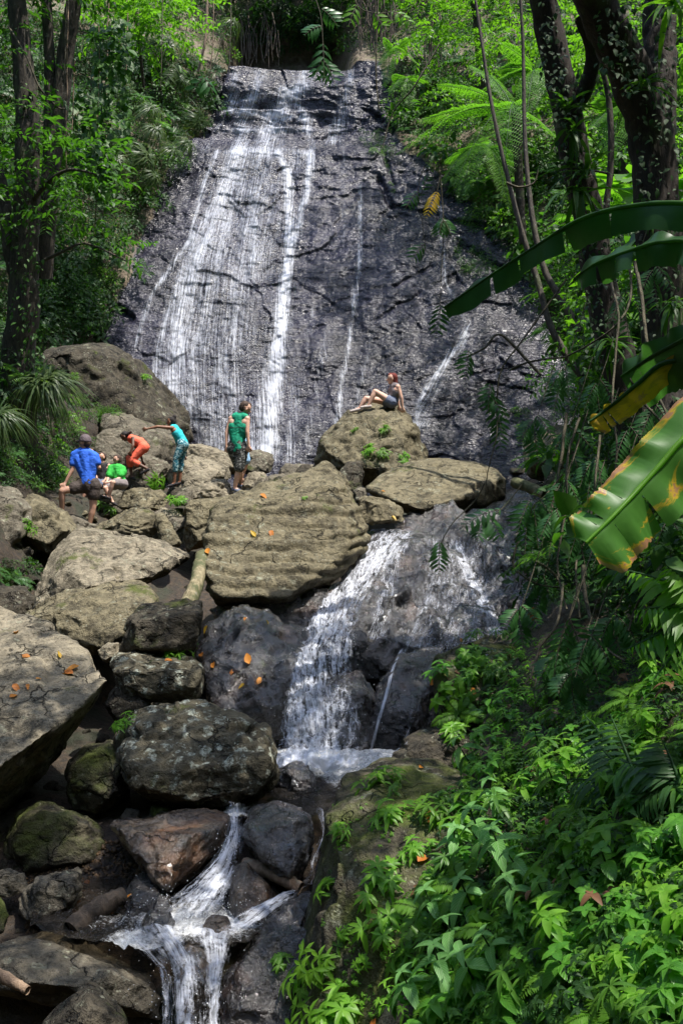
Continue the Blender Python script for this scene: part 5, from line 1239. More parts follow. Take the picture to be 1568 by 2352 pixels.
# right bank: two big trunks in the shade of their own crowns
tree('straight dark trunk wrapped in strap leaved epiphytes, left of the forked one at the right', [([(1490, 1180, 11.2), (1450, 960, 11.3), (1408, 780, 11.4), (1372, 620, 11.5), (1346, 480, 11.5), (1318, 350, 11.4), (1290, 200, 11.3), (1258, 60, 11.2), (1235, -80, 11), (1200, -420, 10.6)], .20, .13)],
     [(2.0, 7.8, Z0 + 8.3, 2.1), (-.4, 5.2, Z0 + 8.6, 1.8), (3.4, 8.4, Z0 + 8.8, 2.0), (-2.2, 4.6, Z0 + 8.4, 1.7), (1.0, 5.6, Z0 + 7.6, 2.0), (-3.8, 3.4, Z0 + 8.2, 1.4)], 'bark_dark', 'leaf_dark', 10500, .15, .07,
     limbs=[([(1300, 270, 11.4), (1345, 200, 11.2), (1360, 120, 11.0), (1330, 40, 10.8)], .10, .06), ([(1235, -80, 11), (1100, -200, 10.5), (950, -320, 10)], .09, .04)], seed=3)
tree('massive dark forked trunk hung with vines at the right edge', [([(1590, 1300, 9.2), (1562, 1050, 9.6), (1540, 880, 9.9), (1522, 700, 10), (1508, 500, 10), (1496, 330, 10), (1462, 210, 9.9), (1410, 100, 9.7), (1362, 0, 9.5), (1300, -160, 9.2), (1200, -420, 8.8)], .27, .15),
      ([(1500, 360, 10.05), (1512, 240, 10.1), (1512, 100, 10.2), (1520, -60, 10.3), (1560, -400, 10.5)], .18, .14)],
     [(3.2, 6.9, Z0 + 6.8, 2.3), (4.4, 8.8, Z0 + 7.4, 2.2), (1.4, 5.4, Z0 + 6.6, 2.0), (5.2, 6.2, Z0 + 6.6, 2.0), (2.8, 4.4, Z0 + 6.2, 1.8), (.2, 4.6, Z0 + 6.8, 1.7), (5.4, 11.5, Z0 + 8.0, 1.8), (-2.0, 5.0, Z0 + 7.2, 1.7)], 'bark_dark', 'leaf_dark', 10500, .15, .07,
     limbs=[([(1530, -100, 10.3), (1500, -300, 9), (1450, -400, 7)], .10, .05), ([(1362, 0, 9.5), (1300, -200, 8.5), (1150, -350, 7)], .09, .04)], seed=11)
# left bank
tree('thick mottled trunk that forks high up at the left edge', [([(48, 1060, 18.2), (42, 840, 18.2), (55, 720, 18.0), (58, 600, 17.9), (62, 480, 17.8), (64, 340, 17.6), (60, 210, 17.5), (48, 90, 17.4), (34, -60, 17.2), (0, -400, 17)], .30, .12),
      ([(52, 690, 18.0), (24, 580, 17.9), (12, 470, 17.9), (-8, 380, 17.8), (-60, 250, 17.7)], .13, .08)],
     [rel(-40, 330, 17.0, 1.0), rel(60, 300, 16.6, .8), rel(150, 350, 16.8, .85), rel(190, 420, 16.9, .7), rel(-60, 120, 17, 1.2), rel(120, 480, 17.3, .6), rel(20, -160, 17, 2.0), rel(250, 560, 17.6, .45), rel(-200, -100, 17, 2.2), rel(-220, 300, 16, 1.2), rel(170, -260, 17.5, 1.8), rel(220, 470, 17.6, .55), rel(20, 470, 16.8, .5)],
     'bark', 'leaf', 6500, .17, .075, limbs=[([(62, 480, 17.8), (110, 420, 17.4), (160, 390, 17.0), (220, 400, 16.9)], .05, .015), ([(60, 620, 17.9), (140, 580, 17.7), (200, 560, 17.6), (290, 600, 17.6)], .035, .01)], seed=21)
tree('twin stemmed trunk just right of the thick mottled one', [([(100, 640, 19.2), (108, 500, 19.0), (120, 380, 18.9), (138, 250, 18.8), (152, 120, 18.7), (176, -40, 18.5), (210, -400, 18.3)], .17, .13),
      ([(112, 460, 19.0), (112, 330, 18.9), (116, 200, 18.8), (112, 80, 18.7), (100, -100, 18.6)], .11, .09)],
     [rel(250, -240, 18.5, 1.8), rel(60, -200, 18.8, 1.4), rel(130, 420, 18.4, .6)], 'bark', 'leaf', 2600, .16, .08, seed=31)
tree('slender leaning sapling trunk with pale bark between the two dark trunks', [([(1470, 960, 12.2), (1400, 640, 12.0), (1392, 480, 12), (1400, 400, 12), (1402, 300, 12), (1392, 200, 12), (1362, 90, 11.9), (1330, -60, 11.8)], .04, .03)], [], 'bark', limbs=[([(1400, 400, 12), (1350, 395, 12), (1300, 440, 11.8)], .015, .008)], seed=41)
tree('thin mossy stem leaning left of the dark trunks, longer of the pair', [([(1335, 865, 15.2), (1268, 760, 15.4), (1232, 640, 15.7), (1200, 540, 15.8), (1168, 420, 16), (1130, 250, 16.2), (1100, 60, 16.4), (1080, -80, 16.5)], .055, .018)], [], 'bark', seed=45, group=None)
tree('thin mossy stem leaning beside the longer one, ending under the banana leaf', [([(1332, 765, 15.0), (1290, 690, 15.2), (1250, 620, 15.4), (1222, 500, 15.6), (1205, 330, 15.8), (1200, 100, 16), (1190, -60, 16)], .06, .018)], [], 'bark', seed=46)
tree('tree with bright yellow green leaves over the left wall', [([(330, 200, 27), (320, 100, 26), (300, -60, 25), (300, -300, 25)], .035, .05)],
     [rel(330, 30, 24, 1.0), rel(270, 60, 24, .7), rel(385, 70, 24.5, .7), rel(350, 105, 24.5, .45), rel(380, -40, 24.5, 1.1), rel(260, -60, 24, 1.2)], 'bark', 'leaf_bright', 2600, .19, .09, seed=51)
tree('tree over the lip of the falls with a dark crown', [([(700, 100, 40), (720, -100, 39), (740, -300, 38)], .25, .15)],
     [rel(620, 10, 38.5, 1.7), rel(720, 0, 38.5, 1.8), rel(820, 10, 38, 1.8), rel(560, -60, 38, 1.8), rel(900, -40, 37, 2.2), rel(680, -150, 38, 3), rel(860, -220, 37, 3)], 'bark', 'leaf_dark', 7000, .26, .12, seed=61)
tree('tree with light leaves above the tree ferns', [([(1120, 300, 30), (1100, 100, 29), (1080, -100, 28)], .15, .1)],
     [rel(1010, 60, 27, 1.2), rel(1120, 40, 27, 1.4), rel(1060, 130, 27.5, .8), rel(1190, 110, 26, 1.1), rel(1000, -100, 27, 2), rel(1200, -120, 26, 2.2)], 'bark', 'leaf_bright', 4500, .17, .08, seed=71)
tree('sunlit tree seen between the two dark trunks', [([(1440, 620, 24), (1430, 400, 24), (1420, 200, 23)], .12, .08)],
     [rel(1400, 330, 22, .9), rel(1450, 420, 21, .9), rel(1400, 520, 21, .8), rel(1380, 200, 23, 1.2), rel(1460, 560, 20, .8), rel(1600, 300, 21, 1.4), rel(1590, 520, 20, 1.1), rel(1440, 90, 23, 1.4), rel(1620, 60, 22, 1.8), rel(1330, 60, 24, 1.2)], 'bark', 'leaf_bright', 7500, .15, .08, seed=81)
# leafy twigs of the near trees that hang into the top of the view
def twig_thing(label, ctrl, r0, sprays, mat, L, W, npin, name='hanging_twig', cat='twig', group=None, yell=False):
    base = P(*ctrl[0]); root = empty(name, base); tag(root, label, cat, group)
    p = path(ctrl, 20); Vt, Ft = tube_np(p, np.linspace(r0, r0 * .4, 20), 5, 0)
    link('stem', mesh_np('stem', Vt - np.array(base), Ft, mat=M['twig']), parent=root)
    for (a, b, c) in sprays:          # each spray: base (px,py,d), tip (px,py,d), length of the leaflets in metres
        A = np.array(P(*a)); B = np.array(P(*b)); t = np.linspace(0, 1, 9)[:, None]
        pts = A * (1 - t) + B * t + np.array([0, 0, 1]) * (np.sin(np.pi * t) * np.linalg.norm(B - A) * .08)
        lv = Leaves(); rs = np.random.default_rng(rnd.randrange(9999))
        upv = np.array([0, -.75, .55]) + rs.normal(size=3) * .25
        frond_leaves(lv, pts - np.array(base), c, npin, W, ups=upv, rs=rs, droop=.55, fwd=.55, segs=3, base=.02)
        V2, F2 = tube_np(pts - np.array(base), np.linspace(.004, .002, 9), 4)
        so = link('leaf_spray', lv.mesh('leaf_spray', M[mat]), parent=root)
        link('stalk', mesh_np('stalk', V2, F2, mat=M['twig']), parent=so)
    return root
G = 'dark feathery leaf sprays hanging in front of the water'
twig_thing('hanging twig with feathery leaves in front of the right stream, by the banana leaf tip', [(1010, 400, 10), (1018, 520, 10), (1012, 640, 10), (1010, 740, 10)], .006, [((1018, 500, 10), (1006, 545, 9.95), .13), ((1014, 500, 10), (1035, 540, 9.95), .12), ((1012, 700, 10), (1000, 775, 9.95), .14)], 'leaf_spray', 0, .26, 7, group=G)
twig_thing('thin twig with two leaf tufts just left of the right stream', [(975, 380, 10.5), (960, 440, 10.5), (975, 560, 10.5), (965, 600, 10.5)], .005, [((975, 560, 10.5), (945, 600, 10.4), .13), ((960, 440, 10.5), (930, 480, 10.4), .12), ((965, 450, 10.5), (985, 400, 10.4), .10)], 'leaf_spray', 0, .26, 6, group=G)
twig_thing('long bare vine with leaf sprays beside the tilted flat boulder', [(1300, 640, 9.5), (1200, 780, 9.4), (1150, 850, 9.3), (1140, 930, 9.3), (1140, 1000, 9.2), (1120, 1080, 9.2), (1112, 1150, 9.2)], .010,
           [((1075, 805, 9.3), (1068, 875, 9.2), .13), ((1125, 880, 9.3), (1120, 950, 9.2), .13), ((1130, 910, 9.3), (1155, 1010, 9.2), .15), ((1110, 900, 9.3), (1165, 960, 9.2), .14), ((1140, 960, 9.3), (1150, 1040, 9.2), .12)], 'leaf_spray', 0, .25, 8, group=G)
twig_thing('vine crossing the flat boulder and ending in a hanging feathery spray over the ledge', [(1112, 1110, 9.0), (1090, 1150, 9.0), (1040, 1200, 8.9), (1010, 1250, 8.9)], .008, [((1008, 1245, 8.9), (1008, 1318, 8.8), .125)], 'leaf_spray', 0, .27, 9, group=G)
twig_thing('twig with two drooping sprays over the wet ledge', [(1200, 1110, 8.6), (1160, 1160, 8.6), (1130, 1185, 8.5), (1110, 1190, 8.5)], .006, [((1150, 1170, 8.5), (1055, 1215, 8.4), .13), ((1120, 1185, 8.5), (1150, 1240, 8.4), .14), ((1110, 1195, 8.5), (1095, 1240, 8.4), .12)], 'leaf_spray', 0, .27, 8, group=G)
twig_thing('bushy hanging twig over the right end of the wet ledge', [(1290, 1090, 8.3), (1250, 1140, 8.2), (1220, 1170, 8.2), (1215, 1260, 8.2)], .007, [((1215, 1150, 8.2), (1185, 1230, 8.1), .13), ((1225, 1170, 8.2), (1235, 1260, 8.1), .14), ((1240, 1150, 8.2), (1280, 1220, 8.1), .13), ((1210, 1180, 8.2), (1205, 1270, 8.1), .13)], 'leaf_spray', 0, .25, 9, group=G)
k = 0
for (x, y, dx, dy, d, lb) in ((1225, 985, 10, 75, 8.8, 'leaf spray hanging before the brown boulder'), (1300, 1010, 30, 80, 8.6, 'leaf spray above the brown boulder'), (1360, 1080, -15, 85, 8.0, 'dark leaf spray under the dying banana leaf'),
        (1290, 1130, 10, 90, 8.2, 'dark leaf spray in the vine curtain, left of the yellowing banana leaf'), (1330, 1240, 20, 110, 7.4, 'dark leaf spray under the tip of the yellowing banana leaf'), (1270, 1200, -10, 80, 8, 'dark leaf spray close to the wet ledge'),
        (1390, 1260, 15, 90, 7.2, 'leaf spray right below the yellowing banana leaf'), (1470, 1230, 10, 100, 6.8, 'leaf spray below the green part of the banana leaf'), (1530, 1220, 15, 100, 6.4, 'leaf spray nearest the right edge under the banana leaf'),
        (1190, 1420, 12, 70, 7.8, 'leaf spray over the mossy block'), (1300, 1450, 15, 150, 6.4, 'longest dark spray over the bank'), (1350, 1490, 30, 110, 6.2, 'glossy dark spray over the strap ferns'), (1405, 1440, 25, 90, 6.3, 'dark spray in front of the black hollow'),
        (1270, 1530, 15, 75, 6.6, 'short dark spray over the fresh herbs'), (1310, 1570, 10, 70, 6.3, 'lowest dark spray on the bank'), (1290, 870, -20, 80, 9.5, 'leaf spray on the mossy stems'), (1370, 900, 10, 90, 9.0, 'leaf spray before the straight dark trunk'),
        (1440, 1010, 20, 100, 8.0, 'leaf spray between dark trunk and dying banana leaf'), (1240, 1350, -15, 70, 8.4, 'leaf spray at the dark end of the ledge'), (1420, 1130, 10, 90, 7.6, 'leaf spray in the darkest part of the vines'), (1500, 960, 10, 90, 7.6, 'leaf spray in front of the forked trunk'),
        (1430, 700, 15, 90, 9.2, 'leaf spray on the straight trunk under the second banana leaf'), (1500, 640, 10, 80, 8.8, 'leaf spray under the second banana leaf')):
    twig_thing(lb, [(x + 60, y - 190, d + .3), (x + 25, y - 80, d + .1), (x, y, d), (x + dx * .6, y + dy * .5, d)], .005,
               [((x, y, d), (x + dx, y + dy, d - .1), .135 if d > 7 else .115), ((x + 6, y - 30, d), (x + dx + 35, y + dy - 50, d - .1), .12), ((x - 2, y - 20, d), (x - 30, y + dy - 45, d - .1), .11)], 'leaf_spray', 0, .24, 9, group='dark leaf sprays in the vine curtain')
# hanging stems, roots and lianas
def vine(label, ctrl, r0, r1, mat='twig', name='vine', cat='vine', group=None, k=6, wob=.02):
    p = path(ctrl, 40); q = p * 2.3; p = p + wob * np.stack([fbm(q, 3, 5), fbm(q, 3, 6), 0 * q[:, 0]], 1)
    base = Vector(tuple(p[0])); Vt, Ft = tube_np(p - p[0], np.linspace(r0, r1, 40), k)
    o = link(name, mesh_np(name, Vt, Ft, mat=M[mat]), loc=base); return tag(o, label, cat, group)
vine('pinkish brown hanging root left of the lip of the falls', [(478, -200, 31), (475, 40, 31), (468, 110, 31), (455, 165, 31.2)], .05, .04, 'root', 'hanging_root', 'root')
vine('thin root beside the pinkish brown one', [(492, -200, 31.2), (490, 60, 31.2), (484, 160, 31.3)], .02, .015, 'root', 'hanging_root', 'root')
vine('dark straight liana at the upper corner of the falls', [(531, -200, 30.5), (530, 40, 30.5), (527, 165, 30.5)], .018, .015, 'twig')
for i, (x, y0, y1, d) in enumerate(((155, 0, 420, 18), (150, 30, 260, 17.5), (168, 200, 300, 19), (205, 250, 420, 20), (225, 120, 430, 20), (232, 150, 470, 20.5), (245, 60, 330, 21), (222, 380, 520, 20), (290, 90, 260, 21), (372, 10, 200, 22))):
    vine(('longest thin liana beside the twin stemmed trunk', 'short liana high beside the twin stemmed trunk', 'liana in front of the lower twin trunk', 'liana at the left side of the leafy curtain', 'long liana in the middle of the leafy curtain', 'liana reaching lowest under the leafy curtain', 'liana at the right side of the leafy curtain', 'liana hanging over the mossy knob', 'liana farthest right in the leafy curtain', 'liana under the yellow green leaves')[i], [(x + 4, y0 - 60, d), (x, (y0 + y1) / 2, d), (x - 3, y1, d)], .012, .009, 'twig' if i % 2 else 'root', group='hanging lianas at the left')
vine('liana swinging from the thick trunk to the twin stemmed one', [(20, 60, 17), (60, 130, 16.8), (90, 200, 16.8), (130, 245, 16.9), (150, 250, 17)], .02, .015, 'twig')
RG = 'tangled bare vines at the right'
for i, c in enumerate((
  [(1460, 600, 8), (1480, 760, 7.6), (1495, 860, 7.4), (1530, 960, 7.2), (1520, 1010, 7.2)], [(1400, 640, 8.4), (1420, 720, 8), (1410, 840, 7.8), (1405, 930, 7.6), (1415, 1040, 7.4), (1400, 1200, 7.2)], [(1440, 900, 7), (1480, 930, 6.8), (1530, 990, 6.7), (1525, 1060, 6.6)],
  [(1300, 950, 8.6), (1290, 1050, 8.4), (1270, 1150, 8.2), (1255, 1250, 8.1)], [(1330, 960, 8.4), (1305, 1060, 8.2), (1300, 1160, 8), (1280, 1290, 7.8), (1300, 1400, 7.4)], [(1380, 1000, 8), (1365, 1100, 7.8), (1345, 1230, 7.5), (1320, 1300, 7.3), (1330, 1420, 6.9)],
  [(1200, 1270, 8.6), (1250, 1300, 8.3), (1280, 1330, 8.1), (1290, 1380, 8)], [(1190, 1240, 8.6), (1180, 1300, 8.5), (1230, 1340, 8.3), (1290, 1350, 8.1)], [(1430, 560, 8.6), (1450, 680, 8.2), (1400, 760, 8), (1300, 820, 8.4)],
  [(1240, 860, 9.4), (1150, 770, 9.6), (1110, 800, 9.5), (1050, 830, 9.4)], [(1170, 850, 9.4), (1220, 830, 9.3), (1300, 820, 9.2)], [(1460, 1250, 6.8), (1470, 1350, 6.5), (1440, 1450, 6.2)], [(1340, 1300, 7), (1350, 1400, 6.7), (1380, 1480, 6.3), (1430, 1520, 6)],
  [(1290, 1340, 7.2), (1280, 1430, 6.8), (1240, 1490, 6.7), (1220, 1560, 6.5)], [(1500, 1100, 7), (1490, 1200, 6.8), (1440, 1290, 6.6), (1400, 1330, 6.5)], [(1160, 420, 12), (1190, 430, 12), (1225, 420, 12), (1235, 390, 12)], [(1010, 100, 13), (950, 200, 13), (900, 260, 13.2), (880, 340, 13.2)],
  [(870, -60, 12), (866, 80, 12), (862, 170, 12), (872, 250, 12)])):
    vine(('vine looping beside the dying banana leaf', 'long vine before the straight trunk', 'vine curling under the dying banana leaf', 'vine hanging past the brown boulder', 'second vine hanging past the brown boulder', 'vine crossing behind the yellowing banana leaf', 'twisted vine at the end of the wet ledge', 'second twisted vine at the end of the wet ledge', 'vine slanting under the two upper banana leaves', 'thin twig arching in front of the right stream', 'twig joining the arching one', 'vine below the green part of the banana leaf', 'vine hanging into the black hollow', 'vine drooping over the upper herbs', 'vine behind the tip of the yellowing leaf', 'crooked dark branch above the banana leaf tip', 'long arching branch right of the lip of the falls', 'thin twig hanging before the right half of the lip')[i], c, .011 if i % 3 else .016, .007, 'twig', group=RG if i <= 14 else 'thin branches in front of the upper falls')
# epiphytes on the dark trunks
for px, py, d, s, up, lb in ((1300, 250, 11.0, 1.0, 1.2, 'strap leaved epiphyte high on the straight trunk'), (1345, 400, 11.0, 1.3, .8, 'epiphyte with upright leaves in the middle of the straight trunk'), (1330, 440, 10.9, 1.7, -.2, 'large epiphyte with long hanging strap leaves on the straight trunk'),
        (1310, 300, 10.9, 1.1, 0, 'drooping epiphyte under the highest one'), (1545, 20, 9.3, 1.4, .6, 'bright green epiphyte at the top right corner'), (1500, 480, 9.6, .9, .4, 'small epiphyte on the forked trunk'), (1400, 790, 10.8, 1.2, .3, 'epiphyte low on the straight trunk'), (1480, 200, 9.4, .8, .6, 'epiphyte in the fork'),
        (1545, 700, 9.3, 1.0, .3, 'epiphyte low on the forked trunk'), (215, 90, 18.2, 1.0, .6, 'leafy epiphyte on the twin stemmed trunk')):
    lv = Leaves(); rs = np.random.default_rng(int(px)); n = 22
    a = rs.uniform(0, 6.283, n); dd = np.stack([np.cos(a), np.sin(a) - .35, up + rs.normal(size=n) * .5], 1)
    lv.add(leaf_geo(.42, .045, 7, 'strap', .3, 1.5), rs.normal(size=(n, 3)) * .03, dd, np.array([0, 0, 1.0]), rs.uniform(.5, 1.1, n) * s, rs=rs)
    o = link('epiphyte', lv.mesh('epiphyte', M['leaf_bright' if 'bright' in lb else 'leaf']), loc=P(px, py, d)); tag(o, lb, 'epiphyte')
# small leaved climbers on the dark trunks and the left curtain
def climber(label, boxes, n, L, W, mat, shape='heart', seed=0):
    rs = np.random.default_rng(seed); lv = Leaves(); g = leaf_geo(L, W, 3, shape, .15, .3); tot = sum(b[5] for b in boxes)
    for x0, y0, x1, y1, d, wgt in boxes:
        m = int(n * wgt / tot); pos = np.array([tuple(P(rs.uniform(x0, x1), rs.uniform(y0, y1), d + rs.uniform(-.3, .3))) for _ in range(m)])
        dr = np.stack([rs.normal(size=m) * .6, rs.uniform(-.9, -.1, m), -np.abs(rs.normal(size=m)) * .8 - .2], 1)
        lv.add(g, pos, dr, np.array([0, -.5, 1.0]) + rs.normal(size=(m, 3)) * .3, rs.uniform(.5, 1.2, m), rs=rs)
    me = lv.mesh('climbing_vine', M[mat]); o = link('climbing_vine', me); tag(o, label, 'vine', kind='stuff'); return o
climber('curtain of heart shaped vine leaves hanging beside the twin trunks', [(215, 60, 265, 420, 20.2, 6), (265, 40, 300, 330, 20.5, 3), (170, 200, 225, 430, 19.5, 4), (225, 330, 260, 480, 20, 2)], 900, .20, .15, 'leaf', seed=5)
climber('small leaves climbing the forked trunk', [(1460, 220, 1560, 1000, 9.68, 6), (1370, 0, 1480, 220, 9.25, 3), (1500, -20, 1545, 300, 9.8, 2)], 700, .075, .05, 'leaf_dark', 'ovate', seed=6)
climber('small leaves climbing the straight dark trunk', [(1240, 0, 1300, 200, 10.95, 2), (1270, 150, 1340, 420, 11.0, 3), (1320, 450, 1430, 850, 11.0, 5)], 600, .075, .05, 'leaf_dark', 'ovate', seed=7)
climber('small leaves climbing the thick mottled trunk at the left', [(25, 560, 100, 860, 17.5, 4), (40, 100, 85, 560, 17.3, 3)], 260, .10, .06, 'leaf', 'ovate', seed=8)

# ------------------------------------------------------------------ tree ferns and big leaved plants
def big_fern(label, base, fronds, mat='fern', pin=30, w=.42, name='tree_fern', cat='tree fern', sub=True, trunk=None, group=None):
    b = P(*base); root = empty(name, b); tag(root, label, cat, group)
    if trunk: 
        Vt, Ft = tube_np(path(trunk, 20), np.linspace(.10, .07, 20), 9, .2, 3); link('trunk', mesh_np('trunk', Vt - np.array(b), Ft, mat=M['bark_dark']), parent=root)
    for tip, bul in fronds:
        A = np.array(b); B = np.array(P(*tip)); L = np.linalg.norm(B - A); t = np.linspace(0, 1, 16)[:, None]
        pts = A * (1 - t) + B * t + np.array([0, 0, 1.0]) * np.sin(np.pi * t ** .8) * L * bul - A
        rs = np.random.default_rng(rnd.randrange(9999)); lv = Leaves()
        if sub:                                           # twice divided frond
            T = np.gradient(pts, axis=0); T /= np.linalg.norm(T, axis=1)[:, None]
            for q in np.linspace(.12, .97, pin):
                i = min(int(q * 15), 14); pp = pts[i] * (1 - (q * 15 - i)) + pts[i + 1] * (q * 15 - i); tt = T[i]
                sd = np.cross(tt, [0, 0, 1.0]); sd /= np.linalg.norm(sd) + 1e-9; nn = np.cross(sd, tt); pl = w * math.sin(math.pi * min(1, .15 + q * .84)) ** .7
                for sg in (-1, 1):
                    d = sd * sg + tt * .45 + rs.normal(size=3) * .05; tp = arc(pp, d, pl, .22, 5)
                    frond_leaves(lv, tp, pl * .20, 8, .42, ups=nn, segs=1, rs=rs, droop=.2, base=.08)
        else:
            frond_leaves(lv, pts, w, pin, .16, segs=3, rs=rs, droop=.9, fwd=.35)
        fo = link('frond', lv.mesh('frond', M[mat]), parent=root)
        V2, F2 = tube_np(pts, np.linspace(.014, .003, 16), 4); link('rib', mesh_np('rib', V2, F2, mat=M['fern_dark']), parent=fo)
    return root
big_fern('sunlit tree fern reaching towards the falls with its lowest fronds', (1185, 265, 20.5), [((905, 358, 20.0), .16), ((1000, 195, 21), .10), ((1040, 430, 19.6), .22), ((1080, 150, 21.5), .12), ((1290, 330, 20), .15), ((1150, 470, 19.2), .3), ((955, 280, 20.6), .10)], trunk=[(1185, 265, 20.5), (1190, 400, 20.5), (1200, 560, 20.6)])
big_fern('tree fern with drooping fronds below the sunlit one', (1110, 345, 22), [((1010, 430, 21.4), .2), ((1055, 470, 21), .25), ((1170, 480, 21.4), .25), ((1200, 380, 22), .15), ((1020, 370, 22), .12)], mat='fern')
big_fern('tree fern high between the light tree and the straight trunk', (1230, 170, 22), [((1100, 210, 21.6), .12), ((1150, 100, 22), .1), ((1210, 260, 21), .2), ((1330, 220, 22), .15), ((1290, 90, 22.4), .1), ((1140, 160, 22), .12)])
big_fern('tree fern seen between the two dark trunks', (1440, 250, 17), [((1360, 290, 16.6), .15), ((1380, 200, 17), .1), ((1400, 360, 16.4), .25), ((1480, 340, 16.6), .2), ((1360, 240, 17.2), .12)])
big_fern('lower tree fern with shining fronds behind the straight trunk', (1450, 480, 16), [((1385, 430, 15.8), .15), ((1390, 520, 15.6), .2), ((1440, 580, 15.4), .25), ((1480, 420, 16), .1), ((1350, 500, 15.8), .12)])
big_fern('fern clump hanging over the right rim of the falls', (905, 120, 31), [((870, 150, 30.6), .2), ((885, 200, 30.4), .3), ((960, 150, 30.6), .2), ((940, 90, 31), .1), ((880, 90, 31), .1)], w=.34)
big_fern('smaller fern on the rim under the hanging roots', (930, 185, 29.5), [((895, 215, 29), .2), ((940, 250, 29), .3), ((990, 190, 29.3), .15), ((900, 175, 29.5), .1)], w=.3)
big_fern('fern beside the brown boulder behind the vines', (1290, 900, 15), [((1240, 930, 14.6), .2), ((1270, 970, 14.4), .3), ((1340, 930, 14.6), .2), ((1310, 850, 15), .1)], w=.2, mat='fern_dark', pin=20)
twig_thing('pale palmate leaf spray catching the sun at the upper left of the falls', [(430, 60, 16), (418, 120, 16), (405, 145, 16)], .008, [((405, 143, 16), (378, 195, 15.9), .22)], 'grass', 0, .2, 7, cat='leaf spray')
twig_thing('hanging dark leaves at the left edge of the waterfall lip', [(520, 60, 15), (490, 150, 15), (468, 180, 15)], .008, [((468, 178, 15), (440, 215, 15), .25), ((470, 178, 15), (490, 215, 15), .25)], 'leaf_spray', 0, .3, 4, cat='leaf spray')
twig_thing('dark leafy twig hanging before the top of the waterfall', [(700, -60, 13), (735, 30, 13), (742, 120, 13), (744, 150, 13)], .008, [((738, 60, 13), (700, 80, 12.9), .17), ((742, 100, 13), (745, 200, 12.9), .2), ((744, 140, 13), (770, 195, 12.9), .18), ((738, 20, 13), (775, 60, 12.9), .18), ((742, 130, 13), (722, 185, 12.9), .17)], 'leaf_spray', 0, .3, 6, cat='leaf spray')
twig_thing('twig with green leaves above the right half of the lip', [(800, -80, 12), (820, 10, 12), (870, 30, 12), (930, 20, 12)], .008, [((820, 10, 12), (800, 60, 11.9), .15), ((860, 28, 12), (880, 70, 11.9), .15), ((900, 25, 12), (950, 60, 11.9), .15)], 'leaf_herb', 0, .3, 5, cat='leaf spray')
twig_thing('yellow dying frond hanging before the right part of the cliff', [(1010, 400, 14), (1005, 430, 14), (1000, 450, 14)], .007, [((1003, 440, 14), (978, 500, 13.9), .14)], 'leaf_yellow', 0, .25, 10, cat='leaf spray')
for i, (px, py, d, s, lb) in enumerate(((1440, 440, 15, 1.4, 'huge round leaved plant glowing between the dark trunks'), (1420, 620, 14, 1.2, 'big leaved plant behind the straight trunk'), (1560, 480, 15, 1.3, 'big leaved plant at the right edge behind the forked trunk'),
        (20, 400, 20, 1.3, 'backlit big leaved plant left of the thick trunk'), (35, 430, 20, 1.0, 'lower backlit big leaved plant left of the thick trunk'), (1450, 760, 13, .9, 'big leaved plant low between the trunks'), (100, 410, 20, .8, 'big leaved plant between the left trunks'))):
    lv = Leaves(); rs = np.random.default_rng(i + 300); n = 9; a = rs.uniform(0, 6.283, n)
    dd = np.stack([np.cos(a), np.sin(a) - .3, .5 + rs.normal(size=n) * .4], 1)
    lv.add(leaf_geo(.55, .38, 7, 'heart', .12, .9), dd * .25, dd, np.array([0, 0, 1.0]) + rs.normal(size=(n, 3)) * .2, rs.uniform(.6, 1.1, n) * s, rs=rs)
    o = link('large_leaved_plant', lv.mesh('large_leaved_plant', M['leaf_bright']), loc=P(px, py, d)); tag(o, lb, 'plant')
# long wavy leaved ferns of the bank
big_fern('bright fern with long wavy strap leaflets at the right edge', (1660, 1440, 4.3), [((1440, 1310, 4.5), .12), ((1460, 1400, 4.3), .12), ((1440, 1490, 4.3), .10), ((1500, 1560, 4.2), .15), ((1530, 1300, 4.3), .1)], mat='fern', pin=14, w=.20, name='strap_fern', cat='fern', sub=False)
big_fern('dull green strap fern in the middle of the upper bank', (1470, 1830, 4.9), [((1340, 1640, 5.4), .05), ((1380, 1720, 5.1), .06), ((1300, 1790, 5.2), .08), ((1400, 1640, 5.3), .05)], mat='fern_dark', pin=12, w=.19, name='strap_fern', cat='fern', sub=False)
big_fern('dark strap fern at the right of the black hollow', (1560, 1800, 4.5), [((1430, 1750, 4.7), .08), ((1450, 1850, 4.6), .1), ((1500, 1930, 4.5), .12), ((1520, 1700, 4.6), .06)], mat='fern_dark', pin=12, w=.17, name='strap_fern', cat='fern', sub=False)
big_fern('strap fern at the bottom edge', (1290, 2330, 4.3), [((1200, 2290, 4.5), .1), ((1240, 2380, 4.2), .1), ((1340, 2380, 4.1), .1), ((1260, 2240, 4.5), .05)], mat='fern_dark', pin=10, w=.13, name='strap_fern', cat='fern', sub=False)

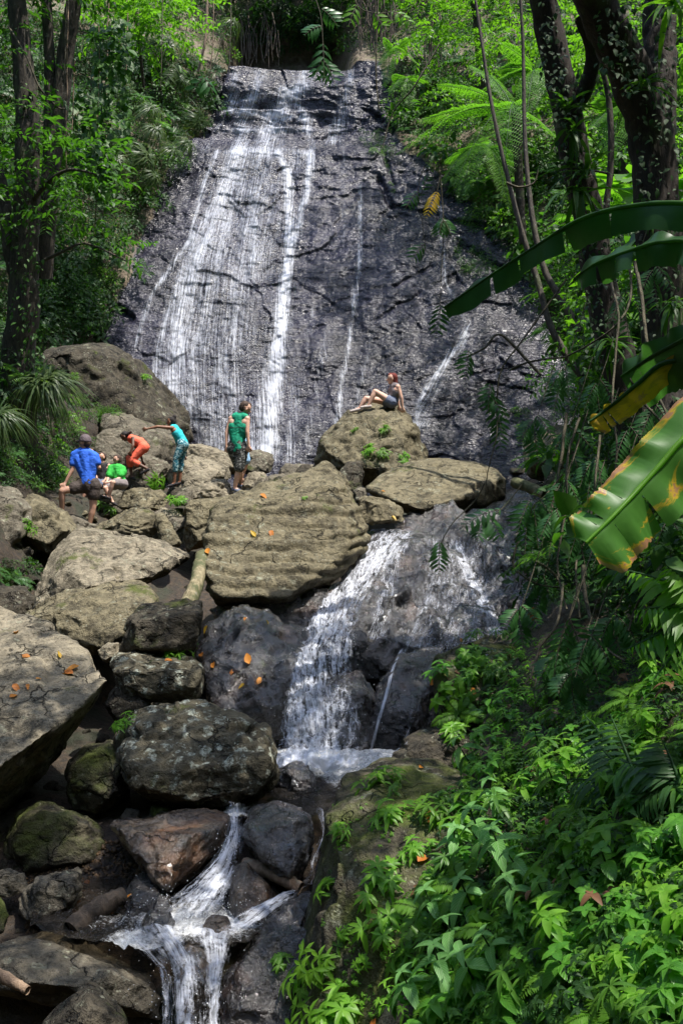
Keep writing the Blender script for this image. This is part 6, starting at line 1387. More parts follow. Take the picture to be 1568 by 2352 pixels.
# ------------------------------------------------------------------ banana plants at the right
bp = empty('banana_plant', P(1830, 2300, 4.4)); tag(bp, 'banana plant reaching in from the right with big torn leaves, one of them yellowing', 'banana plant')
def banana_leaf(ctrl, wa, wb, dA, dB, mat='banana', tears=(), n=170, m=7, label=None, flip=1, prof=None, curl=.25):
    p = path(ctrl, n); base = np.array(bp.location); t = np.linspace(0, 1, n)
    pr = np.sin(np.pi * np.clip(t * .93 + .0, 0, 1) ** .42) if prof is None else prof(t)
    pr = np.clip(t / .07, .25, 1) ** .5 * (1 - .12 * np.sin(t * 9) * .3)
    pr = pr * (1 - .10 * np.abs(fbm(np.stack([t * 60, t * 0 + ctrl[0][1], 0 * t], 1), 2, 9)))
    rs = np.random.default_rng(int(ctrl[0][0])); T = np.gradient(p, axis=0); T /= np.linalg.norm(T, axis=1)[:, None]
    cols = []; us = []
    for sg, w_, dd in ((-1, wa, np.array(dA, float)), (1, wb, np.array(dB, float))):
        s = np.linspace(0, 1, m)
        side = dd - (T @ dd)[:, None] * T; side /= np.linalg.norm(side, axis=1)[:, None]
        nrm = np.cross(T, side); wav = .02 * np.sin(t * 40 + sg) + .03 * fbm(p * 6, 2, 7)
        wav = wav * .8; seg = np.zeros(n)
        for (ts, tt, dep) in tears:
            if ts == sg: seg += (t > tt) * dep
        for k in range(m):
            q = p + side * (pr * w_ * s[k])[:, None] + nrm * ((wav * s[k] + seg * s[k] ** 1.5))[:, None] - np.array([0, 0, 1]) * (curl * w_ * s[k] ** 2)
            cols.append((sg * s[k], q))
    cols = [c for c in cols if not (c[0] == 0 and c is not cols[0])]
    cols.sort(key=lambda c: c[0]); K = len(cols)
    V = np.stack([c[1] for c in cols], 1).reshape(-1, 3) - base
    U = np.stack([np.stack([np.full(n, .5 + .5 * c[0]), t, 0 * t], 1) for c in cols], 1).reshape(-1, 3)
    F = grid_faces(n, K); fi = F[:, 0] // K; fk = F[:, 0] % K; keep = np.ones(len(F), bool)
    for (ts, tt, dep) in tears:
        j = int(tt * (n - 1)); c = np.array([cols[k][0] + cols[min(k + 1, K - 1)][0] for k in range(K)])[fk] / 2
        keep &= ~((fi == j) & (np.sign(c) == ts) & (np.abs(c) > .12))
    me = mesh_np('leaf', V, F[keep], mat=M[mat]); attr(me, 'tint', np.full(len(V), .3 + .2 * rs.random())); attr(me, 'luv', U, 'FLOAT_VECTOR')
    o = link('leaf', me, parent=bp)
    if label: o['label'] = label
    V2, F2 = tube_np(p - base, np.linspace(.006, .016, n), 6); link('midrib', mesh_np('midrib', V2, F2, mat=M['leaf_herb' if mat == 'banana_old' else 'leaf']), parent=o)
banana_leaf([(1020, 706, 6.3), (1130, 630, 6.0), (1230, 565, 5.7), (1330, 504, 5.4), (1440, 474, 5.15), (1580, 468, 4.9), (1720, 510, 4.7), (1810, 760, 4.5), (1830, 1500, 4.4)], .10, .125, (0, .9, .15), (.12, -.35, -1), tears=((1, .33, .05), (-1, .5, .03), (1, .2, -.02), (1, .46, -.04), (1, .12, .02)), label='long dark leaf reaching out over the falls', curl=.1)
banana_leaf([(1322, 636, 5.3), (1370, 604, 5.1), (1450, 574, 4.9), (1520, 556, 4.75), (1600, 568, 4.6), (1720, 700, 4.5), (1820, 1100, 4.5), (1840, 1500, 4.4)], .09, .10, (0, .9, .35), (.1, -.5, -1), tears=((1, .14, .03), (1, .22, -.03), (1, .3, .04), (-1, .3, .03)), label='shorter dark leaf below the long one', curl=.1)
banana_leaf([(1425, 865, 5.0), (1470, 835, 4.9), (1530, 800, 4.7), (1620, 765, 4.5), (1740, 800, 4.4), (1820, 1100, 4.4), (1840, 1500, 4.4)], .08, .20, (-.2, .9, .4), (.3, -.2, -1), tears=((1, .07, .05), (1, .14, -.04)), label='dark leaf cut by the right edge', curl=.05)
banana_leaf([(1352, 968, 4.9), (1385, 945, 4.9), (1420, 918, 4.85), (1465, 880, 4.8), (1540, 830, 4.7), (1700, 850, 4.5), (1820, 1200, 4.4)], .01, .095, (-.3, .8, .5), (.5, -.2, -1), 'banana_dead', tears=((1, .08, .05), (1, .14, -.06), (1, .19, .05)), label='torn yellow and brown dying leaf', curl=.0)
banana_leaf([(1345, 1246, 3.95), (1380, 1212, 3.97), (1420, 1172, 4.0), (1470, 1118, 4.05), (1520, 1062, 4.08), (1568, 1008, 4.1), (1660, 930, 4.15), (1780, 1000, 4.3), (1830, 1500, 4.4)], .135, .18, (-.75, .25, .62), (.80, .1, -.55), 'banana_old', tears=((1, .19, .03), (-1, .30, -.04), (-1, .17, .03), (1, .36, -.03), (-1, .12, -.03)), label='big green leaf with yellow and brown blotches at the right edge', curl=.12)
banana_leaf([(1500, 1085, 4.3), (1560, 1040, 4.3), (1640, 1010, 4.3), (1750, 1050, 4.3)], .03, .09, (-.3, .8, .5), (.5, -.2, -1), 'banana_dead', tears=((1, .3, .05),), label='dry brown curled leaf above the blotched one', curl=.0)
Vt, Ft = tube_np(path([(1830, 2500, 4.4), (1832, 1900, 4.4), (1838, 1300, 4.4), (1840, 900, 4.45)], 20), np.linspace(.13, .05, 20), 12, .05); link('stem', mesh_np('stem', Vt - np.array(bp.location), Ft, mat=M['banana']), parent=bp)
# ------------------------------------------------------------------ cascades and pools of the stream
def sheet(name, rows, nu, nv, dens_fn, mat, amp=.06, seed=0, us=1.0):
    A = np.array([[tuple(P(*c)) for c in r] for r in rows]); A = catmull(A, nu); A = np.swapaxes(catmull(np.swapaxes(A, 0, 1), nv), 0, 1)
    t = np.linspace(0, 1, nu)[:, None] * np.ones(nv)[None]; s = np.ones(nu)[:, None] * np.linspace(0, 1, nv)[None]
    V = A.reshape(-1, 3); wdt = np.linalg.norm(A[:, -1] - A[:, 0], axis=1).mean(); ln = np.linalg.norm(np.diff(A.mean(1), axis=0), axis=1).sum()
    du = np.gradient(A, axis=0); dv = np.gradient(A, axis=1); N = np.cross(du, dv).reshape(-1, 3); N /= np.linalg.norm(N, axis=1)[:, None] + 1e-9
    N[N[:, 1] > 0] *= -1
    D = dens_fn(s.ravel(), t.ravel())
    q = np.stack([s.ravel() * wdt * 7, t.ravel() * ln * 2.2, 0 * D], 1); q2 = q * 2.7
    V = V + N * (1.5 * amp * (fbm(q, 3, seed) + .7 * ridged(q2, 2, seed + 3)) * (.4 + D) + .05 * np.sin(np.pi * s.ravel()))[:, None]
    me = mesh_np(name, V, grid_faces(nu, nv), mat=M[mat]); attr(me, 'dens', D); attr(me, 'flowuv', np.stack([s.ravel() * wdt * us, t.ravel() * ln, 0 * D], 1), 'FLOAT_VECTOR')
    return tag(link(name, me), kind='structure')
edge = lambda s, k=.22: sstep(0, k, s) * (1 - sstep(1 - k, 1, s))
sheet('cascade', [[(845, 1228, 15.1), (905, 1228, 15.0), (985, 1222, 15.2)], [(815, 1272, 14.5), (870, 1270, 14.1), (935, 1262, 14.4)], [(765, 1320, 14.0), (830, 1320, 13.55), (900, 1318, 13.6)], [(725, 1375, 13.3), (795, 1378, 12.95), (875, 1372, 13.0)],
                  [(695, 1435, 12.5), (765, 1440, 12.0), (845, 1440, 12.1)], [(660, 1500, 11.5), (745, 1505, 11.1), (835, 1510, 11.2)], [(650, 1570, 10.7), (740, 1575, 10.45), (840, 1590, 10.5)], [(636, 1650, 10.2), (740, 1655, 10.0), (858, 1655, 10.1)], [(618, 1725, 9.9), (740, 1730, 9.7), (862, 1725, 9.8)], [(606, 1775, 9.6), (735, 1780, 9.45), (850, 1765, 9.6)]],
      220, 70, lambda s, t: np.clip(edge(s, .3) * (.50 + .22 * sstep(.0, .18, t) + .16 * sstep(.6, .8, t) + .22 * fbm(np.stack([s * 5, t * 2.2, 0 * s], 1), 3, 8)) * (1 - .25 * sstep(.55, .9, s) * sstep(.15, .3, t)) - .25 * np.exp(-((s - .66) / .13) ** 2) * sstep(.55, .7, t) * (1 - sstep(.88, .95, t)) + .3 * sstep(.9, .97, t), 0, 1.15), 'cascade', .05, 3)
sheet('cascade', [[(505, 1858, 8.35), (575, 1858, 8.4)], [(512, 1910, 8.0), (570, 1910, 8.05)], [(492, 1965, 7.68), (565, 1965, 7.72)], [(435, 2020, 7.42), (556, 2028, 7.5)], [(365, 2065, 7.2), (548, 2078, 7.25)], [(300, 2112, 7.02), (540, 2120, 7.05)]],
      110, 30, lambda s, t: np.clip(edge(s, .45) * (.52 + .22 * sstep(0, .3, t) - .4 * sstep(.8, 1, t) + .3 * fbm(np.stack([s * 4, t * 3, 0 * s], 1), 3, 12)), 0, 1.1), 'cascade', .03, 5, 1.6)
sheet('cascade', [[(712, 1868, 8.25), (744, 1872, 8.3)], [(724, 1920, 8.0), (746, 1925, 8.05)], [(703, 1975, 7.75), (732, 1980, 7.8)], [(680, 2035, 7.5), (712, 2042, 7.6)], [(610, 2075, 7.25), (690, 2080, 7.3)], [(540, 2105, 7.0), (630, 2125, 7.0)], [(470, 2140, 6.8), (560, 2180, 6.75)]],
      130, 24, lambda s, t: np.clip(edge(s, .45) * (.48 + .30 * sstep(.5, .65, t) - .55 * sstep(.78, 1, t) + .25 * fbm(np.stack([s * 4, t * 6, 0 * s], 1), 3, 14)), 0, 1.1), 'cascade', .02, 7, 1.8)
sheet('cascade', [[(250, 2146, 6.97), (400, 2152, 6.95), (570, 2142, 6.97)], [(345, 2215, 6.72), (440, 2225, 6.6), (535, 2215, 6.7)], [(368, 2280, 6.45), (445, 2290, 6.35), (520, 2280, 6.45)], [(375, 2360, 6.25), (445, 2370, 6.15), (515, 2360, 6.25)], [(380, 2480, 6.05), (445, 2480, 5.95), (515, 2480, 6.05)]],
      110, 50, lambda s, t: np.clip(edge(s, .2) * (.42 + .34 * np.sin(s * 9 + 1) ** 2 + .2 * fbm(np.stack([s * 6, t * 2, 0 * s], 1), 2, 8)), 0, 1.1), 'cascade', .035, 9, 1.4)
def plane_water(name, z, poly_rows, nu, nv, dens_fn, amp=.015, seed=0):
    """level water: rows of (x_left, x_right, y) in metres"""
    R = np.array(poly_rows, float); k = np.linspace(0, len(R) - 1, nu); r = np.stack([np.interp(k, range(len(R)), R[:, i]) for i in range(3)], 1)
    s = np.linspace(0, 1, nv)[None]; X = r[:, :1] * (1 - s) + r[:, 1:2] * s; Y = r[:, 2:3] + 0 * s
    V = np.stack([X.ravel(), Y.ravel(), np.full(X.size, z + CAMZ)], 1)
    px = 784 + V[:, 0] / V[:, 1] * FPX; py = 1176 - (V[:, 2] - CAMZ) / V[:, 1] * FPX
    D = dens_fn(px, py); V[:, 2] += amp * (fbm(V * 7, 3, seed) + .6 * fbm(V * 22, 2, seed + 1)) * (1 + 2.2 * D)
    me = mesh_np(name, V, grid_faces(nu, nv), mat=M['pool']); attr(me, 'dens', D); return tag(link(name, me), kind='structure')
plane_water('pool', -2.52, [(-1.1, .8, 10.7), (-1.0, .75, 9.9), (-.9, .4, 9.3), (-1.0, .02, 8.8), (-1.05, -.05, 8.4), (-1.05, -.1, 8.3)], 110, 100,
            lambda px, py: np.clip(.30 * (1 - sstep(1770, 1812, py + 10 * np.sin(px / 14))) + .45 * np.exp(-((px - 540) / 26) ** 2) * sstep(1840, 1862, py) + .28, 0, 1))
plane_water('pool', -2.93, [(-2.4, -.2, 8.1), (-2.3, -.25, 7.5), (-2.2, -.5, 7.1), (-1.8, -.6, 6.9), (-1.5, -.66, 6.8)], 110, 130,
            lambda px, py: np.clip(.24 + .36 * np.exp(-(((px - 430 - .4 * (2110 - py)) / 165) ** 2 + ((py - 2112) / 55) ** 2) ** 1.2) + .05 * np.sin(px / 21 + py / 9) + .30 * np.exp(-((px - 300) / 60) ** 2 - ((py - 2165) / 18) ** 2) + .25 * np.exp(-((px - 560) / 60) ** 2 - ((py - 2110 + .5 * (px - 560)) / 26) ** 2), 0, 1), .02, 5)
# films that follow the rock under them
def draped(name, pts, w0, w1, st, n=60, m=14, off=.025):
    A = catmull(np.array(pts, float), n); T = np.gradient(A, axis=0); T /= np.linalg.norm(T, axis=1)[:, None]; S_ = np.stack([-T[:, 1], T[:, 0]], 1)
    V = []; last = None
    for i in range(n):
        for k in range(m):
            s = k / (m - 1) * 2 - 1; w_ = w0 + (w1 - w0) * i / (n - 1); q = A[i] + S_[i] * s * w_
            loc, nor = hit(q[0], q[1])
            if loc is None: loc = last
            last = loc; V.append(tuple(loc))
    V = np.array(V).reshape(n, m, 3)
    for _ in range(5):
        V[1:-1] = (V[:-2] + V[2:] + V[1:-1] * 2) / 4; V[:, 1:-1] = (V[:, :-2] + V[:, 2:] + V[:, 1:-1] * 2) / 4
    cv = np.array(CAM) - V; cv /= np.linalg.norm(cv, axis=2)[:, :, None]; V = V + cv * off
    s = np.tile(np.linspace(0, 1, m), n); t = np.repeat(np.linspace(0, 1, n), m); ln = np.linalg.norm(np.diff(V[:, m // 2], axis=0), axis=1).sum(); wd = np.linalg.norm(V[:, -1] - V[:, 0], axis=1).mean()
    me = mesh_np(name, V.reshape(-1, 3), grid_faces(n, m), mat=M['cascade']); attr(me, 'dens', st * edge(s, .4) * sstep(0, .15, t)); attr(me, 'flowuv', np.stack([s * wd, t * ln, 0 * s], 1), 'FLOAT_VECTOR')
    return tag(link(name, me), kind='structure')
draped('stream_water', [(1045, 1225), (1062, 1290), (1092, 1350), (1122, 1410), (1140, 1460)], 14, 34, .75)
draped('stream_water', [(1000, 1300), (980, 1380), (950, 1450), (925, 1500)], 10, 16, .50)
draped('stream_water', [(930, 1480), (905, 1525), (888, 1590), (868, 1660), (850, 1730)], 5, 8, .95)
draped('stream_water', [(945, 1625), (938, 1670), (930, 1710)], 8, 9, .5, n=24)
draped('stream_water', [(960, 1215), (920, 1250), (895, 1310), (880, 1400), (860, 1470)], 34, 46, .55)
draped('stream_water', [(1050, 1212), (1050, 1300), (1040, 1400), (1020, 1500)], 170, 210, .46, n=90, m=60)
draped('stream_water', [(1110, 1290), (1150, 1340), (1190, 1400)], 60, 60, .36, n=50, m=24)
draped('stream_water', [(1120, 1210), (1150, 1280), (1180, 1350)], 16, 22, .35)
draped('stream_water', [(380, 2230), (390, 2290), (385, 2340)], 20, 20, .5, n=24)
# thrown drops
rs = np.random.default_rng(5); dp = []
for px, py, d, sx, sy, n in ((740, 1600, 10.1, 85, 90, 420), (740, 1735, 9.6, 90, 18, 300), (760, 1450, 11.4, 60, 60, 160), (520, 2000, 7.5, 30, 60, 140), (440, 2080, 7.1, 80, 35, 300), (570, 2090, 7.1, 60, 20, 120), (440, 2280, 6.4, 75, 60, 260), (300, 2150, 6.9, 40, 15, 60)):
    for _ in range(n // 2): dp.append((tuple(P(px + rs.normal() * sx * .8, py + rs.normal() * sy * .8, d + rs.normal() * .08)), rs.uniform(.0015, .0045)))
O8 = np.array([(1, 0, 0), (-1, 0, 0), (0, 1, 0), (0, -1, 0), (0, 0, 1.5), (0, 0, -1.5)], float); T8 = np.array([(0, 2, 4), (2, 1, 4), (1, 3, 4), (3, 0, 4), (2, 0, 5), (1, 2, 5), (3, 1, 5), (0, 3, 5)])
V = np.concatenate([O8 * r + np.array(p) for p, r in dp]); F = np.concatenate([T8 + 6 * i for i in range(len(dp))])
md_ = NT('water_drop'); M['drop'] = md_.done(md_.pbsdf(Base_Color=(.85, .87, .9), Roughness=.25).outputs[0])
tag(link('splash_drops', mesh_np('splash_drops', V, F, mat=M['drop'])), kind='stuff')
# ------------------------------------------------------------------ people
def cloth_mat(name, col, col2=None, scale=14, rough=.8, cut=.5):
    t = NT(name); tc = t.n('ShaderNodeTexCoord'); v = tc.outputs['Object']; c = col
    n = t.noise(v, 30, 3, .6)
    if col2:
        f = t.noise(v, scale, 2, .6, .8); c = t.mix(t.ramp(f, cut - .03, cut + .03), col, col2)
    p = t.pbsdf(Base_Color=c, Roughness=rough, Normal=t.bump(t.noise(v, 9, 3, .6, 1.5), .8, .02)); return t.done(p.outputs[0])
def skin_mat(name, col):
    t = NT(name); tc = t.n('ShaderNodeTexCoord'); n = t.noise(tc.outputs['Object'], 12, 3)
    p = t.pbsdf(Base_Color=t.mix(t.ramp(n, .3, .7), tuple(x * .88 for x in col), tuple(min(1, x * 1.08) for x in col)), Roughness=.5)
    p.inputs['Subsurface Weight'].default_value = .08; p.inputs['Subsurface Radius'].default_value = (.01, .004, .002); return t.done(p.outputs[0])
M['skin_pale'] = skin_mat('fair_skin', (.60, .36, .26)); M['skin_tan'] = skin_mat('light_skin', (.50, .28, .19)); M['skin_brown'] = skin_mat('brown_skin', (.22, .10, .055)); M['skin_deep'] = skin_mat('deep_brown_skin', (.12, .052, .03))
CLO = dict(blue=(.02, .12, .62), black=(.015, .012, .014), shorts=(.045, .032, .026), green=(.03, .42, .05), teal=(.0, .26, .14), coral=(.85, .14, .075), turq=(.02, .46, .50), grey=(.20, .17, .17), pale=(.42, .36, .33), navy=(.05, .07, .13), cap=(.10, .075, .085), white=(.7, .7, .75), red=(.55, .04, .03), lblue=(.25, .42, .6),
           hair_red=(.16, .022, .014), hair_brown=(.05, .028, .018), hair_dark=(.012, .008, .007), hair_fair=(.28, .14, .05), slate=(.12, .14, .2))
for k_, c_ in CLO.items(): M['c_' + k_] = cloth_mat(k_ + '_cloth' if not k_.startswith('hair') else k_, c_)
M['c_camo'] = cloth_mat('camouflage_cloth', (.025, .027, .024), (.22, .22, .20), 26, cut=.56)
M['c_leaf'] = cloth_mat('leaf_print_cloth', (.01, .12, .16), (.35, .50, .50), 22, cut=.54)
def ico(n=2):
    bm = bmesh.new(); bmesh.ops.create_icosphere(bm, subdivisions=n, radius=1); v = [tuple(x.co) for x in bm.verts]; bm.free(); return np.array(v)
ICO = ico(2)
def cap_hull(bm, a, b, ra, rb, sq=None):
    a = np.array(a, float); b = np.array(b, float)
    pts = np.concatenate([ICO * ra + a, ICO * rb + b]); vs = [bm.verts.new(p) for p in pts]
    r = bmesh.ops.convex_hull(bm, input=vs)
    bad = [g for g in r['geom_interior'] if isinstance(g, bmesh.types.BMVert)] + [g for g in r['geom_unused'] if isinstance(g, bmesh.types.BMVert)]
    bmesh.ops.delete(bm, geom=list(set(bad)), context='VERTS')
def union(caps, voxel, it=2, wr=0.0, sd=0):
    bm = bmesh.new()
    for c in caps: cap_hull(bm, *c)
    me = bpy.data.meshes.new('t'); bm.to_mesh(me); bm.free(); V, F = voxelise(me, voxel); V = smooth(V, F, it)
    if wr: V = V + normals(V, F) * (wr * (fbm(V * 9, 2, sd) + .7 * ridged(V * np.array([14, 14, 22.]), 2, sd + 1)))[:, None]
    return V, F
def person(label, d, J, face, k=1.0, skin='skin_tan', wear=(), hair=None, extra=(), handcurl=.5, hairdown=None, cap=None, shoes=None, fem=True, group=None, voxel=.009):
    Jw = {n: np.array(P(j[0], j[1], d + (j[2] if len(j) > 2 else 0))) for n, j in J.items()}
    fz = np.array(face, float); fz /= np.linalg.norm(fz); up = np.array([0, 0, 1.0]) if 'crown' not in Jw else Jw['crown'] - Jw['head']
    up = up - fz * (up @ fz); up /= np.linalg.norm(up); sx = np.cross(fz, up)
    H = Jw['head']; nb = Jw['neck']; lp = lambda a, b, t: Jw[a] * (1 - t) + Jw[b] * t if isinstance(a, str) else a * (1 - t) + b * t
    pel = (Jw['hipL'] + Jw['hipR']) / 2; w_ = Jw.get('waist', lp('neck', 'neck', 0) * .45 + pel * .55)
    B = {}
    B['neck'] = (nb, H - up * .05 * k, .052 * k, .05 * k); B['spine'] = (nb - (nb - w_) * .15, w_, .085 * k, .10 * k); B['belly'] = (w_, pel, .105 * k, .115 * k)
    for s in 'LR':
        sh, el, wr = Jw['sh' + s], Jw['el' + s], Jw['wr' + s]; hp, kn, an, to = Jw['hip' + s], Jw['kn' + s], Jw['an' + s], Jw['toe' + s]
        B['cl' + s] = (nb, sh, .052 * k, .052 * k); B['ua' + s] = (sh, el, .048 * k, .037 * k); B['fa' + s] = (el, wr, .038 * k, .024 * k)
        B['side' + s] = (sh * .78 + nb * .22 - (nb - pel) / np.linalg.norm(nb - pel) * .08 * k, w_ * .72 + hp * .28, .078 * k, .082 * k)
        B['hip' + s] = (w_ * .5 + hp * .5, hp, .09 * k, .10 * k); B['th' + s] = (hp, kn, .092 * k, .056 * k)
        cf = kn * .68 + an * .32; bk = cf - kn; B['ca' + s] = (kn, cf, .054 * k, .056 * k); B['cb' + s] = (cf, an, .056 * k, .033 * k); B['ft' + s] = (an - np.array([0, 0, .01]), to, .036 * k, .028 * k)
    caps = [B[n] for n in B]
    caps += [(H + up * .02 * k, H + up * .02 * k - fz * .02 * k, .092 * k, .088 * k), (H, H - up * .07 * k + fz * .03 * k, .078 * k, .048 * k), (H - up * .01 * k + fz * .085 * k, H - up * .028 * k + fz * .108 * k, .011 * k, .014 * k), (H - up * .058 * k + fz * .072 * k - sx * .015 * k, H - up * .058 * k + fz * .072 * k + sx * .015 * k, .011 * k, .011 * k)]
    for sg in (-1, 1): caps.append((H + sx * sg * .082 * k - up * .0, H + sx * sg * .088 * k - up * .025 * k, .016 * k, .013 * k))
    for s in 'LR':
        el, wr = Jw['el' + s], Jw['wr' + s]; dr = Jw['hd' + s] - wr if 'hd' + s in Jw else wr - el; dr = dr / np.linalg.norm(dr)
        ac = np.cross(dr, [0.2, 1, .1]); ac /= np.linalg.norm(ac); pn = np.cross(ac, dr)
        palm = wr + dr * .065 * k; caps.append((wr, palm + ac * .02 * k, .024 * k, .018 * k)); caps.append((wr, palm - ac * .02 * k, .024 * k, .018 * k))
        for f, (o, ln) in enumerate(((-.032, .062), (-.011, .074), (.011, .070), (.031, .055))):
            a = palm + ac * o * k * 1.1; b = a + (dr * (1 - .3 * handcurl) + pn * .5 * handcurl + ac * o * 4) * ln * .55 * k; c = b + (dr * (1 - .9 * handcurl) + pn * handcurl + ac * o * 3) * ln * .5 * k
            caps += [(a, b, .0105 * k, .0095 * k), (b, c, .0095 * k, .008 * k)]
        a = wr + dr * .02 * k - ac * .02 * k; caps += [(a, a - ac * .035 * k + dr * .035 * k, .013 * k, .011 * k), (a - ac * .035 * k + dr * .035 * k, a - ac * .04 * k + dr * .062 * k, .011 * k, .009 * k)]
    V, F = union(caps, voxel * max(k, .85), 1)
    base = Vector(tuple((Jw['toeL'] + Jw['toeR']) / 2)); root = empty('person', base); tag(root, label, 'person', group)
    bA = np.array(base)
    link('body', mesh_np('body', V - bA, F, mat=M[skin]), parent=root)
    for (nm, mat, segs, lb) in wear:
        cp = []
        for bn, t0, t1, inf in segs:
            a, b, ra, rb = B[bn]; cp.append((a * (1 - t0) + b * t0, a * (1 - t1) + b * t1, (ra * (1 - t0) + rb * t0) + inf, (ra * (1 - t1) + rb * t1) + inf * (1.25 if t1 < 1 else 1)))
        V, F = union(cp, .012, 2, .006, len(nm)); o = link(nm, mesh_np(nm, V - bA, F, mat=M[mat]), parent=root)
        if lb: o['label'] = lb
    if hair:
        hm, style = hair
        cp = [(H + up * .035 * k - fz * .034 * k, H + up * .0 * k - fz * .045 * k, .092 * k, .084 * k), (H + up * .07 * k + fz * .03 * k, H + up * .06 * k - fz * .03 * k, .05 * k, .06 * k)]
        if style == 'short': cp = [(H + up * .040 * k - fz * .030 * k, H - up * .005 * k - fz * .045 * k, .086 * k, .074 * k), (H + up * .07 * k + fz * .03 * k, H + up * .06 * k - fz * .03 * k, .05 * k, .06 * k)]
        if style == 'bun': cp.append((H + up * .10 * k - fz * .09 * k, H + up * .12 * k - fz * .10 * k, .045 * k, .045 * k))
        if style == 'long':
            sh_ = (Jw['shL'] + Jw['shR']) / 2; cp += [(H - fz * .05 * k, H - fz * .09 * k - up * .12 * k, .075 * k, .05 * k), (H - fz * .09 * k - up * .12 * k, H - fz * .13 * k - up * .26 * k, .05 * k, .022 * k)]
        if style == 'pony': cp += [(H - fz * .10 * k + up * .02 * k, H - fz * .15 * k - up * .10 * k, .032 * k, .035 * k), (H - fz * .15 * k - up * .10 * k, H - fz * .14 * k - up * .22 * k, .035 * k, .015 * k)]
        if style == 'braid':
            q0 = H - fz * .07 * k - up * .05 * k + sx * .05 * k
            for i in range(7): cp.append((q0 - up * .045 * i * k, q0 - up * (.045 * i + .03) * k + fz * .01 * i * k, .024 * k, .02 * k))
        if style == 'braids':
            for sg in (-.6, 0, .6): cp.append((H - fz * .08 * k + sx * sg * .1, H - fz * .20 * k - up * .02 * k + sx * sg * .1, .03 * k, .012 * k))
        V, F = union(cp, .008, 2, .004, 5); link('hair', mesh_np('hair', V - bA, F, mat=M[hm]), parent=root)
    if cap:
        V, F = union([(H + up * .05 * k - fz * .01 * k, H + up * .03 * k - fz * .02 * k, .104 * k, .104 * k)], .008, 1)
        kz = (V - H) @ up; keep = kz > .02 * k; lowv = ~keep; V = V + up[None] * (np.maximum(0, .02 * k - kz))[:, None]
        co = link('cap', mesh_np('cap', V - bA, F, mat=M[cap]), parent=root)
        V, F = union([(H + up * .035 * k + fz * .09 * k - sx * .04 * k, H + up * .025 * k + fz * .165 * k - sx * .02 * k, .010, .008), (H + up * .035 * k + fz * .09 * k + sx * .04 * k, H + up * .025 * k + fz * .165 * k + sx * .02 * k, .010, .008), (H + up * .037 * k + fz * .09 * k, H + up * .027 * k + fz * .175 * k, .011, .009)], .006, 2)
        link('peak', mesh_np('peak', V - bA, F, mat=M[cap]), parent=co)
    for sg in (-1, 1):
        e = H + fz * .082 * k + sx * sg * .032 * k + up * .012 * k; link('eye', mesh_np('eye', ICO[:12] * .009 * k + e - bA, np.array([(0, 1, 2), (0, 2, 3), (3, 4, 5), (6, 7, 8), (8, 9, 10), (1, 5, 9)]), mat=M['c_black']), parent=root)
    if shoes:
        sm, sole = shoes
        for s in 'LR':
            an, to = Jw['an' + s], Jw['toe' + s]; z = min(an[2], to[2]) - .03
            dr = to - an; dr[2] = 0; L_ = np.linalg.norm(dr) + 1e-6; dr = dr / L_ * max(L_, .13 * k)
            heel = an - dr / np.linalg.norm(dr) * .03 * k; heel = np.array([heel[0], heel[1], an[2] - .02]); tip = np.array([an[0] + dr[0] * 1.15, an[1] + dr[1] * 1.15, to[2]])
            V, F = union([(heel, heel * .4 + tip * .6, .042 * k, .038 * k), (heel * .4 + tip * .6, tip, .038 * k, .030 * k)], .008, 2)
            so = link('shoe', mesh_np('shoe', V - bA, F, mat=M[sm]), parent=root)
            if sole:
                V, F = union([(heel - [0, 0, .028], tip - [0, 0, .018], .024 * k, .022 * k)], .008, 1); link('sole', mesh_np('sole', V - bA, F, mat=M[sole]), parent=so)
    for nm, mt, cps in extra:
        V, F = union([(np.array(P(*a)), np.array(P(*b)), ra, rb) for a, b, ra, rb in cps], .007, 1); link(nm, mesh_np(nm, V - bA, F, mat=M[mt]), parent=root)
    return root
TEE = lambda i, sl=.55: [('spine', 0.0, 1, i), ('belly', 0, .75, i), ('sideL', 0, 1, i), ('sideR', 0, 1, i), ('clL', .25, 1, i), ('clR', .25, 1, i), ('uaL', 0, sl, i), ('uaR', 0, sl, i)]
TANK = lambda i, b=.8: [('spine', .05, 1, i), ('belly', 0, b, i), ('sideL', .25, 1, i), ('sideR', .25, 1, i), ('clL', .35, .6, i * .6), ('clR', .35, .6, i * .6)]
SHORTS = lambda i, t=.5: [('belly', .55, 1, i), ('hipL', .5, 1, i), ('hipR', .5, 1, i), ('thL', 0, t, i), ('thR', 0, t, i)]
PANTS = lambda i, t=.5: SHORTS(i, 1) + [('caL', 0, 1, i * .8), ('caR', 0, 1, i * .8), ('cbL', 0, t, i * .6), ('cbR', 0, t, i * .6)]
person('woman in a blue T-shirt and dark cap seen from behind', 17.5,
  dict(head=(195, 1017), neck=(193, 1033), shL=(172, 1045), shR=(219, 1049), elL=(166, 1080, -.05), wrL=(151, 1109, -.1), hdL=(143, 1119, -.16), elR=(228, 1074), wrR=(224, 1062, .3), waist=(203, 1088), hipL=(190, 1117), hipR=(216, 1117), knL=(143, 1128, -.15), anL=(143, 1181, -.05), toeL=(131, 1188, 0), knR=(214, 1166), anR=(206, 1207, .02), toeR=(205, 1216, -.16)),
  (-.9, .42, .05), 1.02, 'skin_tan', [('shirt', 'c_blue', TEE(.022, .55), None), ('shorts', 'c_shorts', SHORTS(.026, .42), None)], ('c_hair_brown', 'short'), cap='c_cap', shoes=('c_red', 'c_black'))
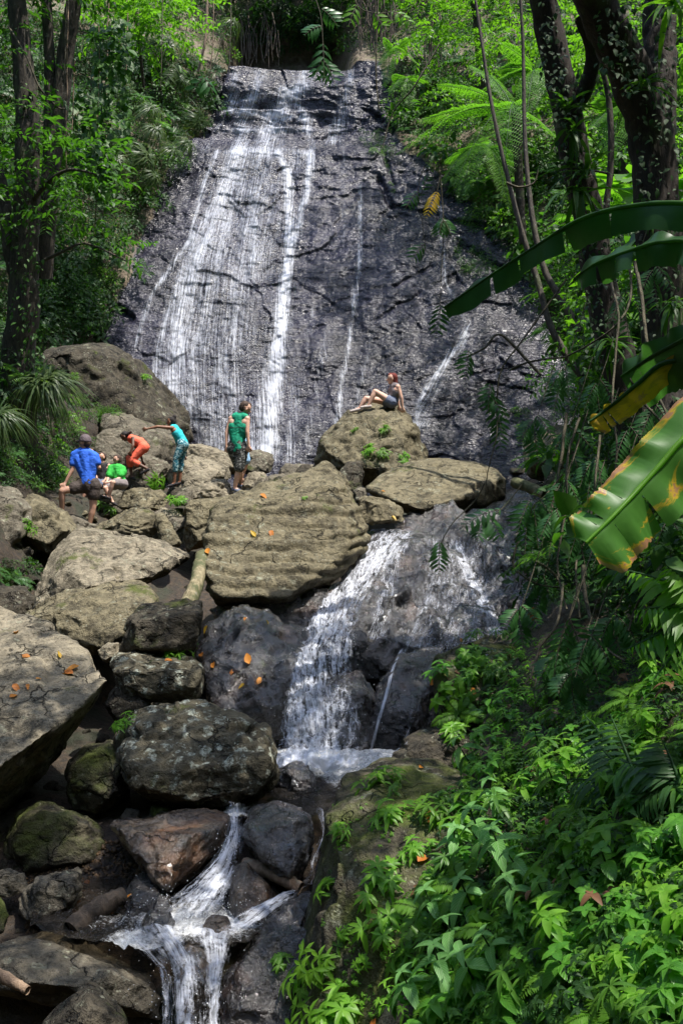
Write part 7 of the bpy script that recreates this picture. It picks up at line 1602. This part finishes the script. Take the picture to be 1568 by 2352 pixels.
person('man in a green tank top and camouflage shorts looking down', 18.45,
  dict(head=(564, 938), neck=(553, 951), shL=(531, 962, .02), shR=(568, 962, -.08), elL=(521, 994), wrL=(520, 1024, -.02), hdL=(524, 1036, -.03), elR=(568, 992, -.12), wrR=(571, 1022, -.12), hdR=(573, 1034, -.12), waist=(545, 1003), hipL=(537, 1032), hipR=(556, 1032), knL=(551, 1075, .06), anL=(552, 1112, .28), toeL=(566, 1121, .30), knR=(549, 1078, -.05), anR=(539, 1121, 0), toeR=(556, 1132, -.1), crown=(572, 924, 0)),
  (.86, .38, -.35), 1.08, 'skin_pale', [('tank_top', 'c_teal', TANK(.024, .95), None), ('shorts', 'c_camo', SHORTS(.03, .92), None)], ('c_hair_brown', 'short'), shoes=('c_slate', 'c_white'), fem=False,
  extra=[('stripe', 'c_black', [((530, 972, 18.27), (562, 972, 18.21), .006, .006)]), ('stripe', 'c_black', [((528, 982, 18.27), (561, 982, 18.22), .006, .006)])])
person('girl in a turquoise top and leaf print leggings pointing to the left', 19.2,
  dict(head=(393, 969), neck=(398, 980), shL=(396, 983, -.13), shR=(406, 982, .13), elL=(362, 980, -.18), wrL=(339, 985, -.2), hdL=(328, 988, -.2), elR=(420, 1005, .2), wrR=(424, 1045, .2), waist=(411, 1003), hipL=(418, 1022, -.08), hipR=(423, 1022, .08), knL=(405, 1053, -.1), anL=(400, 1109, -.08), toeL=(390, 1117, -.12), knR=(417, 1054, .08), anR=(413, 1106, .08), toeR=(405, 1114, .05), crown=(393, 955, 0)),
  (-.95, .2, -.05), .80, 'skin_brown', [('top', 'c_turq', TANK(.02, .8), None), ('leggings', 'c_leaf', PANTS(.016, .25), None)], ('c_hair_dark', 'bun'), handcurl=.2, shoes=('c_black', None))
person('girl in a coral outfit bending forward over the rocks', 19.55,
  dict(head=(287, 1003), neck=(298, 1006), shL=(306, 1007, -.1), shR=(300, 1008, .12), elL=(306, 1024, -.18), wrL=(301, 1036, -.2), hdL=(299, 1045, -.2), elR=(322, 1042, .15), wrR=(328, 1060, .12), waist=(321, 1016), hipL=(330, 1028, -.07), hipR=(331, 1028, .08), knL=(302, 1058, -.12), anL=(338, 1076, -.1), toeL=(334, 1088, -.1), knR=(297, 1052, .1), anR=(303, 1094, .05), toeR=(309, 1101, -.05), crown=(281, 995, 0)),
  (-.72, -.05, -.68), .80, 'skin_deep', [('top', 'c_coral', TANK(.02, .9), None), ('trousers', 'c_coral', PANTS(.024, .12), None)], ('c_hair_dark', 'braids'), shoes=('c_black', None))
person('boy in a bright green T-shirt and grey shorts sitting on a stone', 18.9,
  dict(head=(269, 1056), neck=(269, 1071), shL=(256, 1075), shR=(282, 1077), elL=(249, 1098, -.1), wrL=(245, 1110, -.2), elR=(276, 1098, -.1), wrR=(248, 1108, -.3), hdR=(240, 1114, -.3), waist=(273, 1096), hipL=(272, 1112), hipR=(283, 1112), knL=(242, 1121, -.35), anL=(258, 1150, -.3), toeL=(266, 1160, -.35), knR=(259, 1108, -.38), anR=(250, 1142, -.35), toeR=(238, 1139, -.4)),
  (-.93, -.15, .02), .78, 'skin_pale', [('shirt', 'c_green', TEE(.028, .7), None), ('shorts', 'c_grey', SHORTS(.026, .75), None)], ('c_hair_brown', 'short'), fem=False, shoes=('c_black', None))
person('girl in a black tank top with a long braid sitting beside the boy', 19.15,
  dict(head=(233, 1051), neck=(237, 1067), shL=(227, 1071), shR=(250, 1070), elL=(222, 1090), wrL=(222, 1105, -.15), elR=(252, 1090), wrR=(240, 1104, -.15), waist=(238, 1090), hipL=(232, 1108), hipR=(246, 1108), knL=(206, 1118, -.3), anL=(187, 1150, -.35), toeL=(178, 1158, -.4), knR=(214, 1122, -.35), anR=(201, 1154, -.4), toeR=(192, 1162, -.45)),
  (-.55, -.8, 0), .86, 'skin_tan', [('tank_top', 'c_black', TANK(.016, .95), None), ('shorts', 'c_slate', SHORTS(.018, .4), None)], ('c_hair_brown', 'braid'), shoes=('c_pale', None))
person('fair haired girl with a ponytail, half hidden behind the woman in blue', 19.5,
  dict(head=(209, 1042), neck=(211, 1057), shL=(201, 1061), shR=(221, 1061), elL=(200, 1080), wrL=(205, 1095, -.1), elR=(222, 1080), wrR=(215, 1093, -.1), waist=(211, 1080), hipL=(206, 1100), hipR=(217, 1100), knL=(197, 1115, -.2), anL=(195, 1135, -.2), toeL=(190, 1142, -.25), knR=(207, 1118, -.2), anR=(205, 1138, -.2), toeR=(200, 1144, -.25)),
  (.5, .8, 0), .80, 'skin_tan', [('top', 'c_pale', TANK(.016, .95), None), ('shorts', 'c_slate', SHORTS(.018, .5), None)], ('c_hair_fair', 'pony'))
person('child in light blue shorts, almost hidden behind the man in green', 19.0,
  dict(head=(551, 990), neck=(553, 1003), shL=(545, 1007), shR=(561, 1008), elL=(545, 1022), wrL=(548, 1034), elR=(560, 1022), wrR=(558, 1034), waist=(555, 1022), hipL=(553, 1038), hipR=(560, 1038), knL=(560, 1068), anL=(552, 1100), toeL=(556, 1108), knR=(567, 1062), anR=(556, 1098), toeR=(561, 1106)),
  (.3, .9, 0), .72, 'skin_tan', [('shirt', 'c_lblue', TEE(.018, .5), None), ('shorts', 'c_lblue', SHORTS(.03, .8), None)], ('c_hair_brown', 'short'))
person('redheaded woman in a grey tank top sitting on the tall boulder', 20.55,
  dict(head=(899, 870), neck=(906, 884), shL=(914, 889, -.14), shR=(899, 889, .14), elL=(921, 913, -.16), wrL=(924, 935, -.14), elR=(912, 912, .2), wrR=(916, 932, .2), waist=(905, 908), hipL=(900, 924, -.07), hipR=(899, 925, .09), knL=(861, 899, -.1), anL=(846, 931, -.12), toeL=(838, 936, -.12), knR=(840, 915, .1), anR=(826, 937, .08), toeR=(808, 945, .08)),
  (-.97, -.1, .0), .98, 'skin_pale', [('tank_top', 'c_grey', TANK(.014, .9), None), ('shorts', 'c_slate', SHORTS(.016, .22), None)], ('c_hair_red', 'long'), shoes=('c_pale', None))
# ------------------------------------------------------------------ fallen leaves, driftwood
FLm = [None] * 5
for i, (mt, tn) in enumerate((('leaf_fall', .1), ('leaf_fall', .45), ('leaf_yellow', .5), ('leaf_brown', .6), ('leaf_brown', .1))):
    lv = Leaves(); lv.add(leaf_geo(.16, .075, 5, 'ovate', .35 + .1 * i, (.6, .2, -.1, .9, -.6)[i]), np.array([[0, -.08, .01]]), np.array([[0, 1.0, 0]]), np.array([[0, 0, 1.0]]), 1.0, tint=tn); FLm[i] = lv.mesh('fallen_leaf', M[mt])
for px, py, s, i, lb in ((38, 1452, 1.0, 0, 'orange leaf farthest back on the huge left slab'), (55, 1508, .9, 0, 'orange leaf in the sun on the left slab'), (135, 1505, .6, 2, 'small yellow leaf on the left slab'), (150, 1545, 1.3, 0, 'largest orange leaf of the heap on the left slab'), (165, 1538, 1.1, 1, 'pale orange leaf on the heap'),
        (40, 1583, 1.0, 0, 'red orange leaf low on the left slab'), (65, 1580, .6, 1, 'small leaf beside the red orange one'), (32, 1601, .8, 1, 'yellow orange leaf lowest on the left slab'), (90, 1562, .5, 1, 'tiny leaf in a pit of the left slab'), (581, 1228, .8, 2, 'yellow leaf on the banded boulder'), (624, 1228, .9, 0, 'reddish leaf on the banded boulder'),
        (606, 1142, .9, 1, 'orange leaf on the crest of the banded boulder'), (478, 1266, 1.0, 1, 'leaf caught at the left edge of the banded boulder'), (392, 1517, 1.0, 0, 'red leaf on the flat lichened stone'), (462, 1502, .9, 0, 'salmon leaf at the left of the wet boulder'), (492, 1526, 1.0, 1, 'curled orange leaf on the wet boulder'), (570, 1513, 1.3, 1, 'largest orange leaf on the wet boulder'),
        (532, 1546, .8, 0, 'orange leaf stuck on the wet face'), (595, 1563, .9, 1, 'upright yellow leaf on the wet face'), (556, 1578, .6, 2, 'yellow leaf low on the wet face'), (611, 1432, .6, 2, 'yellow leaf on top of the wet boulder'), (563, 1424, .6, 1, 'leaf on the rounded top of the wet boulder'), (476, 1448, .8, 2, 'yellow leaf in the wet corner'),
        (990, 1568, 1.0, 1, 'orange leaf on the corner of the mossy block'), (1088, 1592, .8, 1, 'orange leaf among the herbs of the mossy block'), (985, 1880, 1.6, 0, 'big folded orange leaf on the great mossy boulder'), (975, 1970, 1.3, 0, 'second big orange leaf below the folded one'), (965, 1765, .7, 1, 'leaf in the wet hollow'), (1228, 1426, 2.3, 0, 'large rust coloured leaf on the mossy block under the vines'),
        (903, 1192, .7, 2, 'yellow leaf on the wet ledge'), (880, 1130, .5, 1, 'leaf on the small cracked stone'), (205, 2030, .7, 1, 'orange leaf in the gravel pool'), (300, 2060, .6, 1, 'yellow leaf near the black wet stone'), (860, 2345, 1.0, 0, 'orange leaf at the bottom of the mossy boulder'), (1060, 1470, .6, 1, 'leaf at the edge of the mossy block'), (1270, 2135, 1.2, 2, 'fallen yellow leaf in the herbs'),
        (1290, 1325, .8, 1, 'orange leaf hanging in the vines'), (1395, 1890, .6, 1, 'small orange leaf in the black hollow'), (1150, 1420, .5, 2, 'yellow leaf at the end of the ledge')):
    loc, nor = hit(px, py)
    if loc is None: continue
    if len(lb) % 4 == 0 and 'orange' not in lb and 'yellow' not in lb and 'red' not in lb: i = 3 + len(lb) % 2
    o = link('fallen_leaf', FLm[i], loc=loc + nor * .012); sc = .8 * s * min(1.3, .35 + .07 * loc.y); o.scale = (sc, sc, sc); o.rotation_euler = lean_rot(nor, rnd.uniform(0, 6.28), .95); tag(o, lb, 'leaf')
def log(label, ctrl, r0, r1, mat, name='driftwood'):
    p = path(ctrl, 24); Vt, Ft = tube_np(p - p[0], np.linspace(r0, r1, 24), 12, .25, 7)
    Vt, Ft = join([(Vt, Ft), (np.concatenate([Vt[:12], Vt[:12] * .2 + Vt[:12].mean(0) * .8]), grid_faces(2, 12))]); tag(link(name, mesh_np(name, Vt, Ft, mat=M[mat]), loc=Vector(tuple(p[0]))), label, 'log')
M['wood_moss'] = wood_mat('mossy_wood', (0.12, 0.10, 0.05), (0.30, 0.25, 0.15), 1.4)
log('curved greenish log leaning in the gap left of the banded boulder', [(428, 1395, 12.0), (445, 1360, 12.2), (457, 1320, 12.5), (464, 1275, 13.0)], .09, .08, 'wood_moss')
log('pinkish stick at the bottom left edge', [(-60, 2215, 6.2), (0, 2240, 6.1), (65, 2275, 6.0)], .045, .025, 'root', 'stick')
log('brown wooden beam lodged under the squarish wet rock', [(560, 1985, 7.6), (620, 2005, 7.5), (690, 2040, 7.4)], .05, .045, 'root')
log('dark slanting timber beside the gravel pool', [(165, 2140, 7.1), (215, 2095, 7.25), (285, 2055, 7.4)], .08, .06, 'bark_dark')
log('yellow green mossy log end behind the flat boulder', [(1180, 1108, 14.2), (1210, 1118, 14.0), (1250, 1135, 13.8)], .07, .07, 'wood_moss')
log('dry pale stalk standing in the bank herbs', [(1490, 2140, 4.2), (1492, 2230, 4.15), (1494, 2290, 4.1)], .012, .008, 'root', 'stalk')
for px, py, n, ln, lb in ((240, 1600, 14, .35, 'tuft of dry reddish stalks hanging from the left slab'), (455, 1300, 10, .3, 'dry pink rootlets in the gap beside the curved log')):
    loc, nor = hit(px, py); loc = P(px, py, (loc.y if loc else 10) - .15); rs = np.random.default_rng(px); sp = []
    for _ in range(n): e = np.array([rs.normal() * .06, rs.normal() * .03, -ln * rs.uniform(.2, 1)]); sp.append((np.linspace((0, 0, 0), e, 4) + rs.normal(size=(4, 3)) * .006, .004, .002))
    V, F = join([tube_np(p, [r0, r0, r1, r1], 4) for p, r0, r1 in sp]); tag(link('dry_stalks', mesh_np('dry_stalks', V, F, mat=M['root']), loc=loc), lb, 'dry stalks')
# hanging rootlets in the dark recess and on the right rim
M['root_dark'] = wood_mat('root_dark', (0.03, 0.022, 0.014), (0.10, 0.075, 0.05), 0)
for nm, x0, x1, y0, y1, n, d0, lb in (('hanging_roots', 545, 640, 60, 160, 26, 37.5, 'pale rootlets hanging in the dark recess above the falls'), ('hanging_roots', 810, 900, 10, 130, 40, 33.5, 'tangle of dry roots above the right end of the lip'), ('hanging_roots', 980, 1010, 60, 160, 20, 30, 'roots hanging over the fern rim')):
    rs = np.random.default_rng(x0); sp = []
    b = np.array(P((x0 + x1) / 2, y0, d0))
    for _ in range(n):
        x = rs.uniform(x0, x1); ya = y0 + rs.uniform(-40, 20); yb = y1 - rs.uniform(0, .5) * (y1 - y0); dx = rs.normal() * 8
        p = path([(x, ya, d0 + rs.uniform(-.4, .4)), (x + dx, (ya + yb) / 2, d0), (x + dx * .3, yb, d0)], 8) - b; r = .012 * d0 / 30 * rs.uniform(.7, 2.0); sp.append((p, r, r * .7))
    V, F = join([tube_np(p, np.linspace(r0, r1, len(p)), 4) for p, r0, r1 in sp]); tag(link(nm, mesh_np(nm, V, F, mat=M['root_dark']), loc=Vector(tuple(b))), lb, 'roots', kind='stuff')
# gravel on the bed of the shallow pool
M['gravel'] = leaf_mat('gravel_stone', (0.035, 0.022, 0.012), (0.22, 0.13, 0.06), .02, .5)
rs = np.random.default_rng(91); VV = []; FF = []; TT = []; nn = 0
for k in range(2600):
    px = rs.uniform(60, 350); py = rs.uniform(1930, 2160); loc, nor = hit(px, py)
    if loc is None or face_of(px, py) > NGROUND: continue
    r = rs.uniform(.006, .02) * (2.0 if rs.random() < .06 else 1); v = O8 * np.array([1, 1, .5]) * r * rs.uniform(.7, 1.3, (6, 3)) + np.array(loc) + np.array([0, 0, .004 + .05 * 0])
    VV.append(v); FF.append(T8 + nn); TT.append(np.full(6, rs.random() * .64)); nn += 6
if VV:
    me = mesh_np('gravel', np.concatenate(VV), np.concatenate(FF), smooth=False, mat=M['gravel']); attr(me, 'tint', np.concatenate(TT)); tag(link('gravel', me), kind='stuff')
print('gravel', len(VV))
print('TRIS', sum(sum(len(p.vertices)-2 for p in o.data.polygons[:1])*len(o.data.polygons) for o in COL.objects if o.type=='MESH' and o.data.polygons))
